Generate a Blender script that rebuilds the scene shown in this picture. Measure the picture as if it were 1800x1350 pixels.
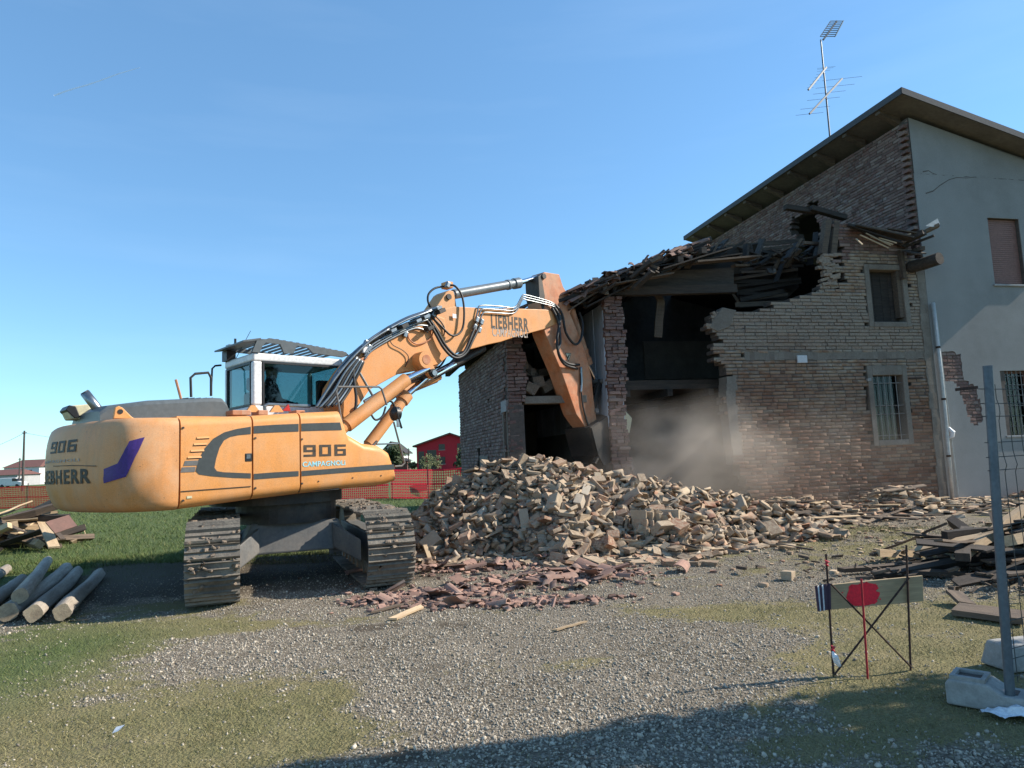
import bpy, bmesh, math, random
import numpy as np
from mathutils import Vector, Matrix

for o in list(bpy.data.objects):
    bpy.data.objects.remove(o)
SC = bpy.context.scene
COL = SC.collection
RAD = math.radians
random.seed(7)
RNG = np.random.default_rng(7)

# ---------------------------------------------------------------- camera
FPX, CX, CY, EYE = 1230.0, 900.0, 675.0, 1.6          # focal length and centre in photograph pixels, eye height in metres
PITCH, ROLL = RAD(6.1), RAD(2.4)
_fw = np.array([0, math.cos(PITCH), math.sin(PITCH)])
_u0 = np.array([0, -math.sin(PITCH), math.cos(PITCH)])
_r0 = np.array([1.0, 0, 0])
_rt = _r0*math.cos(ROLL) - _u0*math.sin(ROLL)
_up = _u0*math.cos(ROLL) + _r0*math.sin(ROLL)
_O = np.array([0, 0, EYE])
cam_data = bpy.data.cameras.new('camera')
cam_data.sensor_width = 36.0
cam_data.lens = FPX/1800.0*36.0
cam_data.clip_start = 0.05
cam_data.clip_end = 8000.0
cam = bpy.data.objects.new('camera', cam_data)
COL.objects.link(cam)
cam.matrix_world = Matrix(((_rt[0], _up[0], -_fw[0], 0), (_rt[1], _up[1], -_fw[1], 0), (_rt[2], _up[2], -_fw[2], EYE), (0, 0, 0, 1)))
SC.camera = cam

# ---------------------------------------------------------------- light
SUN_EL, SUN_AZ = RAD(35.0), RAD(9.6)                  # azimuth counted from +X towards +Y
SUNV = Vector((math.cos(SUN_EL)*math.cos(SUN_AZ), math.cos(SUN_EL)*math.sin(SUN_AZ), math.sin(SUN_EL)))
world = bpy.data.worlds.new('World')
SC.world = world
world.use_nodes = True
wn = world.node_tree
sky = wn.nodes.new('ShaderNodeTexSky')
sky.sky_type = 'NISHITA'
sky.sun_disc = False
sky.sun_elevation = SUN_EL
sky.sun_rotation = RAD(90) - SUN_AZ
sky.altitude = 100.0
sky.air_density = 1.0
sky.dust_density = 0.0
sky.ozone_density = 1.5
tint = wn.nodes.new('ShaderNodeMix'); tint.data_type = 'RGBA'; tint.blend_type = 'MULTIPLY'; tint.inputs[0].default_value = 1.0
tint.inputs[7].default_value = (.74, 1.0, 1.12, 1)       # white balance of the photograph, the same over the whole sky
wtc = wn.nodes.new('ShaderNodeTexCoord'); wmp = wn.nodes.new('ShaderNodeMapping'); wmp.inputs['Scale'].default_value = (1.6, 1.6, 11.0); wn.links.new(wtc.outputs['Generated'], wmp.inputs['Vector'])
wno = wn.nodes.new('ShaderNodeTexNoise'); wno.inputs['Scale'].default_value = 1.4; wno.inputs['Detail'].default_value = 6; wn.links.new(wmp.outputs[0], wno.inputs['Vector'])
wra = wn.nodes.new('ShaderNodeMapRange'); wra.inputs[1].default_value = .5; wra.inputs[2].default_value = .85; wra.inputs[4].default_value = .05; wn.links.new(wno.outputs['Fac'], wra.inputs[0])
wis = wn.nodes.new('ShaderNodeMix'); wis.data_type = 'RGBA'; wis.inputs[7].default_value = (6.5, 7.6, 8.6, 1)   # thin high cirrus all round the sky
eve = wn.nodes.new('ShaderNodeMix'); eve.data_type = 'RGBA'; eve.inputs[0].default_value = .27; eve.inputs[7].default_value = (1.15, 2.5, 4.3, 1)   # clear dry air: an evener blue all round
wn.links.new(tint.outputs[2], eve.inputs[6]); wn.links.new(wra.outputs[0], wis.inputs[0]); wn.links.new(eve.outputs[2], wis.inputs[6])
wn.links.new(sky.outputs[0], tint.inputs[6]); wn.links.new(wis.outputs[2], wn.nodes['Background'].inputs[0])
wn.nodes['Background'].inputs[1].default_value = 0.122
sun_data = bpy.data.lights.new('sun', 'SUN')
sun_data.energy = 4.7
sun_data.angle = RAD(0.5)
sun_data.color = (1.0, 0.93, 0.82)
sun = bpy.data.objects.new('sun', sun_data)
COL.objects.link(sun)
sun.rotation_euler = SUNV.to_track_quat('Z', 'Y').to_euler()
SC.view_settings.view_transform = 'Standard'
SC.view_settings.look = 'None'
SC.view_settings.exposure = 0.75
SC.view_settings.gamma = 1.0
SC.view_settings.use_curve_mapping = False
SC.render.engine = 'CYCLES'
SC.cycles.max_bounces = 8
SC.cycles.transparent_max_bounces = 16
SC.cycles.volume_bounces = 1

# ---------------------------------------------------------------- pixels to directions
def pray(px, py):
    return _fw + _rt*(px-CX)/FPX - _up*(py-CY)/FPX
def gpt(px, py, z=0.0):
    d = pray(px, py); return _O + d*((z-EYE)/d[2])
def at_y(px, py, y):
    d = pray(px, py); return _O + d*(y/d[1])
def ppt(px, py, p0, n):
    d = pray(px, py); return _O + d*(((np.array(p0)-_O) @ n)/(d @ n))
def proj(p):
    v = np.array(p, float)-_O; z = v @ _fw
    return CX+FPX*(v @ _rt)/z, CY-FPX*(v @ _up)/z

# ---------------------------------------------------------------- mesh helpers
class MB:
    def __init__(self): self.v = []; self.f = []
    def add(self, vs, fs):
        n = len(self.v)
        self.v.extend([tuple(map(float, p)) for p in vs]); self.f.extend([tuple(i+n for i in q) for q in fs])
        return self
    def hexa(self, p):                                  # four bottom corners then four top corners
        return self.add(p, [(0, 3, 2, 1), (4, 5, 6, 7), (0, 1, 5, 4), (1, 2, 6, 5), (2, 3, 7, 6), (3, 0, 4, 7)])
    def box(self, c, s, M=None):
        x, y, z = s[0]/2, s[1]/2, s[2]/2
        p = [(-x, -y, -z), (x, -y, -z), (x, y, -z), (-x, y, -z), (-x, -y, z), (x, -y, z), (x, y, z), (-x, y, z)]
        if M is not None: p = [M @ Vector(q) for q in p]
        return self.hexa([(q[0]+c[0], q[1]+c[1], q[2]+c[2]) for q in p])
    def mm(self, a, b):                                 # box from two corners
        return self.box([(a[i]+b[i])/2 for i in range(3)], [abs(b[i]-a[i]) for i in range(3)])
    def bar(self, p, q, w, h, up=(0, 0, 1)):            # rectangular bar from p to q
        p, q = Vector(p), Vector(q); d = (q-p).normalized(); u = Vector(up)
        if abs(d.dot(u)) > .98: u = Vector((1, 0, 0))
        s = d.cross(u).normalized(); u = s.cross(d)
        s *= w/2; u *= h/2
        return self.hexa([p-s-u, p+s-u, q+s-u, q-s-u, p-s+u, p+s+u, q+s+u, q-s+u])
    def tube(self, path, r, n=8, closed=False):
        P = [Vector(p) for p in path]; m = len(P)
        R = r if isinstance(r, (list, tuple)) else [r]*m
        T = []
        for i in range(m):
            a = P[i-1] if (i > 0 or closed) else P[i]
            b = P[(i+1) % m] if (i < m-1 or closed) else P[i]
            T.append((b-a).normalized())
        u = T[0].orthogonal().normalized(); vs = []
        for i in range(m):
            u = (u - T[i]*u.dot(T[i]))
            u = u.normalized() if u.length > 1e-6 else T[i].orthogonal().normalized()
            w = T[i].cross(u)
            for k in range(n):
                a = 2*math.pi*k/n
                vs.append(P[i]+(u*math.cos(a)+w*math.sin(a))*R[i])
        fs = []
        for i in range(m if closed else m-1):
            for k in range(n):
                a, b = i*n+k, i*n+(k+1) % n
                c, d = ((i+1) % m)*n+(k+1) % n, ((i+1) % m)*n+k
                fs.append((a, b, c, d))
        if not closed:
            fs.append(tuple(range(n-1, -1, -1))); fs.append(tuple(range((m-1)*n, m*n)))
        return self.add(vs, fs)
    def cyl(self, p, q, r0, r1=None, n=16):
        return self.tube([p, q], [r0, r0 if r1 is None else r1], n)
    def prism(self, A, Bp):                             # two matching loops
        n = len(A)
        return self.add(list(A)+list(Bp), [tuple(range(n-1, -1, -1)), tuple(range(n, 2*n))]+[(i, (i+1) % n, n+(i+1) % n, n+i) for i in range(n)])
    def poly(self, pts): return self.add(pts, [tuple(range(len(pts)))])
    def loft(self, rings, closed=True, caps=True):
        n = len(rings[0]); vs = [p for r in rings for p in r]; fs = []
        for i in range(len(rings)-1):
            for k in range(n if closed else n-1):
                a, b = i*n+k, i*n+(k+1) % n
                fs.append((a, b, b+n, a+n))
        if caps: fs += [tuple(range(n-1, -1, -1)), tuple(range((len(rings)-1)*n, len(rings)*n))]
        return self.add(vs, fs)
    def mesh(self, name):
        m = bpy.data.meshes.new(name); m.from_pydata(self.v, [], self.f); m.update()
        bm = bmesh.new(); bm.from_mesh(m); bmesh.ops.recalc_face_normals(bm, faces=bm.faces); bm.to_mesh(m); bm.free()
        return m
    def build(self, name, mat, parent=None, smooth=False, bevel=0, seg=2, **props):
        m = self.mesh(name); m.materials.append(M[mat])
        if smooth: m.shade_smooth()
        o = bpy.data.objects.new(name, m); COL.objects.link(o)
        if parent is not None: o.parent = parent
        if bevel:
            b = o.modifiers.new('bevel', 'BEVEL'); b.width = bevel; b.segments = seg; b.limit_method = 'ANGLE'; b.angle_limit = RAD(40)
            b.harden_normals = False
        elif smooth:
            pass
        for k, v in props.items(): o[k] = v
        return o

def smooth_by_angle(o, deg=35):
    me = o.data; me.shade_smooth()
    try: me.set_sharp_from_angle(angle=RAD(deg))
    except Exception: pass
    return o

def np_mesh(name, verts, faces, mat, parent=None, smooth=False, **props):
    """verts (n,3), faces (m,k) with k equal corners"""
    me = bpy.data.meshes.new(name)
    k = faces.shape[1]; n = len(faces)
    me.vertices.add(len(verts)); me.vertices.foreach_set('co', np.ascontiguousarray(verts, dtype=np.float32).ravel())
    me.loops.add(n*k); me.loops.foreach_set('vertex_index', np.ascontiguousarray(faces, dtype=np.int32).ravel())
    me.polygons.add(n); me.polygons.foreach_set('loop_start', np.arange(0, n*k, k, dtype=np.int32))
    me.update(calc_edges=True); me.validate()
    if smooth: me.shade_smooth()
    me.materials.append(M[mat])
    o = bpy.data.objects.new(name, me); COL.objects.link(o)
    if parent is not None: o.parent = parent
    for kk, v in props.items(): o[kk] = v
    return o

def tag(o, label, cat, group=None):
    o['label'] = label; o['category'] = cat
    if group: o['group'] = group
    return o
def thing(name, label, cat, loc=(0, 0, 0), rz=0.0, group=None):
    o = bpy.data.objects.new(name, None); COL.objects.link(o)
    o.empty_display_size = 0.2
    o.location = loc; o.rotation_euler = (0, 0, rz)
    return tag(o, label, cat, group)

def vnoise(x, y, s, seed=0):
    """smooth value noise on arrays"""
    x = np.asarray(x, float)/s; y = np.asarray(y, float)/s
    xi = np.floor(x).astype(np.int64); yi = np.floor(y).astype(np.int64)
    fx = x-xi; fy = y-yi; fx = fx*fx*(3-2*fx); fy = fy*fy*(3-2*fy)
    def h(a, b):
        t = (a*374761393 + b*668265263 + seed*974711) & 0x7fffffff
        t = ((t ^ (t >> 13))*1274126177) & 0x7fffffff
        return ((t ^ (t >> 16)) & 0xffff)/65535.0
    return (h(xi, yi)*(1-fx)+h(xi+1, yi)*fx)*(1-fy)+(h(xi, yi+1)*(1-fx)+h(xi+1, yi+1)*fx)*fy
def fbm(x, y, s, seed=0, o=4):
    r = 0; a = .5
    for i in range(o): r = r+a*vnoise(x, y, s/2**i, seed+i*17); a *= .5
    return r/(1-.5**o)
def sstep(a, b, x): t = np.clip((x-a)/(b-a), 0, 1); return t*t*(3-2*t)

# ---------------------------------------------------------------- materials
M = {}
class NT:
    def __init__(self, name):
        self.m = bpy.data.materials.new(name); self.m.use_nodes = True
        self.t = self.m.node_tree; self.b = self.t.nodes['Principled BSDF']; self.out = self.t.nodes['Material Output']
        M[name] = self.m
    def n(self, typ, **kw):
        x = self.t.nodes.new(typ)
        for k, v in kw.items():
            if k.startswith('i_'): x.inputs[int(k[2:]) if k[2:].isdigit() else k[2:]].default_value = v
            else: setattr(x, k, v)
        return x
    def l(self, a, b): self.t.links.new(a, b)
    def coord(self, jitter=True):
        tc = self.n('ShaderNodeTexCoord')
        if not jitter: return tc.outputs['Object']
        oi = self.n('ShaderNodeObjectInfo'); ge = self.n('ShaderNodeNewGeometry')
        ad = self.n('ShaderNodeMath', operation='ADD'); self.l(oi.outputs['Random'], ad.inputs[0]); self.l(ge.outputs['Random Per Island'], ad.inputs[1])
        fr = self.n('ShaderNodeMath', operation='FRACT'); self.l(ad.outputs[0], fr.inputs[0]); self.rnd = fr.outputs[0]
        ml = self.n('ShaderNodeMath', operation='MULTIPLY', i_1=37.0); self.l(ad.outputs[0], ml.inputs[0])
        va = self.n('ShaderNodeVectorMath', operation='ADD'); self.l(tc.outputs['Object'], va.inputs[0]); self.l(ml.outputs[0], va.inputs[1])
        return va.outputs[0]
    def noise(self, vec, scale, detail=5, rough=.6, dist=0.0):
        x = self.n('ShaderNodeTexNoise'); x.inputs['Scale'].default_value = scale; x.inputs['Detail'].default_value = detail
        x.inputs['Roughness'].default_value = rough; x.inputs['Distortion'].default_value = dist
        self.l(vec, x.inputs['Vector']); return x.outputs['Fac']
    def ramp(self, fac, stops, interp='LINEAR'):
        x = self.n('ShaderNodeValToRGB'); cr = x.color_ramp; cr.interpolation = interp
        while len(cr.elements) > len(stops): cr.elements.remove(cr.elements[-1])
        while len(cr.elements) < len(stops): cr.elements.new(.5)
        for e, (p, c) in zip(cr.elements, stops):
            e.position = p; e.color = (c, c, c, 1) if not hasattr(c, '__len__') else (*c[:3], 1)
        self.l(fac, x.inputs[0]); return x.outputs[0]
    def mix(self, fac, a, b, blend='MIX'):
        x = self.n('ShaderNodeMix', data_type='RGBA', blend_type=blend)
        for s, v in ((x.inputs[0], fac), (x.inputs[6], a), (x.inputs[7], b)):
            if isinstance(v, (int, float)): s.default_value = v
            elif isinstance(v, (tuple, list)): s.default_value = (*v[:3], 1)
            else: self.l(v, s)
        return x.outputs[2]
    def math(self, op, a, b=None, clamp=False):
        x = self.n('ShaderNodeMath', operation=op); x.use_clamp = clamp
        for s, v in ((x.inputs[0], a), (x.inputs[1], b)):
            if v is None: continue
            if isinstance(v, (int, float)): s.default_value = v
            else: self.l(v, s)
        return x.outputs[0]
    def bump(self, h, strength=.3, dist=.01):
        x = self.n('ShaderNodeBump'); x.inputs['Strength'].default_value = strength; x.inputs['Distance'].default_value = dist
        self.l(h, x.inputs['Height']); self.l(x.outputs[0], self.b.inputs['Normal'])
    def set(self, col=None, rough=None, metal=None, spec=None):
        for nm, v in (('Base Color', col), ('Roughness', rough), ('Metallic', metal), ('Specular IOR Level', spec)):
            if v is None: continue
            s = self.b.inputs[nm]
            if isinstance(v, (int, float)): s.default_value = v
            elif isinstance(v, (tuple, list)): s.default_value = (*v[:3], 1)
            else: self.l(v, s)

def pmat(name, c1, c2, scale=6.0, rough=.8, metal=0.0, bump=.2, bdist=.01, spec=.4, vary=.0, dirt=None, stretch=None, fine=None, jitter=True, grime=None):
    """two-tone mottled material with relief, optional piece-to-piece variation and dirt"""
    t = NT(name); v = t.coord(jitter)
    if stretch:
        mp = t.n('ShaderNodeMapping'); mp.inputs['Scale'].default_value = stretch; t.l(v, mp.inputs['Vector']); v = mp.outputs[0]
    n1 = t.noise(v, scale); n2 = t.noise(v, fine or scale*7, 4, .65)
    f = t.ramp(n1, [(.3, 0.0), (.7, 1.0)])
    c = t.mix(f, c1, c2)
    g = t.ramp(n2, [(.25, .78), (.75, 1.18)])
    c = t.mix(1.0, c, g, 'MULTIPLY')
    if vary:
        vv = t.ramp(t.rnd, [(0, 1-vary), (1, 1+vary)]); c = t.mix(1.0, c, vv, 'MULTIPLY')
    if dirt:
        nd = t.noise(v, scale*.35, 6, .7); fd = t.ramp(nd, [(.5, 0.0), (.72, 1.0)])
        c = t.mix(t.math('MULTIPLY', fd, dirt[3]), c, dirt[:3])
    if grime:                                            # run-down streaks, a dull dust film and small chips in the paint
        mg = t.n('ShaderNodeMapping'); mg.inputs['Scale'].default_value = (7, 7, .8); t.l(v, mg.inputs['Vector'])
        ns = t.noise(mg.outputs[0], 1.0, 5, .65); c = t.mix(t.ramp(ns, [(.5, 0.0), (.75, .42*grime)]), c, (.27, .17, .095))
        nf = t.noise(v, 2.3, 6, .7); c = t.mix(t.ramp(nf, [(.42, 0.0), (.7, .5*grime)]), c, (.58, .41, .27))
        nc = t.noise(v, 34, 3, .5); c = t.mix(t.ramp(nc, [(.70, 0.0), (.74, .75*grime)]), c, (.12, .07, .045))
        rough = t.ramp(nf, [(.3, .38), (.7, .72)])
    t.set(c, rough, metal, spec)
    if bump: t.bump(n2, bump, bdist)
    return t

pmat('orange', (.70, .295, .08), (.67, .28, .077), .8, .48, bump=.02, bdist=.002, dirt=(.56, .33, .18, .6), jitter=False, fine=90, grime=.5)
pmat('counterweight_paint', (.64, .28, .095), (.60, .265, .095), .8, .5, bump=.03, bdist=.003, dirt=(.42, .23, .12, .4), jitter=False, fine=90, grime=1.0)
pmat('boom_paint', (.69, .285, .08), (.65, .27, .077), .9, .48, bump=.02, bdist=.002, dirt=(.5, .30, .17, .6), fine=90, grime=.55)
pmat('stick_paint', (.50, .16, .055), (.42, .14, .055), 1.4, .55, bump=.05, bdist=.004, dirt=(.33, .22, .15, .7), grime=1.0)  # set darker than the boom; part of the stick's shade is in this colour
pmat('hood_grey', (.10, .115, .12), (.075, .088, .095), 2, .45, bump=.03, bdist=.003, dirt=(.2, .18, .15, .3), jitter=False)
pmat('stripe_grey', (.05, .058, .058), (.042, .05, .05), 3, .5, bump=.0)
pmat('decal_black', (.02, .02, .02), (.03, .025, .02), 6, .5, bump=0)
pmat('decal_worn', (.03, .027, .022), (.075, .05, .03), 9, .6, bump=0)
pmat('decal_blue', (.30, .60, .66), (.36, .64, .68), 6, .5, bump=0)
pmat('decal_faded', (.34, .33, .33), (.46, .34, .24), 9, .6, bump=0)
pmat('decal_purple', (.065, .025, .20), (.05, .02, .14), 3, .5, bump=0)
pmat('cab_white', (.72, .72, .70), (.66, .66, .65), 3, .35, bump=.02, bdist=.002, dirt=(.4, .36, .3, .35), jitter=False)
pmat('steel_dark', (.035, .034, .033), (.055, .05, .045), 5, .55, .4, bump=.15, bdist=.004, dirt=(.15, .11, .08, .5))
pmat('black_plastic', (.012, .012, .013), (.02, .02, .02), 5, .45, bump=.05, bdist=.002)
pmat('rubber', (.014, .014, .015), (.03, .028, .026), 8, .5, bump=.05, bdist=.002, dirt=(.12, .1, .08, .35))
pmat('chrome', (.75, .75, .76), (.68, .68, .7), 5, .13, 1.0, bump=0)
pmat('pipe_steel', (.30, .32, .33), (.20, .215, .22), 9, .36, .9, bump=.03, bdist=.001)
pmat('cyl_grey', (.19, .21, .22), (.15, .17, .18), 4, .4, .2, bump=.02, bdist=.002)
pmat('track_steel', (.13, .11, .09), (.25, .215, .17), 5, .7, .25, bump=.5, bdist=.012, dirt=(.30, .25, .19, .8), vary=.2)
pmat('frame_grey', (.11, .11, .108), (.15, .145, .135), 4, .65, .1, bump=.2, bdist=.006, dirt=(.25, .21, .17, .6))
pmat('lamp_beige', (.62, .55, .33), (.5, .45, .3), 7, .5, bump=.02)
pmat('red_light', (.5, .03, .02), (.4, .02, .02), 7, .3, bump=0)
pmat('glass_rusty', (.13, .07, .05), (.17, .085, .06), 3, .5)
pmat('skin', (.45, .26, .18), (.5, .3, .22), 5, .55, bump=.05)
pmat('clothes_dark', (.02, .022, .03), (.035, .035, .045), 6, .85, bump=.2)
pmat('seat_fabric', (.015, .015, .016), (.03, .03, .03), 9, .9, bump=.2)
pmat('wood_grey', (.16, .115, .08), (.07, .052, .04), 2.2, .9, bump=.5, bdist=.01, vary=.35, stretch=(1, 9, 9), fine=14)
pmat('wood_dark', (.062, .048, .038), (.026, .021, .018), 2.2, .9, bump=.5, bdist=.01, vary=.45, stretch=(1, 9, 9), fine=14)
pmat('wood_pale', (.50, .37, .23), (.36, .25, .15), 2.2, .85, bump=.4, bdist=.006, vary=.3, stretch=(1, 9, 9), fine=14)
pmat('wood_log', (.42, .36, .29), (.25, .205, .16), 1.5, .9, bump=.6, bdist=.02, vary=.15, stretch=(.6, 5, 5), fine=9, dirt=(.08, .06, .05, .5))
pmat('log_end', (.42, .33, .22), (.24, .18, .12), 8, .9, bump=.5, bdist=.01)
pmat('board_wood', (.43, .315, .18), (.35, .25, .14), 2.0, .7, bump=.2, bdist=.004, stretch=(1, 1, 10), fine=9)
pmat('red_spray', (.85, .02, .04), (.78, .02, .04), 8, .6, bump=.1, bdist=.002)
pmat('rebar', (.035, .022, .018), (.07, .038, .026), 30, .8, .3, bump=.5, bdist=.002)
pmat('rebar_red', (.42, .02, .03), (.30, .02, .025), 30, .7, .1, bump=.4, bdist=.002)
pmat('concrete', (.36, .345, .315), (.26, .25, .23), 5, .9, bump=.5, bdist=.008, dirt=(.17, .15, .12, .6))
pmat('galvanised', (.085, .105, .12), (.12, .14, .155), 5, .5, .35, bump=.15, bdist=.002)
pmat('wire_green', (.05, .06, .055), (.07, .075, .07), 5, .55, .3, bump=0)
pmat('plastic_film', (.75, .76, .78), (.6, .62, .65), 6, .25, bump=.6, bdist=.02)
pmat('net_orange', (.34, .035, .025), (.40, .045, .03), 2, .6, bump=0)
pmat('net_red', (.62, .03, .045), (.52, .03, .05), 2, .6, bump=0)
pmat('stucco', (.275, .265, .25), (.225, .217, .205), .7, .92, bump=.35, bdist=.006, fine=45, dirt=(.15, .138, .125, .6), jitter=False)
pmat('plaster', (.215, .183, .15), (.15, .125, .10), 2.5, .95, bump=.5, bdist=.012, fine=24, dirt=(.12, .09, .07, .75))
pmat('plaster_blue', (.52, .56, .62), (.38, .41, .45), 3.0, .95, bump=.4, bdist=.008, stretch=(1, 1, .25), dirt=(.16, .15, .14, .75))
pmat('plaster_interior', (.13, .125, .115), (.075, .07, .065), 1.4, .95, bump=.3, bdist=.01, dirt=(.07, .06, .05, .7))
pmat('mortar', (.125, .10, .085), (.075, .06, .05), 9, .95, bump=.6, bdist=.012)
pmat('stone_lintel', (.34, .325, .315), (.27, .26, .25), 5, .9, bump=.3, bdist=.006, dirt=(.17, .15, .13, .5))
pmat('rake_trim', (.065, .063, .065), (.05, .048, .05), 2, .6, bump=.05)
pmat('soffit', (.17, .145, .125), (.12, .10, .088), 1.5, .9, bump=.2, bdist=.008)
pmat('roof_tile', (.20, .115, .085), (.12, .075, .06), 6, .9, bump=.4, bdist=.008, vary=.35, dirt=(.07, .065, .055, .6))
pmat('tile_fresh', (.30, .175, .13), (.21, .125, .098), 8, .9, bump=.3, bdist=.006, vary=.35, dirt=(.30, .24, .19, .85))
pmat('shutter_red', (.24, .125, .10), (.20, .105, .085), 3, .7, bump=.1)
pmat('downpipe', (.50, .49, .46), (.42, .41, .385), 2, .45, .15, bump=.03, dirt=(.25, .23, .2, .4))
pmat('iron_grille', (.27, .26, .25), (.17, .16, .15), 12, .7, .2, bump=.1)
pmat('white_box', (.55, .55, .55), (.48, .48, .48), 9, .7, bump=.05)
pmat('rubble_fill', (.27, .21, .155), (.16, .12, .09), 7, .95, bump=1.0, bdist=.05, fine=16)
pmat('white_wall', (.74, .70, .66), (.68, .65, .62), 1, .9, bump=.05, jitter=False)
pmat('grey_wall', (.40, .39, .38), (.34, .33, .32), 1, .9, bump=.05, jitter=False)
pmat('red_wall', (.46, .022, .035), (.40, .02, .032), .6, .9, bump=.05, jitter=False)
pmat('far_roof', (.17, .075, .06), (.13, .06, .05), 2, .9, bump=.1, jitter=False)
pmat('far_roof_dark', (.05, .042, .04), (.035, .03, .03), 2, .9, bump=.1, jitter=False)
pmat('window_dark', (.012, .014, .016), (.02, .022, .024), 3, .15, bump=0)
pmat('pole_wood', (.10, .085, .075), (.07, .06, .05), 3, .9, bump=.1)
pmat('bark', (.11, .085, .065), (.06, .048, .038), 6, .95, bump=.5, bdist=.01)
pmat('twig', (.14, .11, .08), (.09, .07, .05), 6, .95, bump=0)
pmat('leaf_dark', (.035, .055, .02), (.06, .08, .03), 3, .8, bump=0, vary=.5)
pmat('leaf_pale', (.16, .17, .07), (.11, .12, .05), 3, .8, bump=0, vary=.4)
pmat('antenna_metal', (.13, .14, .15), (.10, .105, .11), 6, .45, .6, bump=0)
pmat('gravel_stone', (.43, .37, .29), (.26, .22, .165), 30, .9, bump=.3, bdist=.004, vary=.5)
pmat('tape_white', (.75, .74, .74), (.68, .66, .66), 6, .5, bump=0)
pmat('tape_red', (.6, .03, .05), (.5, .03, .04), 6, .5, bump=0)
pmat('banner_dark', (.06, .03, .05), (.045, .025, .045), 6, .7, bump=.1)
pmat('curtain', (.16, .17, .18), (.11, .12, .13), 3, .9, bump=.2, stretch=(6, 6, .4))

def brick_material(name, cols, dust, dustmix, zlo=None, zhi=None):
    t = NT(name); v = t.coord(True)
    c = t.ramp(t.rnd, cols)
    n = t.noise(v, 22, 5, .65); g = t.ramp(n, [(.25, .7), (.75, 1.25)]); c = t.mix(1.0, c, g, 'MULTIPLY')
    nd = t.noise(v, 5.0, 5, .65); fd = t.ramp(nd, [(.38, 0.0), (.68, 1.0)])
    fd = t.math('MULTIPLY', fd, dustmix)
    if zlo is not None:                                  # remains of limewash that survive on the upper courses
        ge = t.n('ShaderNodeNewGeometry'); sp = t.n('ShaderNodeSeparateXYZ'); t.l(ge.outputs['Position'], sp.inputs[0])
        nz = t.noise(ge.outputs['Position'], .55, 4, .6)
        zz = t.math('ADD', sp.outputs[2], t.math('MULTIPLY', t.math('SUBTRACT', nz, .5), 6.5))
        mr = t.n('ShaderNodeMapRange'); mr.inputs[1].default_value = zlo; mr.inputs[2].default_value = zhi; mr.inputs[3].default_value = .08; mr.inputs[4].default_value = 1.0
        t.l(zz, mr.inputs[0]); fd = t.math('MULTIPLY', t.math('ADD', fd, .35, True), mr.outputs[0])
    c = t.mix(fd, c, dust)
    t.set(c, .95, 0, .2); t.bump(n, .5, .012)
brick_material('brick_wall', [(0, (.10, .05, .035)), (.3, (.16, .075, .048)), (.6, (.205, .105, .068)), (.85, (.26, .165, .11)), (1, (.14, .10, .075))], (.30, .25, .195), .8, 1.7, 4.2)
brick_material('brick_dark', [(0, (.11, .055, .045)), (.4, (.165, .08, .066)), (.75, (.20, .115, .092)), (1, (.26, .18, .15))], (.26, .225, .20), .5)
brick_material('brick_rubble', [(0, (.16, .10, .068)), (.3, (.30, .215, .145)), (.6, (.40, .305, .21)), (.80, (.30, .165, .105)), (.93, (.24, .10, .06)), (1, (.52, .45, .36))], (.43, .345, .245), .9)

def glass(name, tint, dark):
    t = NT(name); t.t.nodes.remove(t.b)
    tr = t.n('ShaderNodeBsdfTransparent'); tr.inputs[0].default_value = (*tint, 1)
    gl = t.n('ShaderNodeBsdfGlossy'); gl.inputs['Roughness'].default_value = .03; gl.inputs[0].default_value = (.9, .95, .95, 1)
    fr = t.n('ShaderNodeFresnel'); fr.inputs[0].default_value = 1.5
    mx = t.n('ShaderNodeMixShader'); ge = t.n('ShaderNodeNewGeometry'); t.l(t.math('MULTIPLY', t.math('MULTIPLY', fr.outputs[0], dark, True), t.math('SUBTRACT', 1.0, ge.outputs['Backfacing'])), mx.inputs[0]); t.l(tr.outputs[0], mx.inputs[1]); t.l(gl.outputs[0], mx.inputs[2])
    t.l(mx.outputs[0], t.out.inputs[0])
for nm_, c_ in (('net_orange', (.40, .045, .03)), ('net_red', (.52, .03, .05))):   # thin plastic lets light through
    m_ = M[nm_]; nt_ = m_.node_tree; tl_ = nt_.nodes.new('ShaderNodeBsdfTranslucent'); tl_.inputs[0].default_value = (*c_, 1); mx_ = nt_.nodes.new('ShaderNodeMixShader'); mx_.inputs[0].default_value = .55
    nt_.links.new(nt_.nodes['Principled BSDF'].outputs[0], mx_.inputs[1]); nt_.links.new(tl_.outputs[0], mx_.inputs[2]); nt_.links.new(mx_.outputs[0], nt_.nodes['Material Output'].inputs[0])
glass('cab_glass', (.50, .64, .65), 1.0)
glass('window_glass', (.55, .6, .6), .7)
glass('clear_film', (.85, .86, .88), 1.6)
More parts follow.
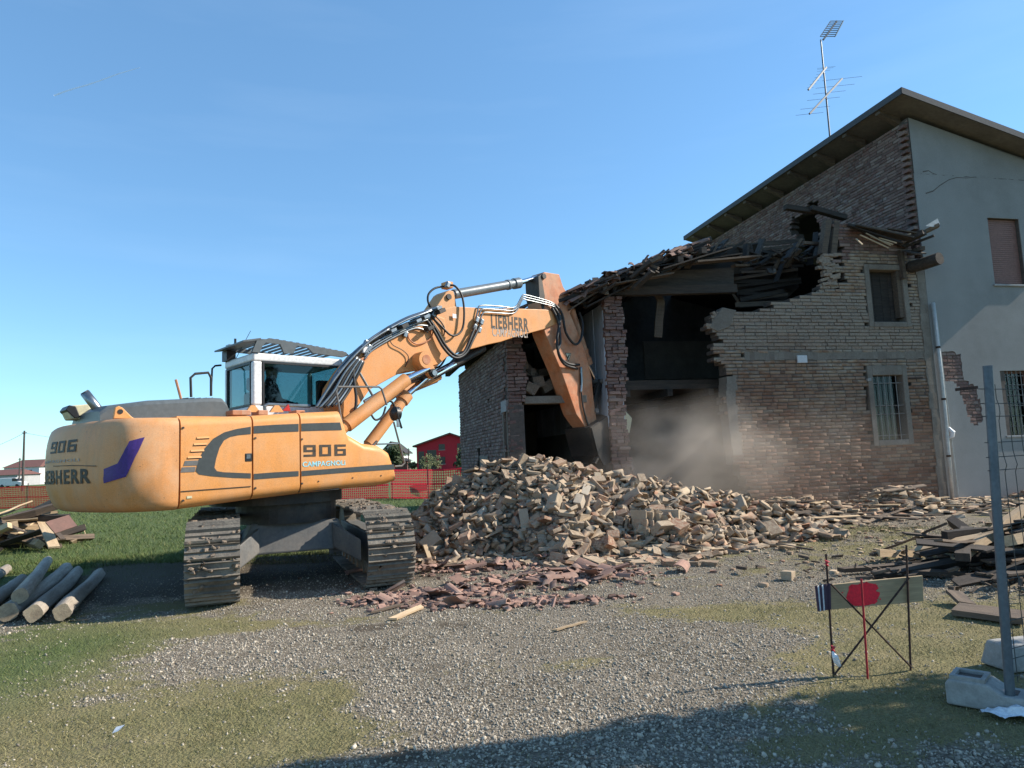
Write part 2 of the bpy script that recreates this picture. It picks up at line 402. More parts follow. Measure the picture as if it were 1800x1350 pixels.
# ================================================================ ground
def _blobs(lst):
    return [(gpt(px, py), rx, ry, w) for px, py, rx, ry, w in lst]
G_GRASS = _blobs([(40, 1170, 1.5, 1.7, 1.1), (20, 1290, .7, .5, .9), (430, 1235, 1.15, 1.0, .85), (480, 1100, 1.2, .28, .7), (240, 1110, 1.2, .5, .7), (1680, 1090, 1.9, 1.5, .95), (1560, 1165, .8, .7, .8),
                  (1210, 1075, 1.1, .5, .8), (1030, 1165, .45, .32, .75), (1640, 960, 3.0, 1.6, .9), (1480, 1225, .7, .3, .6), (1650, 1270, .9, .5, .8), (1330, 1320, .5, .2, .5), (880, 1180, .4, .3, .45),
                  (300, 1320, .9, .35, .8), (560, 1290, .5, .35, .6), (1500, 930, 2.2, 1.0, .6), (1320, 1005, .7, .3, .5), (330, 1060, .8, .4, .6)])
G_BARE = _blobs([(420, 1115, 1.5, .25, .6), (640, 1140, .8, .6, .6), (760, 1220, .5, .5, .5), (950, 1120, 1.6, .6, .6), (1150, 1180, 1.0, .5, .5), (200, 1250, .35, .5, .35), (700, 1060, 1.5, .35, .5), (1250, 1130, .8, .5, .4)])
G_LUSH = _blobs([(20, 1180, 1.0, 1.2, 1.3), (0, 1110, 1.2, .8, .9), (150, 1130, .8, .6, .4)])
G_MUD = _blobs([(150, 1290, .7, .28, .32), (80, 1320, .6, .25, .3), (740, 1160, .5, .7, .45), (700, 1100, .9, .25, .7), (400, 1010, 2.9, 1.6, 1.6), (560, 1010, 1.8, 1.1, 1.3), (700, 1050, .9, .4, .7), (1120, 1095, .5, .12, .5), (1500, 905, 2.5, .8, .5), (680, 1330, .6, .2, .5), (980, 1330, .9, .15, .5)])
def _bsum(B, x, y):
    r = 0
    for c, rx, ry, w in B: r = r+w*np.exp(-((x-c[0])/rx)**2-((y-c[1])/ry)**2)
    return r
def gmasks(x, y):
    n = fbm(x, y, 1.6, 3)-.5; n2 = fbm(x, y, .35, 9)-.5; n3 = fbm(x, y, .09, 19)-.5
    g = _bsum(G_GRASS, x, y)+n*.95+n2*1.0+n3*.8+.03-_bsum(G_BARE, x, y)
    field = sstep(11.0, 13.0, y+n*2)*sstep(-2.6, -4.0, x+n*2)+sstep(22, 26, y)+sstep(-5.2, -6.6, x+n*1.2)*sstep(9.3, 11.0, y)+sstep(9, 13, x)*.8+sstep(-7, -9, x)
    g = np.clip(g+field, 0, 2)
    grass = sstep(.12, 1.0, g)*.93
    lush = np.clip(_bsum(G_LUSH, x, y)*.7+field*.8+n*.5, 0, 1)
    mud = np.clip(sstep(.3, .8, _bsum(G_MUD, x, y)+n*.5+n2*.9), 0, 1)
    return grass, lush, mud
def gheight(x, y):
    near = np.exp(-((x/40)**2+((y-8)/40)**2))
    h = (fbm(x, y, 2.5, 21)-.5)*.07+(fbm(x, y, .4, 33)-.5)*.03
    lip = .10*np.exp(-((x+8.0)/7.0)**2)*np.exp(-((y-12.3-.25*np.sin(x*1.3))/.35)**2)*sstep(-1, -3, x)
    return near*(h+lip)

def _axis(lo, hi, step, far, growth):
    a = list(np.arange(lo, hi+1e-6, step)); s = step
    while a[-1] < far: s *= growth; a.append(a[-1]+s)
    s = step
    while a[0] > -far: s *= growth; a.insert(0, a[0]-s)
    return np.array(a)
gx = _axis(-9, 9, .07, 4000, 1.16)
ys = list(np.arange(2.4, 9.0, .06))+list(np.arange(9.0, 16, .11)); s_ = .11
while ys[-1] < 5000: s_ *= 1.13; ys.append(ys[-1]+s_)
s_ = .06
while ys[0] > -400: s_ *= 1.3; ys.insert(0, ys[0]-s_)
gy = np.array(ys)
X, Y = np.meshgrid(gx, gy)
Z = gheight(X, Y)
gv = np.stack([X.ravel(), Y.ravel(), Z.ravel()], 1)
nx, ny = len(gx), len(gy)
ii, jj = np.meshgrid(np.arange(nx-1), np.arange(ny-1)); b0 = (jj*nx+ii).ravel()
gf = np.stack([b0, b0+1, b0+nx+1, b0+nx], 1)

t = NT('ground_mat')
at = t.n('ShaderNodeAttribute'); at.attribute_name = 'gm'
sp = t.n('ShaderNodeSeparateColor'); t.l(at.outputs['Color'], sp.inputs[0])
tc = t.n('ShaderNodeTexCoord'); ob = tc.outputs['Object']
vo = t.n('ShaderNodeTexVoronoi'); vo.inputs['Scale'].default_value = 46; t.l(ob, vo.inputs['Vector'])
vs = t.n('ShaderNodeSeparateColor'); t.l(vo.outputs['Color'], vs.inputs[0])
grav = t.ramp(vs.outputs[0], [(0, (.11, .087, .06)), (.4, (.205, .168, .12)), (.75, (.285, .24, .18)), (1, (.42, .375, .305))])
edge = t.ramp(vo.outputs['Distance'], [(0.0, 1.0), (.45, .85), (.75, .42)])
grav = t.mix(1.0, grav, edge, 'MULTIPLY')
nb = t.noise(ob, 1.1, 4, .6); grav = t.mix(t.ramp(nb, [(.35, 0.0), (.7, .45)]), grav, (.30, .25, .19))
n1 = t.noise(ob, 3.0, 6, .7); n2 = t.noise(ob, 60, 5, .7)
dry = t.mix(t.ramp(n1, [(.3, 0.0), (.7, 1.0)]), (.26, .212, .11), (.185, .165, .075))
lush = t.mix(t.ramp(n1, [(.3, 0.0), (.7, 1.0)]), (.075, .105, .03), (.115, .145, .05))
gr = t.mix(sp.outputs[1], dry, lush)
gr = t.mix(1.0, gr, t.ramp(n2, [(.25, .45), (.75, 1.4)]), 'MULTIPLY')
gmk = t.ramp(t.math('ADD', sp.outputs[0], t.math('MULTIPLY', t.math('SUBTRACT', n2, .5), 1.5)), [(.25, 0.0), (.75, 1.0)])
col = t.mix(gmk, grav, gr)
mud = t.mix(t.ramp(n2, [(.3, 0.0), (.7, 1.0)]), (.06, .046, .032), (.135, .108, .078))
col = t.mix(t.ramp(t.math('ADD', sp.outputs[2], t.math('MULTIPLY', t.math('SUBTRACT', n2, .5), .7)), [(.4, 0.0), (.75, .9)]), col, mud)
t.set(col, .95, 0, .2)
hh = t.math('ADD', t.math('MULTIPLY', t.math('SUBTRACT', 1.0, vo.outputs['Distance']), .8), n2)
t.bump(hh, .8, .025)

ground = np_mesh('ground', gv, gf, 'ground_mat', smooth=True, kind='structure')
gra, lus, mu = gmasks(gv[:, 0], gv[:, 1])
ca = ground.data.attributes.new('gm', 'FLOAT_COLOR', 'POINT')
ca.data.foreach_set('color', np.stack([gra, lus, mu, np.ones_like(mu)], 1).astype(np.float32).ravel())

# ---------------------------------------------------------------- loose gravel and short grass, real geometry in the near part
def ico():
    bm = bmesh.new(); bmesh.ops.create_icosphere(bm, subdivisions=1, radius=1)
    v = np.array([x.co[:] for x in bm.verts]); f = np.array([[q.index for q in p.verts] for p in bm.faces]); bm.free(); return v, f
IV, IF = ico()
def rot_rand(n, rng):
    q = rng.normal(size=(n, 4)); q /= np.linalg.norm(q, axis=1)[:, None]
    w, x, y, z = q.T
    return np.stack([np.stack([1-2*(y*y+z*z), 2*(x*y-z*w), 2*(x*z+y*w)], 1), np.stack([2*(x*y+z*w), 1-2*(x*x+z*z), 2*(y*z-x*w)], 1), np.stack([2*(x*z-y*w), 2*(y*z+x*w), 1-2*(x*x+y*y)], 1)], 1)
def frustum_points(n, y0, y1, power, margin=.8):
    y = y0+(y1-y0)*RNG.random(n)**power
    x = (RNG.random(n)*2-1)*(.76*y+margin)
    return x, y
px_, py_ = frustum_points(190000, 2.9, 12.5, 1.3)
g_, l_, m_ = gmasks(px_, py_)
keep = RNG.random(len(px_)) < np.clip((1.0-g_*1.04)*(1-.72*m_)*(.35+1.0*fbm(px_, py_, .5, 55)), .006, 1)
px_, py_ = px_[keep][:88000], py_[keep][:88000]
n = len(px_)
sz = np.clip(RNG.lognormal(math.log(.0060), .40, n), .0034, .019)
Rm = rot_rand(n, RNG)
sc = np.stack([np.ones(n)*1.2, .7+.4*RNG.random(n), .5+.3*RNG.random(n)], 1)*sz[:, None]
jit = 1+(RNG.random((n, len(IV)))-.5)*.5
loc = IV[None]*jit[..., None]*sc[:, None, :]
loc = np.einsum('nij,nkj->nki', Rm, loc)
loc += np.stack([px_, py_, gheight(px_, py_)+sz*.25], 1)[:, None, :]
np_mesh('gravel', loc.reshape(-1, 3), (IF[None]+(np.arange(n)*len(IV))[:, None, None]).reshape(-1, 3), 'gravel_stone', kind='stuff',
        label='loose pale grey gravel scattered over the yard', category='gravel')

t = NT('grass_blade'); v = t.coord(True)
ge = t.n('ShaderNodeNewGeometry'); at = t.n('ShaderNodeAttribute'); at.attribute_name = 'lush'
d_ = t.ramp(ge.outputs['Random Per Island'], [(0, (.18, .15, .065)), (.5, (.265, .225, .11)), (.8, (.175, .17, .065)), (1, (.36, .31, .18))])
g_2 = t.ramp(ge.outputs['Random Per Island'], [(0, (.065, .10, .026)), (.5, (.10, .14, .042)), (.85, (.135, .16, .055)), (1, (.24, .22, .10))])
t.set(t.mix(at.outputs['Fac'], d_, g_2), .8, 0, .2)
x1, y1 = frustum_points(330000, 2.9, 14, 1.5)
g_, l_, m_ = gmasks(x1, y1)
keep = RNG.random(len(x1)) < np.clip(g_*(1-.75*m_)*(.2+1.5*(fbm(x1, y1, .22, 77)-.22)), .05, 1)
x1, y1, l1 = x1[keep], y1[keep], l_[keep]
x2, y2 = frustum_points(160000, 12, 40, 1.6)
x2 -= 6
g_, l_, m_ = gmasks(x2, y2)
keep = (RNG.random(len(x2)) < g_*.8) & (y2 < 34) & ((x2 < -2.6))
x1 = np.concatenate([x1, x2[keep]]); y1 = np.concatenate([y1, y2[keep]]); l1 = np.concatenate([l1, l_[keep]])
n = len(x1)
far = np.clip(y1/9, .7, 2.6)
hgt = (.014+.020*RNG.random(n)+.016*l1*RNG.random(n))*np.where(y1 > 12, 2.4, 1.0)*(.55+.9*fbm(x1, y1, .5, 91))
ang = RNG.random(n)*6.283; wd = .0022*far*(1+RNG.random(n))
lean = hgt*(.3+1.1*RNG.random(n)); la = RNG.random(n)*6.283
base = np.stack([x1, y1, gheight(x1, y1)-.004], 1)
sd = np.stack([np.cos(ang)*wd, np.sin(ang)*wd, np.zeros(n)], 1)
tip = base+np.stack([np.cos(la)*lean, np.sin(la)*lean, hgt], 1)
gvv = np.stack([base-sd, base+sd, tip], 1).reshape(-1, 3)
go = np_mesh('grass', gvv, np.arange(3*n).reshape(-1, 3), 'grass_blade', kind='stuff', label='short dry olive and green grass growing through the gravel yard', category='grass')
la_ = go.data.attributes.new('lush', 'FLOAT', 'POINT'); la_.data.foreach_set('value', np.repeat(l1, 3).astype(np.float32))
# ================================================================ farmhouse: shared frame, u along the facade, w into the building
_d = pray(1655, 770); KP = _O+_d*(17.4/_d[1]); KP[2] = 0
BANG = RAD(13.3)
E1 = np.array([math.cos(BANG), math.sin(BANG), 0]); E2 = np.array([-math.sin(BANG), math.cos(BANG), 0])
def FB(px, py, w=0.0):                                  # pixel on the plane at depth w, in the farmhouse frame
    p = ppt(px, py, KP+E2*w, E2)-KP; return (p @ E1, w, p[2])
def SB(px, py, u=0.0):
    p = ppt(px, py, KP+E1*u, E1)-KP; return (u, p @ E2, p[2])
def BW(u, w, z): return KP+E1*u+E2*w+np.array([0, 0, z])

# brick shapes: a few worn blocks shared by all bricks (unit size, scaled)
def worn_block(seed, jit=.035, cut=0.0, bev=.07):
    r = random.Random(seed); bm = bmesh.new(); bmesh.ops.create_cube(bm, size=1.0)
    if cut:
        for v in bm.verts:
            if v.co.x > 0: v.co.x -= r.random()*cut; v.co.z *= 1-r.random()*.25*cut
    bmesh.ops.bevel(bm, geom=bm.edges[:], offset=bev, segments=1, affect='EDGES', clamp_overlap=True)
    for v in bm.verts: v.co += Vector((r.uniform(-jit, jit)*.5, r.uniform(-jit, jit), r.uniform(-jit, jit)*1.4))
    bmesh.ops.triangulate(bm, faces=bm.faces[:])
    V = np.array([v.co[:] for v in bm.verts]); F = np.array([[q.index for q in f.verts] for f in bm.faces]); bm.free(); return V, F
BLOCKS = [worn_block(i, .045, 0, .045) for i in range(6)]
BROKEN = [worn_block(50+i, .05, (.12, .2, .45, .15, .3, .1, .25)[i], .028) for i in range(7)]
def block_mesh(V, F, name, mat):
    me = bpy.data.meshes.new(name); me.from_pydata(V.tolist(), [], F.tolist()); me.update(); me.materials.append(M[mat]); return me
_bm_cache = {}
def block_data(k, mat, broken=False):
    key = (k, mat, broken)
    if key not in _bm_cache: _bm_cache[key] = block_mesh(*(BROKEN if broken else BLOCKS)[k], 'brick', mat)
    return _bm_cache[key]
def merge_blocks(name, items, mat, parent, broken=False, **props):
    """items: (k, centre, size, 3x3) joined into one mesh"""
    vs, fs, off = [], [], 0
    src = BROKEN if broken else BLOCKS
    for k, c, s, R in items:
        V, F = src[k]; W = (V*np.array(s)) @ np.array(R).T+np.array(c)
        vs.append(W); fs.append(F+off); off += len(W)
    if not vs: return None
    return np_mesh(name, np.concatenate(vs), np.concatenate(fs), mat, parent, **props)

def lay_bricks(s0, s1, z0, z1, inside, ch=.083, bl=.285, seed=1, edge_drop=.0):
    r = random.Random(seed); out = []; runs = []
    k = 0; z = z0
    while z+ch*.5 < z1:
        s = s0-(bl*.5 if k % 2 else 0)-r.random()*.04
        zc = z+ch/2; row = []
        while s < s1:
            L = bl*(.5 if r.random() < .22 else 1.0)*r.uniform(.94, 1.05)
            a, b = max(s, s0), min(s+L, s1)
            if b-a > .05 and inside((a+b)/2, zc) and not (inside((a+b)/2, zc) == 2 and r.random() < edge_drop):
                out.append((a, b, zc)); row.append((a, b))
            s += L
        # mortar runs
        cur = None
        for a, b in row:
            if cur and a-cur[1] < .03: cur[1] = b
            else:
                if cur: runs.append((cur[0], cur[1], zc))
                cur = [a, b]
        if cur: runs.append((cur[0], cur[1], zc))
        z += ch; k += 1
    return out, runs

def brick_wall(thing_, name, axis, c0, sgn, s0, s1, z0, z1, inside, mat, thick=.32, singles=0, pick=None, seed=1, ch=.083, bl=.285, label=None, mort='mortar'):
    """axis 'u': runs along u with its face at w=c0 looking to -w;  axis 'w': runs along w with its face at u=c0 looking to -u"""
    bricks, runs = lay_bricks(s0, s1, z0, z1, inside, ch, bl, seed)
    mb = MB()
    for a, b, zc in runs:
        lo, hi = c0+.014, c0+thick
        if axis == 'u': mb.mm((a+.004, lo, zc-ch/2), (b-.004, hi, zc+ch/2))
        else: mb.mm((lo, a+.004, zc-ch/2), (hi, b-.004, zc+ch/2))
    w = mb.build(name, mort, thing_)
    if label: w['label'] = label
    r = random.Random(seed+5); its = []
    for a, b, zc in bricks:
        dp = .13; push = r.uniform(-.010, .008)
        size = (b-a-.012, dp, ch-.014-r.random()*.006)
        cc = ((a+b)/2+r.uniform(-.003, .003), c0+dp/2+push, zc+r.uniform(-.003, .003)) if axis == 'u' else (c0+dp/2+push, (a+b)/2, zc)
        ang = r.gauss(0, .012)
        if axis == 'u': R = Matrix.Rotation(ang, 3, 'Z') @ Matrix.Rotation(r.gauss(0, .008), 3, 'Y')
        else: R = Matrix.Rotation(ang+math.pi/2, 3, 'Z') @ Matrix.Rotation(r.gauss(0, .008), 3, 'Y')
        its.append((r.randrange(6), cc, size, R))
    order = list(range(len(its)))
    if pick: order.sort(key=lambda i: pick(its[i][1]))
    for i in order[:singles]:
        k, c, s, R = its[i]
        o = bpy.data.objects.new('brick', block_data(k, mat)); COL.objects.link(o); o.parent = w
        o.matrix_local = Matrix.LocRotScale(Vector(c), R.to_quaternion(), Vector(s))
    merge_blocks('brickwork', [its[i] for i in order[singles:]], mat, w, kind='stuff')
    return w

def smooth_poly(poly, u):
    return float(np.interp(u, [p[0] for p in poly], [p[1] for p in poly]))

# ================================================================ ruined barn
barn = thing('ruined_barn', 'half demolished brick barn with torn open front and collapsed tiled roof', 'barn', tuple(KP), BANG)
UL = FB(893, 700)[0]                                    # outer left corner
# front wall to the right of the breach: ragged top and left edge read from the photograph
TOP = [FB(*q) for q in [(1262, 546), (1330, 545), (1360, 541), (1363, 529), (1400, 526), (1418, 519), (1440, 515), (1446, 508), (1475, 462), (1497, 452), (1500, 440), (1545, 446), (1600, 452), (1640, 470)]]
TOP = [(p[0], p[2]) for p in TOP]
LEFT = sorted([(FB(px, py)[2], FB(px, py)[0]) for px, py in [(1258, 548), (1245, 575), (1266, 590), (1262, 615), (1258, 634), (1280, 640), (1278, 700), (1288, 790), (1296, 810), (1318, 850), (1325, 885)]])
UW = [FB(1527, 474), FB(1593, 566)]; LW = [FB(1533, 660), FB(1597, 772)]
UWb = (UW[0][0], UW[1][0], UW[1][2], UW[0][2]); LWb = (LW[0][0], LW[1][0], LW[1][2], LW[0][2])
CRACK = sorted([(FB(px, py)[2], FB(px, py)[0]) for px, py in [(1458, 440), (1474, 462), (1480, 476), (1470, 486), (1484, 492), (1468, 505), (1462, 514), (1474, 520)]])
def front_inside(u, z):
    if z > smooth_poly(TOP, u): return 0
    if u < np.interp(z, [p[0] for p in LEFT], [p[1] for p in LEFT]): return 0
    for a, b, lo, hi in (UWb, LWb):
        if a-.13 < u < b+.13 and lo-.12 < z < hi+(.22 if hi < 4 else .12): return 0
    if z > CRACK[0][0] and abs(u-np.interp(z, [p[0] for p in CRACK], [p[1] for p in CRACK])) < .055: return 0
    if 3.68 < z < 3.82 and u > -5.3: return 0            # plaster string course
    return 1
fw_ = brick_wall(barn, 'front_wall', 'u', 0.0, -1, -6.3, -.02, 0.0, 6.6, front_inside, 'brick_wall', singles=300, pick=lambda c: -c[2] if c[2] < 5.2 else 0, seed=3)
# leaning fragment beside the crack: bricks slipped out of their courses
r_ = random.Random(4); its = []
frag = [FB(*q) for q in [(1450, 455), (1474, 464), (1472, 500), (1452, 505), (1440, 490)]]
for k in range(34):
    u, w, z = FB(1446+r_.random()*26, 446+r_.random()*66, 0)
    its.append((r_.randrange(6), (u, .06+r_.uniform(-.03, .03), z), (.24, .13, .07), Matrix.Rotation(r_.gauss(-.12, .1), 3, 'Y') @ Matrix.Rotation(r_.gauss(0, .08), 3, 'Z')))
for k, c, s, R in its:
    o = bpy.data.objects.new('slipped_brick', block_data(k, 'brick_wall')); COL.objects.link(o); o.parent = fw_
    o.matrix_local = Matrix.LocRotScale(Vector(c), R.to_quaternion(), Vector(s))
# plaster string course and window surrounds
mb = MB(); n_ = 40
for i in range(n_):
    a = -5.25+(5.2*i)/n_; b = a+5.2/n_
    mb.mm((a, -.003-.006*r_.random(), 3.645+.02*r_.random()), (b, .3, 3.855-.02*r_.random()))
mb.build('string_course', 'plaster', fw_)
def surround(parent, wb, name='window_surround', up=.30, mat='plaster', d=.02):
    a, b, lo, hi = wb; mb = MB()
    up -= .06; mb.mm((a-.14, -d, lo-.13), (a, .3, hi+up)); mb.mm((b, -d-.002, lo-.13), (b+.14, .3, hi+up))
    mb.mm((a, -d-.004, hi), (b, .3, hi+up)); mb.mm((a, -d-.003, lo-.13), (b, .3, lo))
    return mb.build(name, mat, parent, bevel=.012)
surround(fw_, UWb, up=.2); surround(fw_, LWb)
def window_fill(parent, wb, curtain=False, grille=True, w0=.0, nv=4, hz=(.12, .47, .60, .93), glassy=True, matg='iron_grille'):
    a, b, lo, hi = wb
    win = MB().mm((a+.001, w0+.24, lo+.001), (b-.001, w0+.30, hi-.001)).build('window', 'window_dark', parent)
    if curtain:
        mb = MB(); N = 14
        for i in range(N):
            x0 = a+(b-a)*(.42+.5*i/N); x1 = a+(b-a)*(.42+.5*(i+1)/N); o0 = .215-.012*(i % 2); o1 = .215-.012*((i+1) % 2)
            mb.add([(x0, w0+o0, lo+.05), (x1, w0+o1, lo+.05), (x1, w0+o1, hi-.2), (x0, w0+o0, hi-.2)], [(0, 1, 2, 3)])
        mb.build('curtain', 'curtain', win)
    if glassy: MB().mm((a+.02, w0+.17, lo+.02), (b-.02, w0+.176, hi-.02)).build('pane', 'window_glass', win)
    if grille:
        for i in range(nv):
            x = a+(b-a)*(i+1)/(nv+1); MB().cyl((x, w0+.03, lo-.02), (x, w0+.03, hi+.02), .011, n=6).build('grille_bar', matg, win)
        for q in hz:
            z = hi-(hi-lo)*q; MB().cyl((a-.02, w0+.046, z), (b+.02, w0+.046, z), .009, n=6).build('grille_bar', matg, win)
    return win
window_fill(fw_, LWb, curtain=True)
# upper window: boarded shutter, dark opening
a, b, lo, hi = UWb
win = MB().mm((a, .26, lo), (b, .30, hi)).build('window', 'window_dark', fw_)
for i in range(4):
    x0 = a+(b-a)*i/4+.006; x1 = a+(b-a)*(i+1)/4-.006
    MB().mm((x0, .20+.004*i, lo+.01), (x1, .235, hi-.02)).build('shutter_board', 'wood_dark', win)
MB().mm((a+(b-a)*.86, .02, lo+.12), (b+.03, .19, hi+.35)).build('jamb_post', 'wood_grey', win)
# iron hooks, junction box, door jamb plaster at the breach edge
MB().bar(FB(1598, 665, -.04), FB(1622, 664, -.04), .02, .03).build('shutter_hook', 'rebar', fw_)
MB().bar(FB(1524, 668, -.05), FB(1530, 667, -.02), .05, .07).build('shutter_hinge', 'iron_grille', fw_)
p = FB(1400, 625, -.02); q = FB(1418, 638, -.02)
jb = MB().mm((p[0], -.06, q[2]), (q[0], -.016, p[2])).build('junction_box', 'white_box', fw_, bevel=.008)
mb = MB(); lz = np.linspace(FB(1290, 800)[2], FB(1278, 662)[2], 12)
for z0, z1 in zip(lz[:-1], lz[1:]):
    u0 = float(np.interp((z0+z1)/2, [p[0] for p in LEFT], [p[1] for p in LEFT]))
    mb.mm((u0-.03, -.015-.01*r_.random(), z0), (u0+.17+.08*r_.random(), .34, z1))
mb.build('door_jamb', 'plaster', fw_)
# plastered lump hanging at the top left of that wall
mb = MB()
pts = [FB(*q, -.02) for q in [(1270, 540), (1295, 545), (1283, 575), (1262, 583), (1248, 576), (1255, 560)]]
mb.prism(pts, [(x, .25, z) for x, w, z in pts]); mb.build('plaster_lump', 'plaster', fw_, bevel=.02)
for px, py, an in ((1259, 556, 1.0), (1250, 572, .1), (1268, 632, -.2), (1262, 612, .0)):
    u, w, z = FB(px, py, 0); o = bpy.data.objects.new('slipped_brick', block_data(2, 'brick_wall')); COL.objects.link(o); o.parent = fw_
    o.matrix_local = Matrix.LocRotScale(Vector((u, .05, z)), Matrix.Rotation(an, 3, 'Y').to_quaternion(), Vector((.27, .13, .07)))
# rendered strip at the joint with the house
mb = MB()
for i in range(30):
    z0 = i*.2; mb.mm((-.22-.06*r_.random(), -.016-.006*r_.random(), z0), (-.002, .3, z0+.2))
mb.build('corner_render', 'plaster', fw_)
# ---- left outer wall
ZL = 4.25
LSLIT = sorted([SB(px, py, UL)[1] for px, py in ((868, 760), (876, 760))]); 
def left_inside(w, z):
    if z > ZL+.0: return 0
    if .18 < w < .52 and z < 2.62: return 0               # narrow window at the corner
    if 3.55 < w < 3.95 and z < 1.95: return 0
    if 2.0 < w < 2.25 and 2.98 < z < 3.06: return 0
    if w < .12+.25*(math.sin(z*9.0)*.5+.5) and z > 2.7: return 0
    return 1
lw = brick_wall(barn, 'side_wall', 'w', UL, -1, 0.0, 6.75, 0.0, ZL, left_inside, 'brick_dark', thick=.34, singles=0, seed=8)
MB().mm((UL-.03, .10, 2.62), (UL+.3, .62, 2.86)).build('slit_lintel', 'stone_lintel', lw)
MB().mm((UL-.012, .10, .0), (UL+.3, .19, 2.615)).build('slit_jamb', 'plaster', lw)
MB().mm((UL-.010, .51, .0), (UL+.3, .60, 2.615)).build('slit_jamb', 'plaster', lw)
MB().mm((UL+.10, .19, .0), (UL+.13, .51, 2.6)).build('slit_board', 'plaster_blue', lw)
MB().mm((UL-.02, 2.4, .0), (UL+.01, 3.5, 1.7)).build('render_patch', 'plaster', lw)
# broken pier at the front corner
mb = MB(); z = 0.0; its = []
while z < 4.2:
    e = .22+.20*(math.sin(z*2.3)*.5+.5)*(1 if z > 2.4 else .6)+r_.uniform(-.04, .05)
    x = UL+.02
    while x < UL+e-.04:
        L = min(r_.choice((.14, .2, .27)), max(.08, UL+e+.03-x)); its.append((r_.randrange(6), (x+L/2, .085+r_.uniform(-.02, .03), z+.037), (L, .15, .066), Matrix.Rotation(r_.gauss(0, .07), 3, 'Z') @ Matrix.Rotation(r_.gauss(0, .06), 3, 'Y'))); x += L+.01
    mb.mm((UL+.03, .09, z), (UL+.03+e, .36, z+.078)); z += .078
pier = mb.build('corner_pier', 'mortar', barn)
for k, c, s, R in its:
    o = bpy.data.objects.new('brick', block_data(k, 'brick_dark')); COL.objects.link(o); o.parent = pier
    o.matrix_local = Matrix.LocRotScale(Vector(c), R.to_quaternion(), Vector(s))
# lintel over the left doorway, with rubble lying on it
a = FB(921, 697, .1); b = FB(1012, 708, .1)
MB().mm((a[0], .06, b[2]), (b[0]+.25, .38, a[2])).build('door_lintel', 'plaster', barn, bevel=.01)
# wall above doorway has gone; inner walls behind
def rough_block(seed, c, s, mat, name, parent):
    V, F = BROKEN[seed % 7]; me = block_mesh(V, F, name, mat); o = bpy.data.objects.new(name, me); COL.objects.link(o); o.parent = parent
    o.matrix_local = Matrix.LocRotScale(Vector(c), Matrix.Rotation(random.uniform(-.5, .5), 3, 'Y').to_quaternion(), Vector(s)); return o
for px, py, w_ in ((930, 655, .5), (945, 672, .3), (960, 680, .4), (975, 668, .7), (990, 680, .5), (935, 685, .2), (1000, 660, .9), (915, 640, .4), (955, 655, .9)):
    c = FB(px, py, w_); rough_block(px, c, (random.uniform(.25, .6), .3, random.uniform(.15, .3)), 'rubble_fill', 'rubble_chunk', barn)
MB().bar(FB(905, 625, .3), FB(948, 672, .5), .16, .16).build('fallen_beam', 'wood_grey', barn)
MB().bar(FB(940, 660, .9), FB(1000, 655, 1.2), .14, .14).build('fallen_beam', 'wood_grey', barn)
# ---- partition wall, seen end-on with its blue plastered flank
UP = FB(1066, 600)[0]
mb = MB(); its = []; z = 0.0
ztop = 5.15
while z < ztop:
    x = UP+r_.uniform(-.01, .03); wid = .45+.05*math.sin(z*1.9)+r_.uniform(-.02, .02)
    while x < UP+wid-.05:
        L = min(r_.choice((.13, .17, .27)), max(.08, UP+wid+.02-x)); its.append((r_.randrange(6), (x+L/2, .15+r_.uniform(-.04, .04), z+.037), (L-.008, .16, .068), Matrix.Rotation(r_.gauss(0, .08), 3, 'Z') @ Matrix.Rotation(r_.gauss(0, .07), 3, 'Y'))); x += L+.006
    mb.mm((UP+.03, .12, z), (UP+wid-.04, .5, z+.077)); z += .077
part = mb.build('partition_end', 'mortar', barn)
for k, c, s, R in its:
    o = bpy.data.objects.new('brick', block_data(k, 'brick_dark')); COL.objects.link(o); o.parent = part
    o.matrix_local = Matrix.LocRotScale(Vector(c), R.to_quaternion(), Vector(s))
mb = MB()
for i in range(10):
    w0 = .17+i*.6; mb.mm((UP-.012*(i % 2), w0, 2.2), (UP+.4, w0+.6, 5.0+.0*i))
mb.build('partition_flank', 'plaster_blue', barn)
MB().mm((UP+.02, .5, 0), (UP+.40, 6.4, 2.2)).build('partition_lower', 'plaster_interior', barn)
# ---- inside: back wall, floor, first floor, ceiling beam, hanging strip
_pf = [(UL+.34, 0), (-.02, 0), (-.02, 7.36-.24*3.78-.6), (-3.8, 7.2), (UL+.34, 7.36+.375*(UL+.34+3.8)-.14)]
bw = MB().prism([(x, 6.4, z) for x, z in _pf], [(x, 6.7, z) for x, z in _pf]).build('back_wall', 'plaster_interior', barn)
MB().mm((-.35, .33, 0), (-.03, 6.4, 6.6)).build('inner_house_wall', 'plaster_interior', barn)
a = FB(1130, 600, 6.36); b = FB(1275, 665, 6.36); MB().mm((a[0], 6.34, b[2]), (b[0], 6.38, a[2])).build('wall_panel', 'plaster', bw)
ZF = FB(1190, 668, 1.2)[2]
fl = MB().mm((UP+.42, 1.2, ZF-.22), (-.36, 6.38, ZF)).build('upper_floor', 'wood_dark', barn)
for i in range(7):
    u = UP+.8+i*1.1; MB().mm((u, 1.05, ZF-.40), (u+.14, 6.3, ZF-.225)).build('floor_joist', 'wood_dark', fl)
MB().mm((UL+.36, .9, 3.0), (UP-.02, 6.38, 3.2)).build('upper_floor', 'wood_dark', barn)
MB().bar(FB(1075, 513, .25), FB(1292, 508, .25), .2, .2).build('ceiling_beam', 'wood_dark', barn)
mb = MB(); N = 9; P = [FB(px, py, .6) for px, py in [(1146, 490), (1153, 512), (1162, 528), (1161, 545), (1159, 560), (1158, 580), (1157, 592)]]
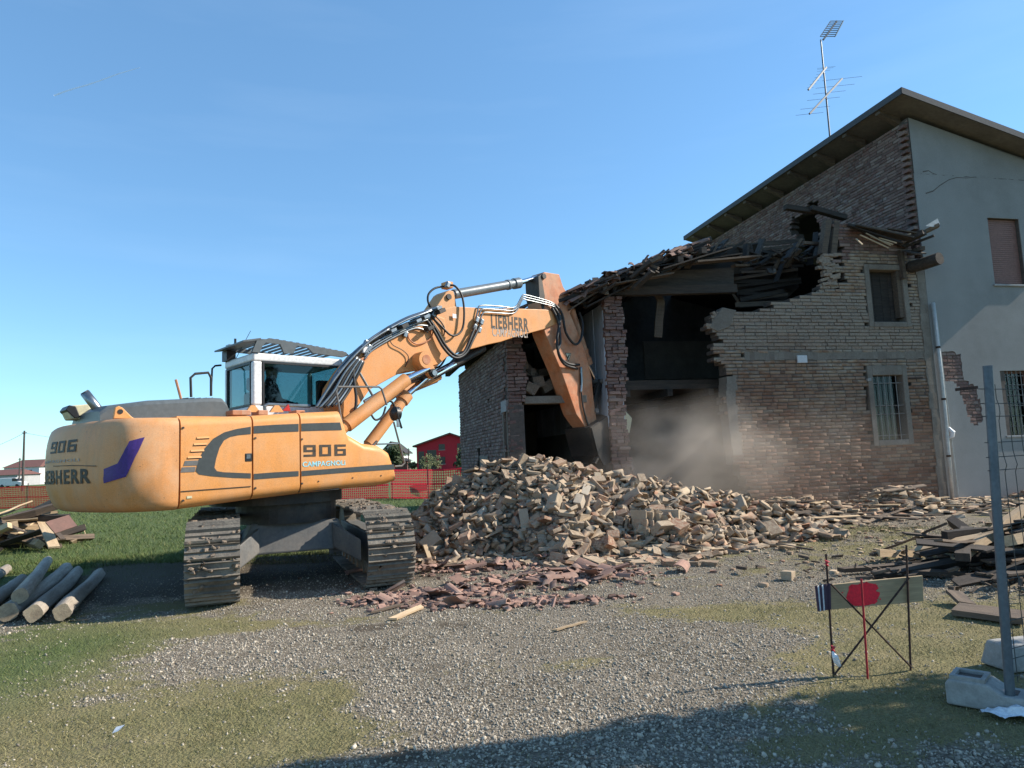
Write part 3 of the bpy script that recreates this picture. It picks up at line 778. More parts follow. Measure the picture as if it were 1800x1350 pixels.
mb.loft([[(p[0]-.10, .6, p[2]), (p[0]+.10, .6, p[2]-.02), (p[0]+.10, .63, p[2]-.02), (p[0]-.10, .63, p[2])] for p in P])
mb.build('hanging_strip', 'wood_grey', barn)
mb = MB(); P = [FB(px, py, .28) for px, py in [(1090, 492), (1150, 478), (1290, 470), (1290, 502), (1090, 508)]]
mb.prism(P, [(x, .45, z) for x, w, z in P]); mb.build('gable_board', 'wood_dark', barn)

# ---- roof: left slope keeps to the front, upper part broken back
def rz_(u): return 7.36+.375*(u+3.8) if u < -3.8 else 7.36-.24*(u+3.8)
def roof_part(name, u0, u1, w0, w1, th=.07, mat='wood_dark', dz=0.0, parent=barn):
    mb = MB(); z0, z1 = rz_(u0)+dz, rz_(u1)+dz
    mb.hexa([(u0, w0, z0-th), (u1, w0, z1-th), (u1, w1, z1-th), (u0, w1, z0-th), (u0, w0, z0), (u1, w0, z1), (u1, w1, z1), (u0, w1, z0)])
    return mb.build(name, mat, parent)
UE = UL-.55
deck = roof_part('roof_deck', UE, -6.05, -.25, 7.2, dz=-.12)
deck2 = roof_part('roof_deck', -6.04, -3.81, 2.6, 7.2, dz=-.12)
deck3 = roof_part('roof_deck', -3.80, -.02, 1.2, 7.2, dz=-.62)
rr = random.Random(12)
for i in range(9):                                       # purlins under the left slope
    u = UE+.25+i*.62
    MB().bar((u, -.2-rr.random()*.25, rz_(u)-.27), (u, 7.0, rz_(u)-.27), .13, .14).build('purlin', 'wood_dark', deck)
# curved clay tiles along the torn edge, three courses deep
def tile_mesh(seed, L=.44, w=.20, th=.016, mat='roof_tile', arc=2.4, cutoff=0):
    r = random.Random(seed); n = 7; rings = []
    for t0 in (0, .33, .66, 1.0):
        ro, ri = w/2*(1-.18*t0), w/2*(1-.18*t0)-th; ring = []
        L2 = t0*L*(1-(cutoff*r.random() if t0 == 1 else 0))
        for i in range(n): a = -arc/2+arc*i/(n-1); ring.append((L2-L/2+(cutoff*.1*r.random() if t0 == 1.0 else 0), ro*math.sin(a), ro*math.cos(a)-ro*.6))
        for i in range(n-1, -1, -1): a = -arc/2+arc*i/(n-1); ring.append((L2-L/2, ri*math.sin(a), ri*math.cos(a)-ro*.6))
        rings.append(ring)
    m = MB().loft(rings).mesh('tile'); m.materials.append(M[mat]); return m
TILES = [tile_mesh(i) for i in range(3)]
FRESH = [tile_mesh(10+i, mat='tile_fresh', cutoff=.6) for i in range(5)]
for row in range(4):
    for i in range(17):
        u = UE+.18+i*.335+rr.uniform(-.06, .06)
        if u > -6.1: continue
        w = -.16+row*.23+rr.uniform(-.05, .05)
        if row == 0 and rr.random() < .18: continue
        o = bpy.data.objects.new('roof_tile', TILES[rr.randrange(3)]); COL.objects.link(o); o.parent = deck
        R = Matrix.Rotation(rr.gauss(0, .09), 3, 'Z') @ Matrix.Rotation(-math.atan(.375)+rr.gauss(-.05, .06)+math.pi*0, 3, 'Y')
        o.matrix_local = Matrix.LocRotScale(Vector((u, w, rz_(u)-.05+.05*rr.random()+(.05 if rr.random() < .25 else 0))), R.to_quaternion(), Vector((1, 1, 1)))
# splintered boards under and along the torn edge
def board(p, q, w, h, mat, parent, name='broken_board', up=(0, 0, 1)):
    return MB().bar(p, q, w, h, up).build(name, mat, parent)
for (a, b, wd, hh, m_) in [((1010, 532), (1065, 508), .25, .03, 'wood_grey'), ((1030, 540), (1110, 500), .2, .03, 'wood_dark'), ((1080, 500), (1180, 482), .28, .03, 'wood_grey'), ((1100, 492), (1240, 455), .22, .04, 'wood_dark'),
                           ((1150, 470), (1300, 448), .25, .03, 'wood_dark'), ((1140, 455), (1200, 455), .3, .03, 'wood_grey'), ((1190, 445), (1250, 425), .22, .04, 'wood_dark'), ((1228, 448), (1248, 420), .10, .12, 'wood_grey'),
                           ((1160, 475), (1280, 438), .35, .03, 'wood_dark'), ((1220, 462), (1330, 452), .3, .04, 'wood_grey'), ((1000, 545), (1045, 515), .2, .03, 'wood_grey'), ((1100, 485), (1200, 452), .3, .03, 'wood_grey')]:
    board(FB(*a, -.15+rr.uniform(-.15, .2)), FB(*b, -.1+rr.uniform(-.15, .2)), wd, hh, m_, deck)
# collapsed deck hanging inside the breach: horizontal boards one over another
hang = MB().prism([FB(*q, 1.55) for q in [(1282, 436), (1400, 440), (1404, 505), (1372, 535), (1300, 542), (1292, 500)]], [(FB(*q, 1.6)) for q in [(1282, 436), (1400, 440), (1404, 505), (1372, 535), (1300, 542), (1292, 500)]]).build('collapsed_roof', 'wood_dark', barn)
for i in range(15):
    y = 436+i*7.2; x0 = 1276+i*1.4+rr.uniform(-6, 8); x1 = 1404-(max(0, i-9)*7)+rr.uniform(-14, 14)
    board(FB(x0, y+rr.uniform(-5, 5)+3, 1.45-.02*i-rr.random()*.2), FB(x1, y-rr.uniform(-6, 14), 1.42-.02*i-rr.random()*.2), .04, rr.uniform(.05, .12), 'wood_grey' if rr.random() < .45 else 'wood_dark', hang, 'deck_board')
for a, b, wd, m_ in [((1245, 500), (1290, 470), .16, 'wood_grey'), ((1240, 490), (1275, 478), .1, 'wood_grey'), ((1285, 455), (1292, 478), .2, 'plaster'), ((1283, 508), (1300, 535), .12, 'wood_grey'), ((1200, 500), (1300, 480), .2, 'wood_dark'),
                     ((1385, 470), (1402, 440), .2, 'wood_grey'), ((1330, 455), (1385, 440), .15, 'wood_dark')]:
    board(FB(*a, 1.2), FB(*b, 1.1), wd, .06, m_, hang, 'broken_board')
# tangle of snapped rafters, boards and tiles along the torn roof edge
EDGE = [(1000, 524), (1060, 494), (1120, 470), (1180, 450), (1240, 432), (1300, 438), (1360, 446), (1400, 430), (1440, 418)]
for i in range(120):
    s = rr.random()*(len(EDGE)-1); k = int(s); f_ = s-k
    px = EDGE[k][0]*(1-f_)+EDGE[k+1][0]*f_; py = EDGE[k][1]*(1-f_)+EDGE[k+1][1]*f_+rr.uniform(-4, 34)*(1 if px > 1080 else .5)
    L = rr.uniform(12, 52); an = RAD(-22)+rr.gauss(0, .45)
    if rr.random() < .2: an = RAD(rr.uniform(40, 120)); L *= .6
    w0 = rr.uniform(-.45, .5) if px < 1250 else rr.uniform(.1, 1.5)
    dx, dy = math.cos(an)*L/2, math.sin(an)*L/2
    board(FB(px-dx, py-dy, w0), FB(px+dx, py+dy, w0+rr.uniform(-.4, .4)), rr.uniform(.05, .22), rr.uniform(.02, .07), rr.choice(('wood_dark', 'wood_dark', 'wood_dark', 'wood_grey')), deck, 'snapped_timber')
for i in range(46):
    s = rr.random()*4.4; k = int(s); f_ = s-k
    px = EDGE[k][0]*(1-f_)+EDGE[k+1][0]*f_; py = EDGE[k][1]*(1-f_)+EDGE[k+1][1]*f_-rr.uniform(-8, 9)
    o = bpy.data.objects.new('roof_tile', TILES[rr.randrange(3)]); COL.objects.link(o); o.parent = deck
    R = Matrix.Rotation(rr.gauss(0, .7), 3, 'Z') @ Matrix.Rotation(-.36+rr.gauss(0, .3), 3, 'Y') @ Matrix.Rotation(rr.gauss(0, .5), 3, 'X')
    o.matrix_local = Matrix.LocRotScale(Vector(FB(px, py, rr.uniform(-.3, .1))), R.to_quaternion(), Vector((rr.uniform(.7, 1.1), 1, 1)))
MB().prism([FB(*q, .55) for q in [(1170, 462), (1240, 436), (1300, 436), (1300, 480), (1170, 490)]], [FB(*q, .62) for q in [(1170, 462), (1240, 436), (1300, 436), (1300, 480), (1170, 490)]]).build('fallen_deck', 'wood_dark', barn)
# standing timbers and gable remains over the right-hand wall
MB().bar(FB(1445, 448, .1), FB(1454, 388, .1), .17, .15).build('standing_post', 'wood_grey', barn)
MB().bar(FB(1462, 452, .1), FB(1468, 390, .1), .16, .15).build('standing_post', 'wood_grey', barn)
MB().bar(FB(1380, 364, .3), FB(1432, 372, .3), .14, .12).build('ridge_timber', 'wood_dark', barn)
MB().bar(FB(1425, 366, .2), FB(1486, 383, .2), .16, .12).build('ridge_timber', 'wood_dark', barn)
def gable_in(u, z):
    t = smooth_poly(TOP, u)
    zt = np.interp(u, [FB(1478, 0)[0], FB(1490, 0)[0], FB(1600, 0)[0]], [FB(1478, 392)[2], FB(1490, 402)[2], FB(1600, 432)[2]])
    if z < t+.0 or z > zt or u < FB(1476, 440)[0]+.1*math.sin(z*8) or u > -.25: return 0
    return 1
brick_wall(barn, 'gable_remnant', 'u', .02, -1, -3.2, -.2, 5.9, 7.4, gable_in, 'brick_dark', thick=.3, singles=40, seed=21)
# right eave: battens, pale splintered slats, rafter ends
ev = MB().prism([FB(*q, -.1) for q in [(1486, 390), (1530, 402), (1600, 424), (1596, 436), (1520, 412)]], [FB(*q, .9) for q in [(1486, 390), (1530, 402), (1600, 424), (1596, 436), (1520, 412)]]).build('eave_deck', 'wood_dark', barn)
for a, b in [((1512, 413), (1562, 436)), ((1530, 416), (1570, 430)), ((1505, 420), (1516, 430)), ((1545, 418), (1576, 427)), ((1592, 414), (1600, 411)), ((1522, 410), (1566, 432))]:
    MB().bar(FB(*a, -.3), FB(*b, -.55), .035, .025).build('pale_slat', 'wood_pale', ev)
for a, b, wd, m_ in [((1490, 396), (1585, 428), .1, 'wood_dark'), ((1500, 398), (1600, 420), .3, 'wood_dark'), ((1530, 400), (1604, 418), .16, 'wood_grey'), ((1560, 402), (1612, 410), .1, 'wood_grey')]:
    MB().bar(FB(*a, -.2), FB(*b, -.45), wd, .03).build('batten', m_, ev)
for a, b, wd, hh, m_ in [((1580, 430), (1650, 396), .22, .07, 'wood_grey'), ((1590, 434), (1642, 414), .06, .05, 'wood_dark'), ((1586, 426), (1625, 408), .16, .12, 'wood_dark'), ((1592, 440), (1618, 446), .3, .03, 'wood_dark'), ((1598, 446), (1622, 436), .12, .1, 'wood_grey')]:
    MB().bar(FB(*a, -.05), FB(*b, -.6), wd, hh).build('rafter_end', m_, ev)
MB().prism([FB(*q, -.62) for q in [(1627, 397), (1648, 384), (1652, 394), (1640, 399)]], [FB(*q, -.58) for q in [(1627, 397), (1648, 384), (1652, 394), (1640, 399)]]).build('zinc_scrap', 'downpipe', ev)
lg = MB().tube([FB(1600, 470, 0), FB(1625, 463, -.35), FB(1652, 454, -.75)], [.15, .155, .15], 12).build('projecting_log', 'wood_dark', barn)
p = FB(1582, 440, -.05); q = FB(1588, 490, -.05); MB().bar(p, q, .13, .1).build('standing_post', 'wood_grey', barn)

# ================================================================ stucco house on the right
house = thing('stucco_house', 'grey stuccoed farmhouse with bare brick flank and wide overhanging roof', 'house', tuple(KP), BANG)
def hz(u): return 10.18-.262*u                           # roof top surface
HU = 6.0; HD = 10.6
SH = (FB(1734, 383)[0], FB(1734, 383)[0]+1.02, FB(1745, 500)[2], FB(1734, 383)[2])
GR = (FB(1756, 652)[0], FB(1756, 652)[0]+.98, FB(1765, 766)[2], FB(1756, 652)[2])
def hpatch(u, z):
    a = [(.20, 3.86), (.62, 3.84), (.82, 3.72), (.84, 3.1), (1.16, 2.95), (1.30, 2.4), (1.26, 2.05), (1.02, 1.95), (.86, 2.15), (.78, 2.5), (.66, 2.9), (.45, 3.08), (.22, 3.12)]
    inside = False; j = len(a)-1
    for i in range(len(a)):
        if (a[i][1] > z) != (a[j][1] > z) and u < (a[j][0]-a[i][0])*(z-a[i][1])/(a[j][1]-a[i][1])+a[i][0]: inside = not inside
        j = i
    return inside
# stucco coat as a sheet over the masonry, broken away at the patch
su = np.linspace(0.004, HU, 110); sz_ = np.linspace(0, 1, 150)
idx = {}; vv = []; ff = []
rs = random.Random(3)
holes = [(SH[0], SH[1], SH[2], SH[3]), (GR[0], GR[1], GR[2], GR[3])]
us = sorted(set([round(float(x), 4) for x in np.arange(.004, HU, .075)]+[h for q in holes for h in q[:2]]))
zs = sorted(set([round(float(x), 4) for x in np.arange(0, 8.5, .075)]+[h for q in holes for h in q[2:]]))
us = [x for i, x in enumerate(us) if i == 0 or x-us[i-1] > .012 or x in [h for q in holes for h in q[:2]]]
def vtx(i, j, back):
    key = (i, j, back)
    if key not in idx:
        u, z = us[i], zs[j]; fixed = any(abs(u-h) < 1e-6 for q in holes for h in q[:2]) or any(abs(z-h) < 1e-6 for q in holes for h in q[2:]) or i == 0
        rs.seed(i*977+j)
        ju = 0 if fixed else rs.uniform(-.02, .02); jz = 0 if fixed else rs.uniform(-.02, .02)
        idx[key] = len(vv); vv.append((u+ju, -.022 if not back else .0, z+jz))
    return idx[key]
def solid(i, j):
    if i < 0 or j < 0 or i >= len(us)-1 or j >= len(zs)-1: return False
    u, z = (us[i]+us[i+1])/2, (zs[j]+zs[j+1])/2
    if hpatch(u, z): return False
    return not any(a < u < b and lo < z < hi for a, b, lo, hi in holes)
for i in range(len(us)-1):
    for j in range(len(zs)-1):
        if not solid(i, j): continue
        ff.append((vtx(i, j, 0), vtx(i+1, j, 0), vtx(i+1, j+1, 0), vtx(i, j+1, 0)))
        for di, dj, a, b in ((-1, 0, (0, 0), (0, 1)), (1, 0, (1, 0), (1, 1)), (0, -1, (0, 0), (1, 0)), (0, 1, (0, 1), (1, 1))):
            if not solid(i+di, j+dj):
                ff.append((vtx(i+a[0], j+a[1], 0), vtx(i+b[0], j+b[1], 0), vtx(i+b[0], j+b[1], 1), vtx(i+a[0], j+a[1], 1)))
ztop_ = zs[-1]
n0 = len(vv); vv += [(.004, -.022, ztop_), (HU, -.022, ztop_), (HU, -.022, hz(HU)-.2), (.004, -.022, hz(0)-.2)]; ff.append((n0, n0+1, n0+2, n0+3))
mb = MB(); mb.v = vv; mb.f = ff; st = mb.build('stucco_coat', 'stucco', house)
# masonry behind the coat, with window reveals
mb = MB()
for (a, b, lo, hi) in ((.002, SH[0], .0, 8.5), (SH[1], HU, 0, 8.5)):
    mb.mm((a, .002, lo), (b, .36, hi))
x0, x1 = SH[0], SH[1]
mb.mm((x0, .002, SH[3]), (x1, .36, 8.5)); mb.mm((x0, .002, GR[3]), (x1, .36, SH[2])); mb.mm((x0, .002, 0), (x1, .36, GR[2]))
mb.hexa([(.002, .002, 8.5), (HU, .002, 8.5), (HU, .36, 8.5), (.002, .36, 8.5), (.002, .002, hz(0)-.2), (HU, .002, hz(HU)-.2), (HU, .36, hz(HU)-.2), (.002, .36, hz(0)-.2)])
mb.build('masonry', 'mortar', house)
if GR[0] > x0: MB().mm((x0, .003, GR[2]), (GR[0], .36, GR[3])).build('masonry', 'mortar', house)
else: pass
bk, _ = lay_bricks(.15, 1.4, 1.9, 3.9, lambda u, z: 1 if hpatch(u, z) or any(hpatch(u+d, z+e) for d in (-.1, .1) for e in (-.06, .06)) else 0, .083, .285, 31)
for a_, b_, zc in bk:
    o = bpy.data.objects.new('brick', block_data(rs.randrange(6), 'brick_dark')); COL.objects.link(o); o.parent = st
    o.matrix_local = Matrix.LocRotScale(Vector(((a_+b_)/2, .052-.004*rs.random(), zc)), None, Vector((b_-a_-.012, .12, .068)))
# upper window with closed roller shutter, lower window with grille
a, b, lo, hi = SH
sw = MB().mm((a, .22, lo), (b, .30, hi)).build('window', 'window_dark', house)
N = int((hi-lo)/.055)
for i in range(N):
    z0 = lo+.01+i*(hi-lo-.02)/N; MB().mm((a+.01, .085, z0+.004), (b-.01, .10, z0+(hi-lo-.02)/N-.003)).build('shutter_slat', 'shutter_red', sw)
MB().mm((a-.06, -.07, lo-.05), (b+.06, .2, lo)).build('sill', 'stone_lintel', house, bevel=.006)
window_fill(house, GR, curtain=False, nv=6, hz=(.08, .22, .38, .54, .70, .86), matg='iron_grille')
MB().mm((GR[0]-.05, -.055, GR[2]-.05), (GR[1]+.05, .2, GR[2])).build('sill', 'stone_lintel', house, bevel=.006)
mb = MB().mm((GR[0]+.001, .15, GR[2]), (GR[0]+.06, .2, GR[3])); mb.mm((GR[1]-.06, .15, GR[2]), (GR[1]-.001, .2, GR[3])); mb.mm((GR[0]+.06, .15, GR[3]-.06), (GR[1]-.06, .2, GR[3]-.001)); mb.build('window_frame', 'shutter_red', house)
# cracks in the stucco: thin dark gaps with depth
for pts in ([(1627, 340), (1640, 336), (1652, 326), (1668, 316), (1682, 312), (1700, 313), (1716, 311)], [(1622, 302), (1632, 300), (1640, 305), (1647, 307)]):
    P = [FB(*q, -.0225) for q in pts]; mb = MB(); n = len(P)
    for i in range(n-1):
        w0 = .014*(1-i/n)+.004; w1 = .014*(1-(i+1)/n)+.004
        mb.add([(P[i][0], -.0245, P[i][2]-w0), (P[i+1][0], -.0245, P[i+1][2]-w1), (P[i+1][0], -.0245, P[i+1][2]+w1), (P[i][0], -.0245, P[i][2]+w0)], [(0, 1, 2, 3)])
    mb.build('crack', 'mortar', house)
# bare brick flank above the barn roof
_h = [SB(1391, 380), SB(1437, 388), SB(1437, 500), SB(1391, 470)]
HOLE = (_h[1][1], _h[0][1], min(_h[2][2], _h[3][2]), max(_h[0][2], _h[1][2])); print('HOLE', HOLE)
def flank_in(w, z):
    if z > 9.95: return 0
    if HOLE[0] < w+.12*math.sin(z*7) < HOLE[1] and HOLE[2] < z < HOLE[3]+.15*math.sin(w*5): return 0   # gaping hole where the barn loft joined
    return 1
brick_wall(house, 'flank_wall', 'w', .0, -1, .0, HD, 5.6, 9.95, flank_in, 'brick_dark', thick=.3, singles=180, pick=lambda c: c[1]-c[2]*.3, seed=41, ch=.085, bl=.29)
# toothed corner: bricks standing proud for a wall never built
for k in range(22):
    o = bpy.data.objects.new('toothing_brick', block_data(k % 6, 'brick_dark')); COL.objects.link(o); o.parent = house
    o.matrix_local = Matrix.LocRotScale(Vector((-.035-.01*rs.random(), .12+.02*rs.random(), 6.2+k*.17)), None, Vector((.16, .22, .085)))
MB().mm((.0, 9.9, 0), (.3, HD, 5.6)).build('flank_base', 'mortar', house)
MB().mm((.3, HD-.3, 0), (HU, HD, hz(HU)-.25)).build('rear_wall', 'stucco', house)
MB().hexa([(HU-.3, .36, 0), (HU, .36, 0), (HU, HD-.3, 0), (HU-.3, HD-.3, 0), (HU-.3, .36, hz(HU)-.22), (HU, .36, hz(HU)-.22), (HU, HD-.3, hz(HU)-.22), (HU-.3, HD-.3, hz(HU)-.22)]).build('right_wall', 'stucco', house)
# roof, rafters, trim
OU, OW0, OW1 = -.62, -.55, HD+.6
def slab(name, u0, u1, w0, w1, dz0, dz1, mat, parent):
    return MB().hexa([(u0, w0, hz(u0)+dz0), (u1, w0, hz(u1)+dz0), (u1, w1, hz(u1)+dz0), (u0, w1, hz(u0)+dz0), (u0, w0, hz(u0)+dz1), (u1, w0, hz(u1)+dz1), (u1, w1, hz(u1)+dz1), (u0, w1, hz(u0)+dz1)]).build(name, mat, parent)
roof = slab('roof', OU, HU+.6, OW0, OW1, -.06, 0, 'soffit', house)
slab('roof_cover', OU-.02, HU+.62, OW0-.02, OW1, .004, .07, 'roof_tile', roof)
slab('eave_trim', OU-.05, OU-.022, OW0-.05, OW1, -.08, .085, 'rake_trim', roof)
slab('rake_trim', OU-.05, HU+.6, OW0-.052, OW0-.022, -.08, .085, 'rake_trim', roof)
for i in range(9):
    w = .25+i*1.28
    u0, u1 = OU+.02, .02
    MB().hexa([(u0, w, hz(u0)-.15), (u1, w, hz(u1)-.25), (u1, w+.16, hz(u1)-.25), (u0, w+.16, hz(u0)-.15), (u0, w, hz(u0)-.065), (u1, w, hz(u1)-.065), (u1, w+.16, hz(u1)-.065), (u0, w+.16, hz(u0)-.065)]).build('rafter', 'wood_pale' if False else 'wood_grey', roof)
# downpipe with a cable beside it
P = [FB(px, py, -.12) for px, py in [(1637, 480), (1641, 532), (1656, 660), (1664, 740), (1668, 790), (1676, 880)]]
dpp = MB().tube([(p[0], -.10, p[2]) for p in P[1:]], .045, 10).build('downpipe', 'downpipe', house, smooth=True)
MB().tube([(P[1][0]+.09+.02*i, -.06, z) for i, z in enumerate(np.linspace(P[1][2], P[-1][2], 6))], .018, 6).build('cable', 'downpipe', dpp)
for z in (1.2, 2.6, 3.9): MB().cyl((float(np.interp(z, [q[2] for q in P[::-1]], [q[0] for q in P[::-1]])), -.10, z), (float(np.interp(z, [q[2] for q in P[::-1]], [q[0] for q in P[::-1]])), -.10, z+.05), .056, n=10).build('pipe_clip', 'rebar', dpp)
p = FB(1668, 760, -.1); MB().tube([(p[0]-.02, -.12, p[2]+.12), (p[0]+.06, -.15, p[2]), (p[0]+.05, -.13, p[2]-.1), (p[0], -.1, p[2]-.14)], [.03, .06, .05, .02], 8).build('tied_rag', 'tape_white', dpp)
# ================================================================ aerial on the roof
au = .35; ab = SB(1458, 232, au); atp = SB(1447, 70, au)
base_z = hz(au)
aw = ab[1]
mast_h = atp[2]-base_z
aer = thing('tv_aerial', 'television aerial mast with stacked antennas on the farmhouse roof', 'aerial', tuple(BW(au, aw, base_z+.07)), BANG)
MB().cyl((0, 0, -.02), (0, 0, mast_h), .028, .022, 8).build('mast', 'antenna_metal', aer)
def ap(px, py):                                           # pixel on the mast's facade-parallel plane
    q = FB(px, py, aw); return Vector((q[0]-au, 0, q[2]-base_z-.07))
k_ = aw
def yagi(a, b, elems, r=.014):
    a, b = a*1.0, b*1.0; a.y *= .15; b.y *= .15
    bo = MB().bar(a, b, .05, .05).build('antenna_boom', 'antenna_metal', aer)
    d = (b-a)
    for t_, ln in elems:
        c = a+d*t_; MB().cyl(c+Vector((-ln*.9, ln*.35, 0)), c+Vector((ln*.9, -ln*.35, 0)), r*.35, n=5).build('element', 'antenna_metal', bo)
a, b = ap(1418, 204), ap(1483, 136)
a.y = -.9; b.y = .5
yagi(a, b, [(0, .42), (.17, .45), (.42, .5), (.6, .5), (.78, .6), (1, .62)])
a, b = ap(1416, 162), ap(1453, 118); a.y = -.9; b.y = .1
yagi(a, b, [(.1, .1), (.25, .1), (.4, .1), (.55, .12), (.7, .14), (.85, .2), (.95, .25), (1.0, .28)], .010)
# panel antenna at the mast head
pc = [ap(1442, 64), ap(1468, 64), ap(1482, 37), ap(1460, 37)]
pan = MB().bar(ap(1447, 70), (pc[2]+pc[3])/2, .05, .05).build('panel_spine', 'antenna_metal', aer)
for i in range(9):
    t_ = i/8; MB().bar(pc[0].lerp(pc[3], t_), pc[1].lerp(pc[2], t_), .025, .012).build('panel_rod', 'antenna_metal', pan)
MB().bar(pc[1], pc[2], .07, .02).build('panel_edge', 'white_box', pan)
MB().bar(pc[0], pc[3], .03, .02).build('panel_edge', 'antenna_metal', pan)
# ================================================================ excavator
XC = np.array([-3.62, 10.7, 0.0]); XTH = RAD(43.5)
XF = np.array([math.cos(XTH), math.sin(XTH), 0]); XL = np.array([-math.sin(XTH), math.cos(XTH), 0])
def EX(px, py, l=0.0):                                   # pixel on the upright plane l metres to the machine's left, machine frame
    p = ppt(px, py, XC+XL*l, XL)-XC; return Vector((p @ XF, l, p[2]))
def EXf(px, py, f=0.0):                                  # pixel on the cross plane f metres ahead of the slew centre
    p = ppt(px, py, XC+XF*f, XF)-XC; return Vector((f, p @ XL, p[2]))
ex = thing('excavator', 'orange tracked excavator with white cab tearing down the barn', 'excavator', tuple(XC), XTH)

# ---- lettering
def text_faces(s, size, bold=0.0, space=1.0):
    cu = bpy.data.curves.new('txt', 'FONT'); cu.body = s; cu.size = size; cu.offset = bold; cu.space_character = space; cu.resolution_u = 3
    ob = bpy.data.objects.new('txt', cu); COL.objects.link(ob)
    dg = bpy.context.evaluated_depsgraph_get(); dg.update()
    me = ob.evaluated_get(dg).to_mesh()
    V = [v.co.copy() for v in me.vertices]; F = [tuple(p.vertices) for p in me.polygons]
    bpy.data.objects.remove(ob); bpy.data.curves.remove(cu)
    return V, F
def place_text(name, s, mapf, width, height, mat, parent, bold=0.0, space=1.0):
    """mapf(a, b) gives a point for a in 0..width, b in 0..height"""
    V, F = text_faces(s, 1.0, bold, space)
    x0 = min(v.x for v in V); x1 = max(v.x for v in V); y0 = min(v.y for v in V); y1 = max(v.y for v in V)
    P = [mapf((v.x-x0)/(x1-x0)*width, (v.y-y0)/(y1-y0)*height) for v in V]
    mb = MB(); mb.add(P, F); o = mb.build(name, mat, parent); return o
def digits_906(mapf, width, height, mat, parent, hollow=None):
    """squared digits drawn as bars"""
    segs = {'9': [(0, .8, 1, 1), (0, .4, 1, .58), (0, .58, .25, .8), (.75, 0, 1, .8), (0, 0, .75, .18)],
            '0': [(0, .8, 1, 1), (0, 0, 1, .18), (0, .18, .25, .8), (.75, .18, 1, .8)],
            '6': [(0, .8, 1, 1), (0, 0, 1, .18), (0, .18, .25, .8), (.75, .18, 1, .42), (.25, .42, 1, .6)]}
    for i, ch in enumerate('906'):
        mb = MB()
        for a, b, c, d in segs[ch]:
            x0 = (i*1.3+a)/3.6*width; x1 = (i*1.3+c)/3.6*width
            mb.add([mapf(x0, b*height), mapf(x1, b*height), mapf(x1, d*height), mapf(x0, d*height)], [(0, 1, 2, 3)])
        mb.build('digit', mat, parent)

# ---- side body: three panels and a front lobe swept along the machine
LS = -1.27
def _edge(pts): return sorted([(EX(px, py, LS).x, EX(px, py, LS).z) for px, py in pts])
TOPE = _edge([(250, 736), (315, 734), (380, 732), (443, 730), (527, 725), (598, 722), (603, 736), (612, 762), (640, 779), (668, 783), (684, 794), (693, 822), (695, 840)])
BOTE = _edge([(250, 899), (315, 896), (447, 878), (530, 868), (620, 858), (676, 853), (690, 849), (694, 845)])
def zt(f): return float(np.interp(f, [p[0] for p in TOPE], [p[1] for p in TOPE]))
def zb(f): return float(np.interp(f, [p[0] for p in BOTE], [p[1] for p in BOTE]))
F0, F1, F2, F3 = EX(316, 800, LS).x, EX(444, 800, LS).x, EX(528, 800, LS).x, EX(694.5, 842, LS).x
def section(f, depth=.5):
    t_, b_ = zt(f), zb(f); r = min(.11, (t_-b_)*.42); rb = min(.13, (t_-b_)*.42); P = []
    P.append((f, LS+depth, t_))
    for k in range(6): a = math.pi/2*k/5; P.append((f, LS+r-r*math.sin(a)*1.0, t_-r+r*math.cos(a)))
    for k in range(6): a = math.pi/2*k/5; P.append((f, LS+rb-rb*math.cos(a), b_+rb-rb*math.sin(a)))
    P.append((f, LS+depth, b_)); return P
def swept(name, fa, fb, mat='orange'):
    fs = [fa]+[p[0] for p in TOPE if fa+.01 < p[0] < fb-.01]+[fb]
    fs = sorted(set(fs+[fa+(fb-fa)*k/6 for k in range(7)]))
    o = MB().loft([section(f) for f in fs]).build(name, mat, ex); smooth_by_angle(o, 38); return o
g = .011
pan1 = swept('side_door', F0+g, F1-g); pan2 = swept('side_door', F1+g, F2-g); pan3 = swept('front_side_panel', F2+g, F3)
MB().mm((F0-.03, LS+.06, 1.27), (EX(598, 730, LS).x, 1.15, zt(F1)-.06)).build('machine_deck', 'steel_dark', ex)
MB().mm((EX(598, 730, LS).x, -.9, 1.27), (F3-.1, .1, 1.75)).build('front_deck', 'steel_dark', ex)
MB().mm((F0, LS+.12, zt(F1)-.058), (EX(596, 730, LS).x, 1.2, zt(F1)-.012)).build('deck_plate', 'orange', ex)
def sp(px, py): return EX(px, py, LS-.004)
def spm(x, z): return Vector((x, LS-.004, z))
def strip(upper, lower, parent, name='stripe', mat='stripe_grey'):
    mb = MB(); n = len(upper)
    U = [sp(*q) for q in upper]; L = [sp(*q) for q in lower]
    mb.add(U+L, [(i, i+1, n+i+1, n+i) for i in range(n-1)]); return mb.build(name, mat, parent)
# the grey band that loops round the doors
O_ = [(441, 750), (416, 754), (394, 760), (375, 771), (360, 788), (349, 809), (344, 828), (350, 834), (370, 837), (410, 840), (441, 841)]
I_ = [(441, 763), (419, 765), (405, 768), (394, 774), (386, 787), (380, 806), (377, 822), (381, 828), (392, 830), (415, 831), (441, 832)]
strip(O_, I_, pan1)
strip([(446, 749), (485, 746.5), (525, 745)], [(446, 762), (485, 760), (525, 758.5)], pan2); strip([(446, 833), (485, 830), (525, 828)], [(446, 843), (485, 840), (525, 837)], pan2)
strip([(530, 744.5), (560, 743.5), (598, 742.5)], [(530, 758), (560, 757), (601, 756)], pan3); strip([(530, 828), (600, 822.5), (692, 816)], [(530, 837), (600, 831.5), (694.5, 825)], pan3)
a, b = sp(534, 803), sp(608, 781)
digits_906(lambda x, y: spm(a.x+x, a.z+y), b.x-a.x, b.z-a.z, 'decal_worn', pan3)
a, b = sp(532, 821), sp(607, 809)
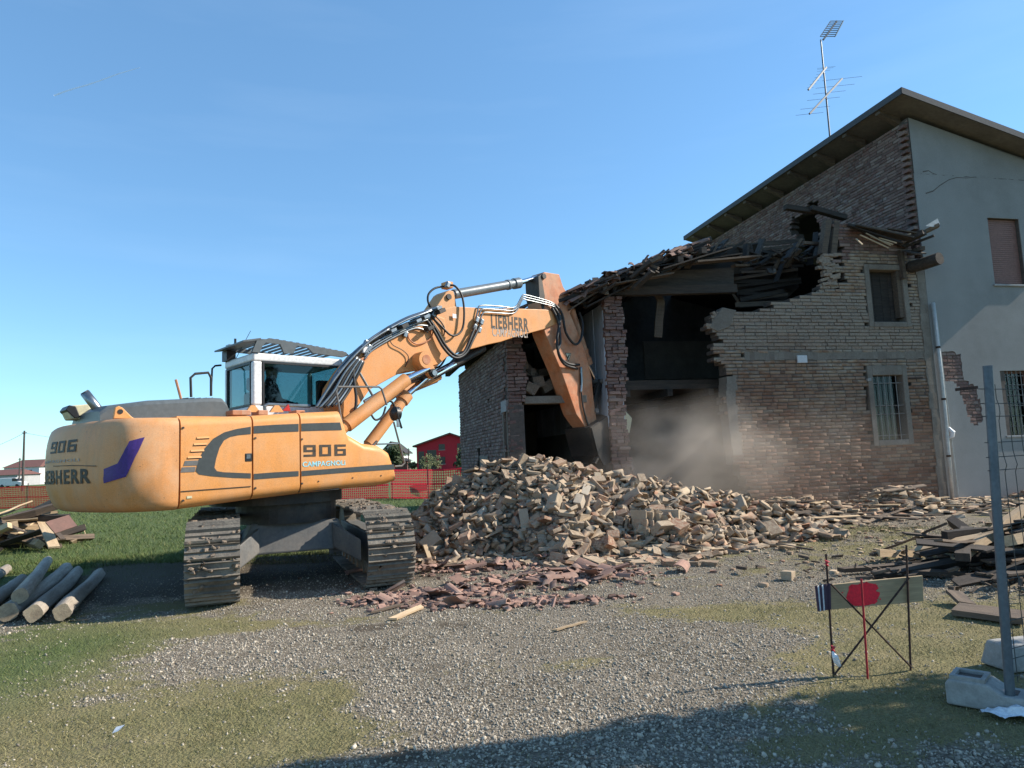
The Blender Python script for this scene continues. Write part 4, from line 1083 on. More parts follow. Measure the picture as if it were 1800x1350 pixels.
place_text('lettering', 'CAMPAGNOLi', lambda x, y: spm(a.x+x, a.z+y+.004*x), b.x-a.x, b.z-a.z, 'decal_blue', pan3, bold=.02)
# louvres
for i in range(6):
    y0 = 768+i*11.5; x0 = 346-i*5.4; x1 = 368-i*4.6
    if i < 4:
        p, q = sp(x0, y0), sp(x1, y0-1); MB().hexa([(p.x, LS-.012, p.z-.022), (q.x, LS-.012, q.z-.022), (q.x, LS+.02, q.z-.022), (p.x, LS+.02, p.z-.022), (p.x, LS-.003, p.z), (q.x, LS-.003, q.z), (q.x, LS+.02, q.z), (p.x, LS+.02, p.z)]).build('louvre', 'orange', pan1)
        MB().poly([(p.x, LS-.003, p.z-.034), (q.x, LS-.003, q.z-.034), (q.x, LS-.003, q.z-.022), (p.x, LS-.003, p.z-.022)]).build('louvre_slot', 'decal_black', pan1)
    else:
        p, q = sp(x0+1, y0-4), sp(x1-1, y0+4); MB().add([(p.x, LS-.004, p.z), (q.x, LS-.004, p.z), (q.x-.01, LS-.004, q.z), (p.x-.02, LS-.004, q.z)], [(0, 1, 2, 3)]).build('louvre_grille', 'frame_grey', pan1)
p, q = sp(431, 797), sp(443, 811); MB().mm((p.x, LS-.006, p.z), (q.x, LS+.02, q.z)).build('door_latch', 'black_plastic', pan1, bevel=.006)
p, q = sp(433, 799), sp(440, 806); MB().mm((p.x, LS-.012, p.z), (q.x, LS+.0, q.z)).build('latch_handle', 'pipe_steel', pan1)
# lower skirt seam on the first door
p, q = sp(318, 864), sp(441, 855); MB().bar((p.x, LS-.002, p.z), (q.x, LS-.002, q.z), .012, .010).build('skirt_seam', 'decal_black', pan1)
p = sp(333, 874); MB().box((p.x, LS-.001, p.z), (.06, .008, .03)).build('reflector', 'lamp_beige', pan1)

# hinges, screws and a step on the doors
for px, py in ((449, 770), (449, 858), (531, 772), (531, 850), (322, 752), (322, 880)):
    v = sp(px, py); MB().cyl((v.x, LS-.010, v.z), (v.x, LS+.01, v.z), .014, n=8).build('screw', 'steel_dark', pan2 if px > 440 else pan1)
for px, py in ((560, 846), (620, 840), (670, 836)):
    v = sp(px, py); MB().cyl((v.x, LS-.008, v.z), (v.x, LS+.01, v.z), .010, n=8).build('screw', 'steel_dark', pan3)
# ---- counterweight: rounded block, wide curved tail
CH = 1.31; FT = -2.62
def cw_plan(t):
    """outline of the tail from the right-hand seam (t=0) round to the left-hand seam (t=1)"""
    pts = [(F0-g, -CH+.03), (F0-.3, -CH), (F0-.5, -CH+.03), (F0-.65, -CH+.13), (F0-.75, -CH+.34), (F0-.90, -.5), (F0-1.0, 0), (F0-1.04, .5), (F0-1.02, .95), (F0-.92, CH-.09), (F0-.74, CH), (F0-.45, CH), (F0-g, CH)]
    L = [0]
    for i in range(1, len(pts)): L.append(L[-1]+math.dist(pts[i], pts[i-1]))
    s = t*L[-1]
    return (float(np.interp(s, L, [p[0] for p in pts])), float(np.interp(s, L, [p[1] for p in pts])))
ZB, ZT = zb(F0), zt(F0)
def cw_in(h):                                            # inset towards the centre at relative height h
    return .012+.075*max(0, (h-.6)/.4)**2.2+.15*max(0, (.4-h)/.4)**1.9
_cwp = [cw_plan(i/64) for i in range(65)]
_sm = _cwp[:]
for _ in range(2): _sm = [_sm[0]]+[((_sm[i-1][0]+2*_sm[i][0]+_sm[i+1][0])/4, (_sm[i-1][1]+2*_sm[i][1]+_sm[i+1][1])/4) for i in range(1, 64)]+[_sm[64]]
def cw_pt(t, h, off=0.0):
    x = min(max(t, 0), 1)*64; i = min(int(x), 63); fr = x-i
    f = _sm[i][0]*(1-fr)+_sm[i+1][0]*fr; l = _sm[i][1]*(1-fr)+_sm[i+1][1]*fr
    dx = _sm[min(i+1, 64)][0]-_sm[max(i-1, 0)][0]; dy = _sm[min(i+1, 64)][1]-_sm[max(i-1, 0)][1]; q = math.hypot(dx, dy)
    nx_, ny_ = dy/q, -dx/q                               # pointing outward
    if nx_*(f-F0-.6)+ny_*l < 0: nx_, ny_ = -nx_, -ny_
    back = sstep(F0-.05, F0-.5, f)                       # the flanks stay flat at the seam
    d = off-cw_in(h)*float(.12+.88*back)
    rr_ = 0
    return Vector((f+nx_*d, l+ny_*d, ZB+(ZT-ZB)*h))
rings = []
for h in [0, .015, .05, .1, .18, .28, .4, .5, .6, .72, .82, .9, .95, .98, .995, 1.0]:
    e = (.06*(1-min(1, h/.06))**2 if h < .06 else 0)+(.05*(1-min(1, (1-h)/.07))**2 if h > .93 else 0)
    rings.append([cw_pt(i/64, h, -e) for i in range(65)])
cw = MB().loft(rings).build('counterweight', 'counterweight_paint', ex); smooth_by_angle(cw, 50)
# find the place on the tail that a pixel looks at
def cw_hit(px, py):
    best = None
    for i in range(20, 561):
        t_ = .02+i/561*.85
        for k in range(3):
            pass
        P = cw_pt(t_, .5); w = XC+XF*P.x+XL*P.y+np.array([0, 0, P.z]); d = abs(proj(w)[0]-px)
        if best is None or d < best[0]: best = (d, t_)
    t_ = best[1]
    P0 = cw_pt(t_, 0); P1 = cw_pt(t_, 1)
    y0 = proj(XC+XF*P0.x+XL*P0.y+np.array([0, 0, P0.z]))[1]; y1 = proj(XC+XF*P1.x+XL*P1.y+np.array([0, 0, P1.z]))[1]
    return t_, (py-y0)/(y1-y0)
def cw_map(pxa, pya, pxb, pyb):                           # rectangle on the tail between two pixels (left bottom, right top); the tail runs right to left
    ta, ha = cw_hit(pxa, pya); tb, hb = cw_hit(pxb, pyb)
    return lambda x, y: cw_pt(ta+(tb-ta)*x, ha+(hb-ha)*y, .007)
m1 = cw_map(88, 798, 133, 772); digits_906(lambda x, y: m1(x, y), 1, 1, 'decal_worn', cw)
m2 = cw_map(74, 851, 160, 823); place_text('lettering', 'LIEBHERR', lambda x, y: m2(x, y), 1, 1, 'decal_worn', cw, bold=.03, space=1.14)
m3 = cw_map(80, 816, 140, 805); place_text('lettering', 'CAMPAGNOLi', lambda x, y: m3(x, y), 1, 1, 'decal_faded', cw, bold=.012, space=1.1)
ch_o = [(183, 849), (184, 824), (207, 815), (217, 793), (227, 776), (254, 769), (240, 806), (222, 838)]
mb = MB()
def cwp(px, py): t_, h = cw_hit(px, py); return cw_pt(t_, h, .010)
_k = [((184, 824), (183, 849)), ((207, 815), (222, 838)), ((227, 776), (254, 769))]
quad_rows = []
for (A_, B_), (C_, D_) in zip(_k[:-1], _k[1:]):
    for j in range(6): quad_rows.append(tuple((p[0]+(q[0]-p[0])*j/6, p[1]+(q[1]-p[1])*j/6) for p, q in ((A_, C_), (B_, D_))))
quad_rows.append(_k[-1])
QR = []
for (a, b) in quad_rows:
    QR.append([cwp(a[0]+(b[0]-a[0])*k/10, a[1]+(b[1]-a[1])*k/10) for k in range(11)])
for i in range(len(QR)-1):
    for k in range(10): mb.add([QR[i][k], QR[i][k+1], QR[i+1][k+1], QR[i+1][k]], [(0, 1, 2, 3)])
mb.build('chevron_decal', 'decal_purple', cw)
P = [cwp(74, 819), cwp(100, 819), cwp(130, 818), cwp(170, 819)]
MB().tube(P, .005, 5).build('weld_seam', 'decal_worn', cw)
# ---- things on top of the tail
p = EX(205, 733, -.9)
le = MB(); Pq = [EX(198, 736, -.75), EX(201, 717, -.75), EX(207, 714, -.75), EX(214, 717, -.75), EX(230, 733, -.75), EX(236, 736, -.75)]
le.prism([(v.x, -.79, v.z) for v in Pq], [(v.x, -.73, v.z) for v in Pq]); le.build('lifting_eye', 'orange', ex, bevel=.008)
v = EX(210, 724, -.75); MB().cyl((v.x, -.797, v.z), (v.x, -.72, v.z), .03, n=12).build('eye_hole', 'decal_black', ex)
a, b = EXf(189, 738, -2.2), EXf(149, 690, -2.2)
a = EX(186, 738, .15); b = EX(149, 690, .15)
exh = MB().tube([a, a.lerp(b, .5), b], [.062, .060, .058], 14).build('exhaust_pipe', 'pipe_steel', ex, smooth=True)
MB().cyl(b+(a-b)*.001, b+(b-a).normalized()*.012, .05, n=14).build('exhaust_mouth', 'decal_black', exh)
mb = MB(); Pq = [EX(120, 738, .75), EX(112, 722, .75), EX(116, 715, .75), EX(150, 712, .75), EX(163, 731, .75), EX(160, 738, .75)]
lamp = mb.prism([(v.x, .58, v.z) for v in Pq], [(v.x, .95, v.z) for v in Pq]).build('rear_lamp', 'lamp_beige', ex, bevel=.015)
mb = MB(); Pq = [EX(110, 722, .75), EX(116, 714, .75), EX(128, 716, .75), EX(136, 735, .75), EX(126, 737, .75)]
mb.prism([(v.x, .565, v.z) for v in Pq], [(v.x, .965, v.z) for v in Pq]).build('lamp_hood', 'black_plastic', lamp, bevel=.01)
# grey engine hood
hp = [(176, 722, 0), (190, 712, 0), (262, 703, 0), (330, 700, 0), (372, 698, 0), (392, 699, 0), (400, 708, 0), (407, 727, 0)]
Hq = [EX(px, py, -.45) for px, py, _ in hp]
mb = MB(); base = ZT-.02
top = [(v.x, v.z) for v in Hq]
rings = []
for l, dz in ((-.45, -.06), (-.42, -.015), (-.36, 0), (.3, .03), (.95, .0), (1.05, -.06)):
    rings.append([(x, l, max(base, z+dz)) for x, z in top]+[(top[-1][0], l, base-.02), (top[0][0], l, base-.02)])
hood = mb.loft(rings).build('engine_hood', 'hood_grey', ex); smooth_by_angle(hood, 30)
for i in range(5):
    v = EX(345+i*11, 699.5, -.45); MB().box((v.x, .2, v.z+.03), (.07, .5, .018), Matrix.Rotation(-.15, 3, 'Y')).build('hood_vent', 'black_plastic', hood)
# handrail behind the cab, antenna stub
MB().tube([EX(336, 698, .6), EX(335, 664, .6), EX(343, 657, .6), EX(366, 655, .6), EX(371, 664, .6), EX(371, 696, .6)], .02, 8).build('handrail', 'steel_dark', ex)
MB().cyl(EX(321, 712, .5), EX(309, 667, .5), .018, .018, 6).build('antenna_stub', 'stick_paint', ex)
MB().tube([EX(389, 642, 1.3), EX(378, 643, 1.3), EX(373, 648, 1.3), EX(371, 690, 1.3)], .016, 6).build('mirror_bracket', 'black_plastic', ex)

# ---- cab
LC0, LC1 = .28, 1.42
fr = EX(445, 715, LC0).x                                  # rear right pillar
cr = lambda px, py, l=LC0: EX(px, py, l)
zc0 = cr(450, 722).z; ztopc = cr(452, 622).z
zc0 = 1.55
ff_ = cr(588, 700).x+.05
cab = thing('tmp', 'x', 'x'); bpy.data.objects.remove(cab)
zsill = EX(445, 712, LC0).z
mb = MB()
pil = .085
fA, fB_ = fr, ff_+.12
def cbx(a, b): mb.mm(a, b)
# lower tub, pillars, roof frame
cbx((fA, LC0, zc0), (fB_, LC1, zsill))
cbx((fA, LC0, zsill), (fA+.15, LC0+.10, ztopc-.11)); cbx((fA, LC1-.09, zsill), (fA+.1, LC1, ztopc-.11))
cbx((fB_-.09, LC0, zsill), (fB_, LC0+.07, ztopc-.11)); cbx((fB_-.09, LC1-.07, zsill), (fB_, LC1, ztopc-.11))
cbx((fA+.80, LC1-.07, zsill), (fA+.88, LC1, ztopc-.11))
cbx((fA, LC0, ztopc-.11), (fB_, LC1, ztopc+.02))
cabo = mb.build('cab', 'cab_white', ex, bevel=.03, seg=3)
MB().mm((fA+.15, LC0+.02, zsill), (fB_-.09, LC0+.03, ztopc-.11)).build('side_window', 'cab_glass', cabo)
MB().mm((fA+.02, LC0+.10, zsill), (fA+.03, LC1-.09, ztopc-.11)).build('rear_window', 'cab_glass', cabo)
MB().mm((fB_-.03, LC0+.07, zsill-.3), (fB_-.02, LC1-.07, ztopc-.11)).build('front_window', 'cab_glass', cabo)
MB().mm((fA+.1, LC1-.03, zsill), (fA+.80, LC1-.02, ztopc-.11)).build('left_window', 'cab_glass', cabo)
MB().mm((fA+.88, LC1-.03, zsill), (fB_-.09, LC1-.02, ztopc-.11)).build('left_window', 'cab_glass', cabo)
# black seals
for nm, fs_, parts in (('window_seal', None, [((fA+.15, LC0-.004, zsill), (fA+.18, LC0+.02, ztopc-.11)), ((fA+.18, LC0-.004, zsill), (fB_-.09, LC0+.02, zsill+.03)), ((fA+.18, LC0-.004, ztopc-.14), (fB_-.09, LC0+.02, ztopc-.11))]),
                       ('window_seal', None, [((fA-.004, LC0+.10, zsill), (fA+.02, LC0+.13, ztopc-.11)), ((fA-.004, LC1-.12, zsill), (fA+.02, LC1-.09, ztopc-.11)), ((fA-.004, LC0+.13, zsill), (fA+.02, LC1-.12, zsill+.03)), ((fA-.004, LC0+.13, ztopc-.15), (fA+.02, LC1-.12, ztopc-.11))])):
    mb = MB()
    for a, b in parts: mb.mm(a, b)
    mb.build(nm, 'black_plastic', cabo)
# seat and console inside
sx = fA+.42; sl = (LC0+LC1)/2+.06
mb = MB().mm((sx-.1, sl-.26, zsill-.35), (sx+.42, sl+.26, zsill-.2)).mm((sx-.22, sl-.25, zsill-.2), (sx-.08, sl+.25, zsill+.28)); seat = mb.build('seat', 'seat_fabric', cabo, bevel=.05, seg=3)
MB().mm((sx-.22, sl-.15, zsill+.30), (sx-.11, sl+.15, zsill+.52)).build('headrest', 'seat_fabric', seat, bevel=.05, seg=3)
MB().mm((fB_-.42, LC0+.08, zsill-.3), (fB_-.2, LC0+.2, zsill+.45)).build('monitor_console', 'black_plastic', cabo, bevel=.03)
# roof guard: slotted visor plates standing above the roof
zg = lambda px, py, l: EX(px, py, l).z
gz = ztopc+.02
fg0 = fA-.12; fg1 = fB_+.05
G = MB()
side = [(fA-.02, gz), (fA+.06, gz+.20), (fA+.30, gz+.24), (fA+.8, gz+.20), (fB_+.05, gz+.12), (fB_+.1, gz+.07), (fB_, gz+.03), (fA+1.0, gz+.06), (fA+.92, gz+.14), (fA+.72, gz+.16), (fA+.66, gz+.03), (fA+.5, gz+.02), (fA+.44, gz+.16), (fA+.2, gz+.17), (fA+.14, gz+.10), (fA+.1, gz)]
grd = MB().prism([(x, LC0-.02, z) for x, z in side], [(x, LC0+.03, z) for x, z in side]).build('roof_guard', 'hood_grey', cabo)
MB().prism([(x, LC1-.03, z) for x, z in side], [(x, LC1+.02, z) for x, z in side]).build('guard_side', 'hood_grey', grd)
for i in range(14):
    f = fA+.04+i*(fB_-fA)/13.5; z = float(np.interp(f, [fA-.02, fA+.06, fA+.3, fA+.8, fB_+.05], [gz+.18, gz+.20, gz+.245, gz+.205, gz+.125]))
    MB().mm((f, LC0+.03, z-.01), (f+.05, LC1-.03, z+.012)).build('guard_slat', 'hood_grey', grd)
MB().hexa([(fA-.16, LC0-.02, gz+.15), (fA+.12, LC0-.02, gz+.20), (fA+.12, LC1+.02, gz+.20), (fA-.16, LC1+.02, gz+.15), (fA-.16, LC0-.02, gz+.175), (fA+.12, LC0-.02, gz+.235), (fA+.12, LC1+.02, gz+.235), (fA-.16, LC1+.02, gz+.175)]).build('rear_visor', 'hood_grey', grd)
MB().mm((fA-.05, LC1-.22, gz-.01), (fA+.1, LC1-.02, gz+.16)).build('visor_bracket', 'black_plastic', grd)
MB().mm((fA-.02, LC1-.25, gz+.22), (fA+.14, LC1-.10, gz+.26)).build('beacon_mount', 'pipe_steel', grd)
MB().cyl((fA+.02, LC1-.35, gz-.05), (fA+.14, LC1-.72, gz+.42), .006, .004, 5).build('radio_aerial', 'black_plastic', cabo)
MB().cyl((fA-.02, LC1-.5, gz+.17), (fA-.02, LC1-.5, gz+.31), .02, .02, 8).build('radio_aerial', 'black_plastic', cabo)
# pipes and lifting points at the foot of the cab
MB().tube([EX(466, 722, -.2), EX(465, 714, -.2), EX(471, 711, -.2), EX(545, 714, -.2)], .028, 8).build('air_pipe', 'pipe_steel', ex)
for px in (444, 486):
    v = EX(px, 722, -.7); Pq = [(v.x-.10, v.z-.02), (v.x-.03, v.z+.075), (v.x+.03, v.z+.075), (v.x+.10, v.z-.02)]
    MB().prism([(x, -.72, z) for x, z in Pq], [(x, -.67, z) for x, z in Pq]).build('lifting_eye', 'orange', ex)
v = EX(503, 720, -.6); MB().prism([(v.x-.06, -.62, v.z-.02), (v.x+.06, -.62, v.z-.02), (v.x+.03, -.62, v.z+.08)], [(v.x-.06, -.55, v.z-.02), (v.x+.06, -.55, v.z-.02), (v.x+.03, -.55, v.z+.08)]).build('warning_triangle', 'red_light', ex)
for px in (410, 425, 455, 520): v = EX(px, 726, -.6); MB().mm((v.x-.07, -.75, v.z-.04), (v.x+.07, -.5, v.z+.03)).build('deck_fitting', 'stick_paint', ex, bevel=.01)

# ---- boom: rear section, front section, stick
def plate(name, pts, half, mat, l0=0.0, bevel=.012, parent=ex):
    P = [EX(px, py, l0-half) for px, py in pts]
    o = MB().prism([(v.x, l0-half, v.z) for v in P], [(v.x, l0+half, v.z) for v in P]).build(name, mat, parent, bevel=bevel); return o
boomA = plate('boom_base', [(606, 738), (589, 702), (594, 678), (612, 650), (638, 618), (660, 602), (690, 586), (723, 571), (765, 553), (782, 560), (785, 590), (770, 640), (735, 651), (712, 653), (697, 659), (650, 685), (622, 726)], .25, 'boom_paint')
boomB = plate('boom_front', [(748, 560), (766, 547), (797, 538.5), (843, 541), (900, 542), (960, 544), (979, 549), (985, 559), (978, 570), (955, 579), (907, 592), (880, 601), (858, 605.5), (835, 612), (810, 618), (785, 628), (768, 645), (752, 648), (744, 610)], .215, 'boom_paint')
# raised flanges along the front boom's lower edge
lug = plate('cylinder_lug', [(758, 553), (784, 514), (790, 510), (797, 512), (800, 522), (803, 541)], .20, 'boom_paint', bevel=.01, parent=ex)
v = EX(788, 522, -.2); MB().cyl((v.x, -.235, v.z), (v.x, .235, v.z), .055, n=14).build('pin', 'steel_dark', lug)
# pivot boss between the two boom sections
v = EX(745, 633, -.40)
MB().cyl((v.x, -.48, v.z), (v.x, .42, v.z), .155, n=24).build('pivot_boss', 'boom_paint', ex, smooth=False)
MB().cyl((v.x, -.486, v.z), (v.x, -.47, v.z), .085, n=20).build('boss_bore', 'stick_paint', ex)
v = EX(760, 656, -.45); MB().cyl((v.x, -.50, v.z), (v.x, .45, v.z), .075, n=18).build('cylinder_pin', 'steel_dark', ex)
MB().cyl((v.x, -.52, v.z), (v.x, -.50, v.z), .05, n=18).build('pin_cap', 'pipe_steel', ex)
Pq = [EX(735, 642, -.40), EX(757, 640, -.40), EX(766, 658, -.40), EX(757, 666, -.40)]
MB().prism([(q.x, -.45, q.z) for q in Pq], [(q.x, -.36, q.z) for q in Pq]).build('boss_lug', 'boom_paint', ex)
for (px, py, r) in ((981, 559, .07), ):
    v = EX(px, py, -.22); MB().cyl((v.x, -.27, v.z), (v.x, .27, v.z), r, n=16).build('stick_pin', 'steel_dark', ex)
a, b = EX(864, 577, -.222), EX(929, 560, -.222)
def onb(x, y, sl=0.06): return Vector((a.x+x, -.2185, a.z+y+sl*x))
place_text('lettering', 'LIEBHERR', lambda x, y: onb(x, y, .02), b.x-a.x, b.z-a.z-.02, 'decal_worn', boomB, bold=.03, space=1.14)
a2, b2 = EX(866, 591, -.222), EX(927, 578, -.222)
place_text('lettering', 'CAMPAGNOLi', lambda x, y: Vector((a2.x+x, -.2185, a2.z+y+.055*x)), b2.x-a2.x, b2.z-a2.z-.06, 'decal_faded', boomB, bold=.012, space=1.1)
v = EX(797, 556, -.22); MB().box((v.x, -.252, v.z), (.09, .004, .08)).build('notice_plate', 'tape_white', boomB)
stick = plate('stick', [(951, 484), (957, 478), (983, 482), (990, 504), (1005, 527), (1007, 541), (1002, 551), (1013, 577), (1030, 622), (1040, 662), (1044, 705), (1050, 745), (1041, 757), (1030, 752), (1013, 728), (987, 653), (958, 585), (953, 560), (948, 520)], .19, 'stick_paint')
mb = plate('stick_nose_guard', [(946, 486), (952, 482), (958, 520), (957, 560), (948, 522)], .20, 'steel_dark', parent=stick)
for px, py, r in ((955, 486, .06), (1003, 533, .06)):
    v = EX(px, py, -.19); MB().cyl((v.x, -.225, v.z), (v.x, .225, v.z), r, n=14).build('pin', 'steel_dark', stick)
v = EX(999, 626, -.194); MB().add([(v.x-.1, -.194, v.z+.07), (v.x+.1, -.194, v.z+.07), (v.x, -.194, v.z-.12)], [(0, 1, 2)]).build('warning_decal', 'decal_black', stick)
MB().add([(v.x-.075, -.197, v.z+.055), (v.x+.075, -.197, v.z+.055), (v.x, -.197, v.z-.09)], [(0, 1, 2)]).build('warning_decal', 'lamp_beige', stick)
MB().bar((v.x+.035, -.1995, v.z+.04), (v.x-.025, -.1995, v.z-.04), .004, .03).build('warning_bolt', 'decal_black', stick)

def cylinder(name, p, q, r, rod_end, rr_, mat, collar=True, parent=ex):
    o = MB().tube([p, q], r, 18).build(name, mat, parent); smooth_by_angle(o, 40)
    d = (q-p).normalized()
    if collar: c = MB().tube([q-d*.14, q+d*.02], r*1.22, 18).build('gland', mat, o); smooth_by_angle(c, 40); c2 = MB().tube([q-d*.34, q-d*.28], r*1.14, 18).build('gland', mat, o)
    rd = MB().tube([q, rod_end], rr_, 14).build('rod', 'chrome', o); smooth_by_angle(rd, 40)
    e = MB().tube([p-d*.10, p+d*.02], r*.8, 12).build('cylinder_eye', mat, o)
    return o
cylinder('stick_cylinder', EX(797, 517.5, 0), EX(911, 497.5, 0), .095, EX(952, 486, 0), .055, 'cyl_grey')
cylinder('boom_cylinder', EX(609, 748, -.42), EX(714, 667, -.42), .115, EX(760, 656, -.42).lerp(EX(745, 640, -.42), .5), .06, 'boom_paint', False)
cylinder('boom_cylinder', EX(648, 782, -.15), EX(714, 695, -.15), .10, EX(760, 655, -.15), .055, 'boom_paint')
cylinder('adjusting_cylinder', EX(765, 664, .28), EX(700, 690, .28), .10, EX(650, 725, .28), .05, 'boom_paint', False)
MB().tube([EX(762, 660, .1), EX(850, 612, .1)], .075, 12).build('adjusting_cylinder', 'steel_dark', ex)
MB().tube([EX(742, 672, -.1), EX(800, 640, -.1)], .045, 12).build('adjusting_rod', 'chrome', ex)
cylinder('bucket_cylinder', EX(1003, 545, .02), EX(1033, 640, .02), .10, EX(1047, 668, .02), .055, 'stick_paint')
# linkage and bucket
for l in (-.16, .16): MB().bar(EX(1056, 668, l), EX(1043, 722, l), .05, .15, (1, 0, 0)).build('bucket_link', 'steel_dark', ex, bevel=.015)
for l in (-.12, .12): MB().bar(EX(1058, 668, l), EX(1074, 735, l), .05, .14, (1, 0, 0)).build('bucket_link', 'steel_dark', ex, bevel=.015)
for px, py in ((1058, 670), (1048, 722), (1070, 748)):
    v = EX(px, py, -.2); MB().cyl((v.x, -.24, v.z), (v.x, .24, v.z), .055, n=12).build('pin', 'frame_grey', ex)
bo = [(1040, 752), (1058, 740), (1078, 728), (1098, 722), (1108, 738), (1104, 765), (1092, 790), (1080, 812), (1062, 818), (1052, 800)]
bi = [(1058, 752), (1080, 738), (1096, 733), (1100, 742), (1096, 764), (1086, 786), (1076, 802), (1064, 806), (1058, 796)]
bk_ = MB(); n = len(bo)
A = [EX(*q, -.40) for q in bo]; bk_.prism([(v.x, -.40, v.z) for v in A], [(v.x, -.36, v.z) for v in A]); bk_.prism([(v.x, .36, v.z) for v in A], [(v.x, .40, v.z) for v in A])
for i in range(n):
    if i in (7, 8): continue
    u_, w_ = A[i], A[(i+1) % n]; bk_.bar((u_.x, 0, u_.z), (w_.x, 0, w_.z), .74, .035)
bucket = bk_.build('bucket', 'lamp_beige', ex, kind='stuff') if False else bk_.build('bucket', 'steel_dark', ex)
for i in range(5):
    l = -.34+i*.17; v = EX(1052, 800, l); w_ = EX(1044, 815, l); MB().bar(v, w_, .09, .05).build('bucket_tooth', 'steel_dark', bucket)
pp = [(1078, 728), (1098, 722), (1110, 735), (1106, 760), (1090, 778), (1076, 780), (1073, 755)]
V_ = [EX(*q, -.41) for q in pp]; MB().prism([(v.x, -.43, v.z) for v in V_], [(v.x, -.403, v.z) for v in V_]).build('wear_plate', 'lamp_beige', bucket, bevel=.01)

# ---- hoses and pipes
rh = random.Random(5)
def hose(pts, r, mat='rubber', parent=ex, name='hydraulic_hose', res=5):
    """smooth tube through (px, py, l)"""
    P = [EX(*q) for q in pts]; n = len(P); out = []
    for i in range(n-1):
        p0, p1, p2, p3 = P[max(i-1, 0)], P[i], P[i+1], P[min(i+2, n-1)]
        for k in range(res):
            t_ = k/res; out.append(.5*((2*p1)+(p2-p0)*t_+(2*p0-5*p1+4*p2-p3)*t_*t_+(3*p1-p0-3*p2+p3)*t_**3))
    out.append(P[-1]); o = MB().tube(out, r, 7).build(name, mat, parent); o.data.shade_smooth(); return o
for i in range(11):                                      # bundle climbing the back of the boom
    l = -.34+i*.066; k = (i % 4)
    dx = (i % 3)*5
    hose([(556+dx+i*2.2, 716, l), (566+dx+i*1.4, 700-k, l), (590+dx, 664-k*2, l), (618+dx*.6, 630-k*2, l), (650+dx*.4, 600-k, l), (684, 578-k*1.2, l)], .024, 'rubber' if i % 3 else 'pipe_steel')
    hose([(684, 578-k*1.2, l), (715, 562-k*1.2, l), (745, 551-k, l), (772, 541-(i % 2)*3, l*.8)], .02, 'pipe_steel', name='steel_pipe')
for i in range(6):
    hose([(562+i*7, 717-i, -.36-.01*i), (585+i*6, 690-i, -.36), (606+i*5, 655, -.36), (628+i*2.2, 628+i*1.5, -.36)], .022, 'rubber' if i % 2 else 'pipe_steel')
for i, y in enumerate((572, 579, 586)):                  # pipes along the shoulder of the rear boom
    hose([(640, 622+i*5, -.30), (654, 606+i*5, -.30), (690, 586+i*4, -.30), (730, 569+i*4, -.30), (752, y-10+i*4, -.30)], .018, 'pipe_steel', name='steel_pipe')
hose([(622, 634, -.34), (621, 660, -.36), (626, 700, -.38), (622, 728, -.38), (610, 742, -.38)], .026)
hose([(752, 558, -.28), (766, 578, -.32), (782, 606, -.34), (800, 624, -.35), (815, 620, -.34), (828, 592, -.32), (838, 566, -.28)], .027)
hose([(750, 562, -.28), (764, 584, -.32), (780, 612, -.34), (799, 629, -.36), (818, 622, -.35), (832, 596, -.33), (845, 570, -.28)], .027)
hose([(753, 550, -.27), (776, 574, -.30), (795, 590, -.31), (812, 580, -.30), (816, 550, -.29), (812, 520, -.26), (800, 503, -.2), (788, 502, -.12)], .021)
hose([(786, 503, 0), (766, 506, 0), (754, 516, 0), (752, 528, 0), (756, 540, 0)], .02)
hose([(757, 552, -.26), (770, 560, -.28), (781, 576, -.28), (780, 590, -.27)], .013)
hose([(762, 648, .2), (775, 642, .2), (785, 622, .2), (778, 610, .2)], .02)
hose([(684, 594, -.27), (690, 606, -.28), (708, 616, -.28), (718, 628, -.28), (712, 645, -.27)], .008)
hose([(762, 573, -.27), (757, 595, -.28), (735, 605, -.28), (720, 597, -.27), (717, 585, -.26)], .012, 'stick_paint')
for i, y in enumerate((0, 6, 12)):                       # steel lines along the front boom and over to the stick
    hose([(836+i*3, 566+y*.2, -.25), (840+i*4, 545+y*.6, -.25), (846+i*4, 537+y, -.25), (880, 538.5+y, -.25), (905, 540+y*.8, -.25), (918, 520+y*.6, -.25), (926, 519+y*.7, -.25), (960, 528+y*.6, -.25), (976, 535+y*.4, -.26)], .015, 'pipe_steel', name='steel_pipe', res=4)
hose([(976, 536, -.24), (988, 552, -.27), (995, 585, -.28), (1010, 605, -.28), (1021, 596, -.27), (1024, 570, -.2), (1018, 548, -.1)], .028)
hose([(974, 540, -.24), (984, 560, -.28), (979, 600, -.30), (985, 628, -.30), (1000, 640, -.28), (1018, 641, -.24)], .030)
hose([(970, 541, -.24), (981, 566, -.27), (985, 600, -.28), (981, 618, -.29), (992, 640, -.28), (1015, 648, -.24)], .030)
hose([(1021, 650, -.22), (1022, 690, -.22), (1026, 720, -.22), (1036, 752, -.22)], .022)
hose([(1021, 645, -.22), (1022, 672, -.22), (1021, 690, -.22)], .03, 'pipe_steel', name='hose_fitting')
for px, py in ((838, 562), (846, 566), (834, 575), (842, 580), (772, 545), (752, 556), (762, 552), (787, 501), (643, 604), (712, 588), (648, 612)):
    v = EX(px, py, -.28); MB().box(v, (.075, .07, .11), Matrix.Rotation(.4, 3, 'Y')).build('hose_fitting', 'pipe_steel', ex, bevel=.01)
for px, py, s in ((700, 576, .12), (738, 560, .11), (724, 567, .10), (680, 584, .1), (765, 550, .13), (745, 580, .12), (760, 545, .1)):
    v = EX(px, py, -.2); MB().box(v, (s*1.2, .45, s*.55), Matrix.Rotation(-.45, 3, 'Y')).build('pipe_clamp', 'steel_dark' if s > .11 else 'pipe_steel', ex, bevel=.008)
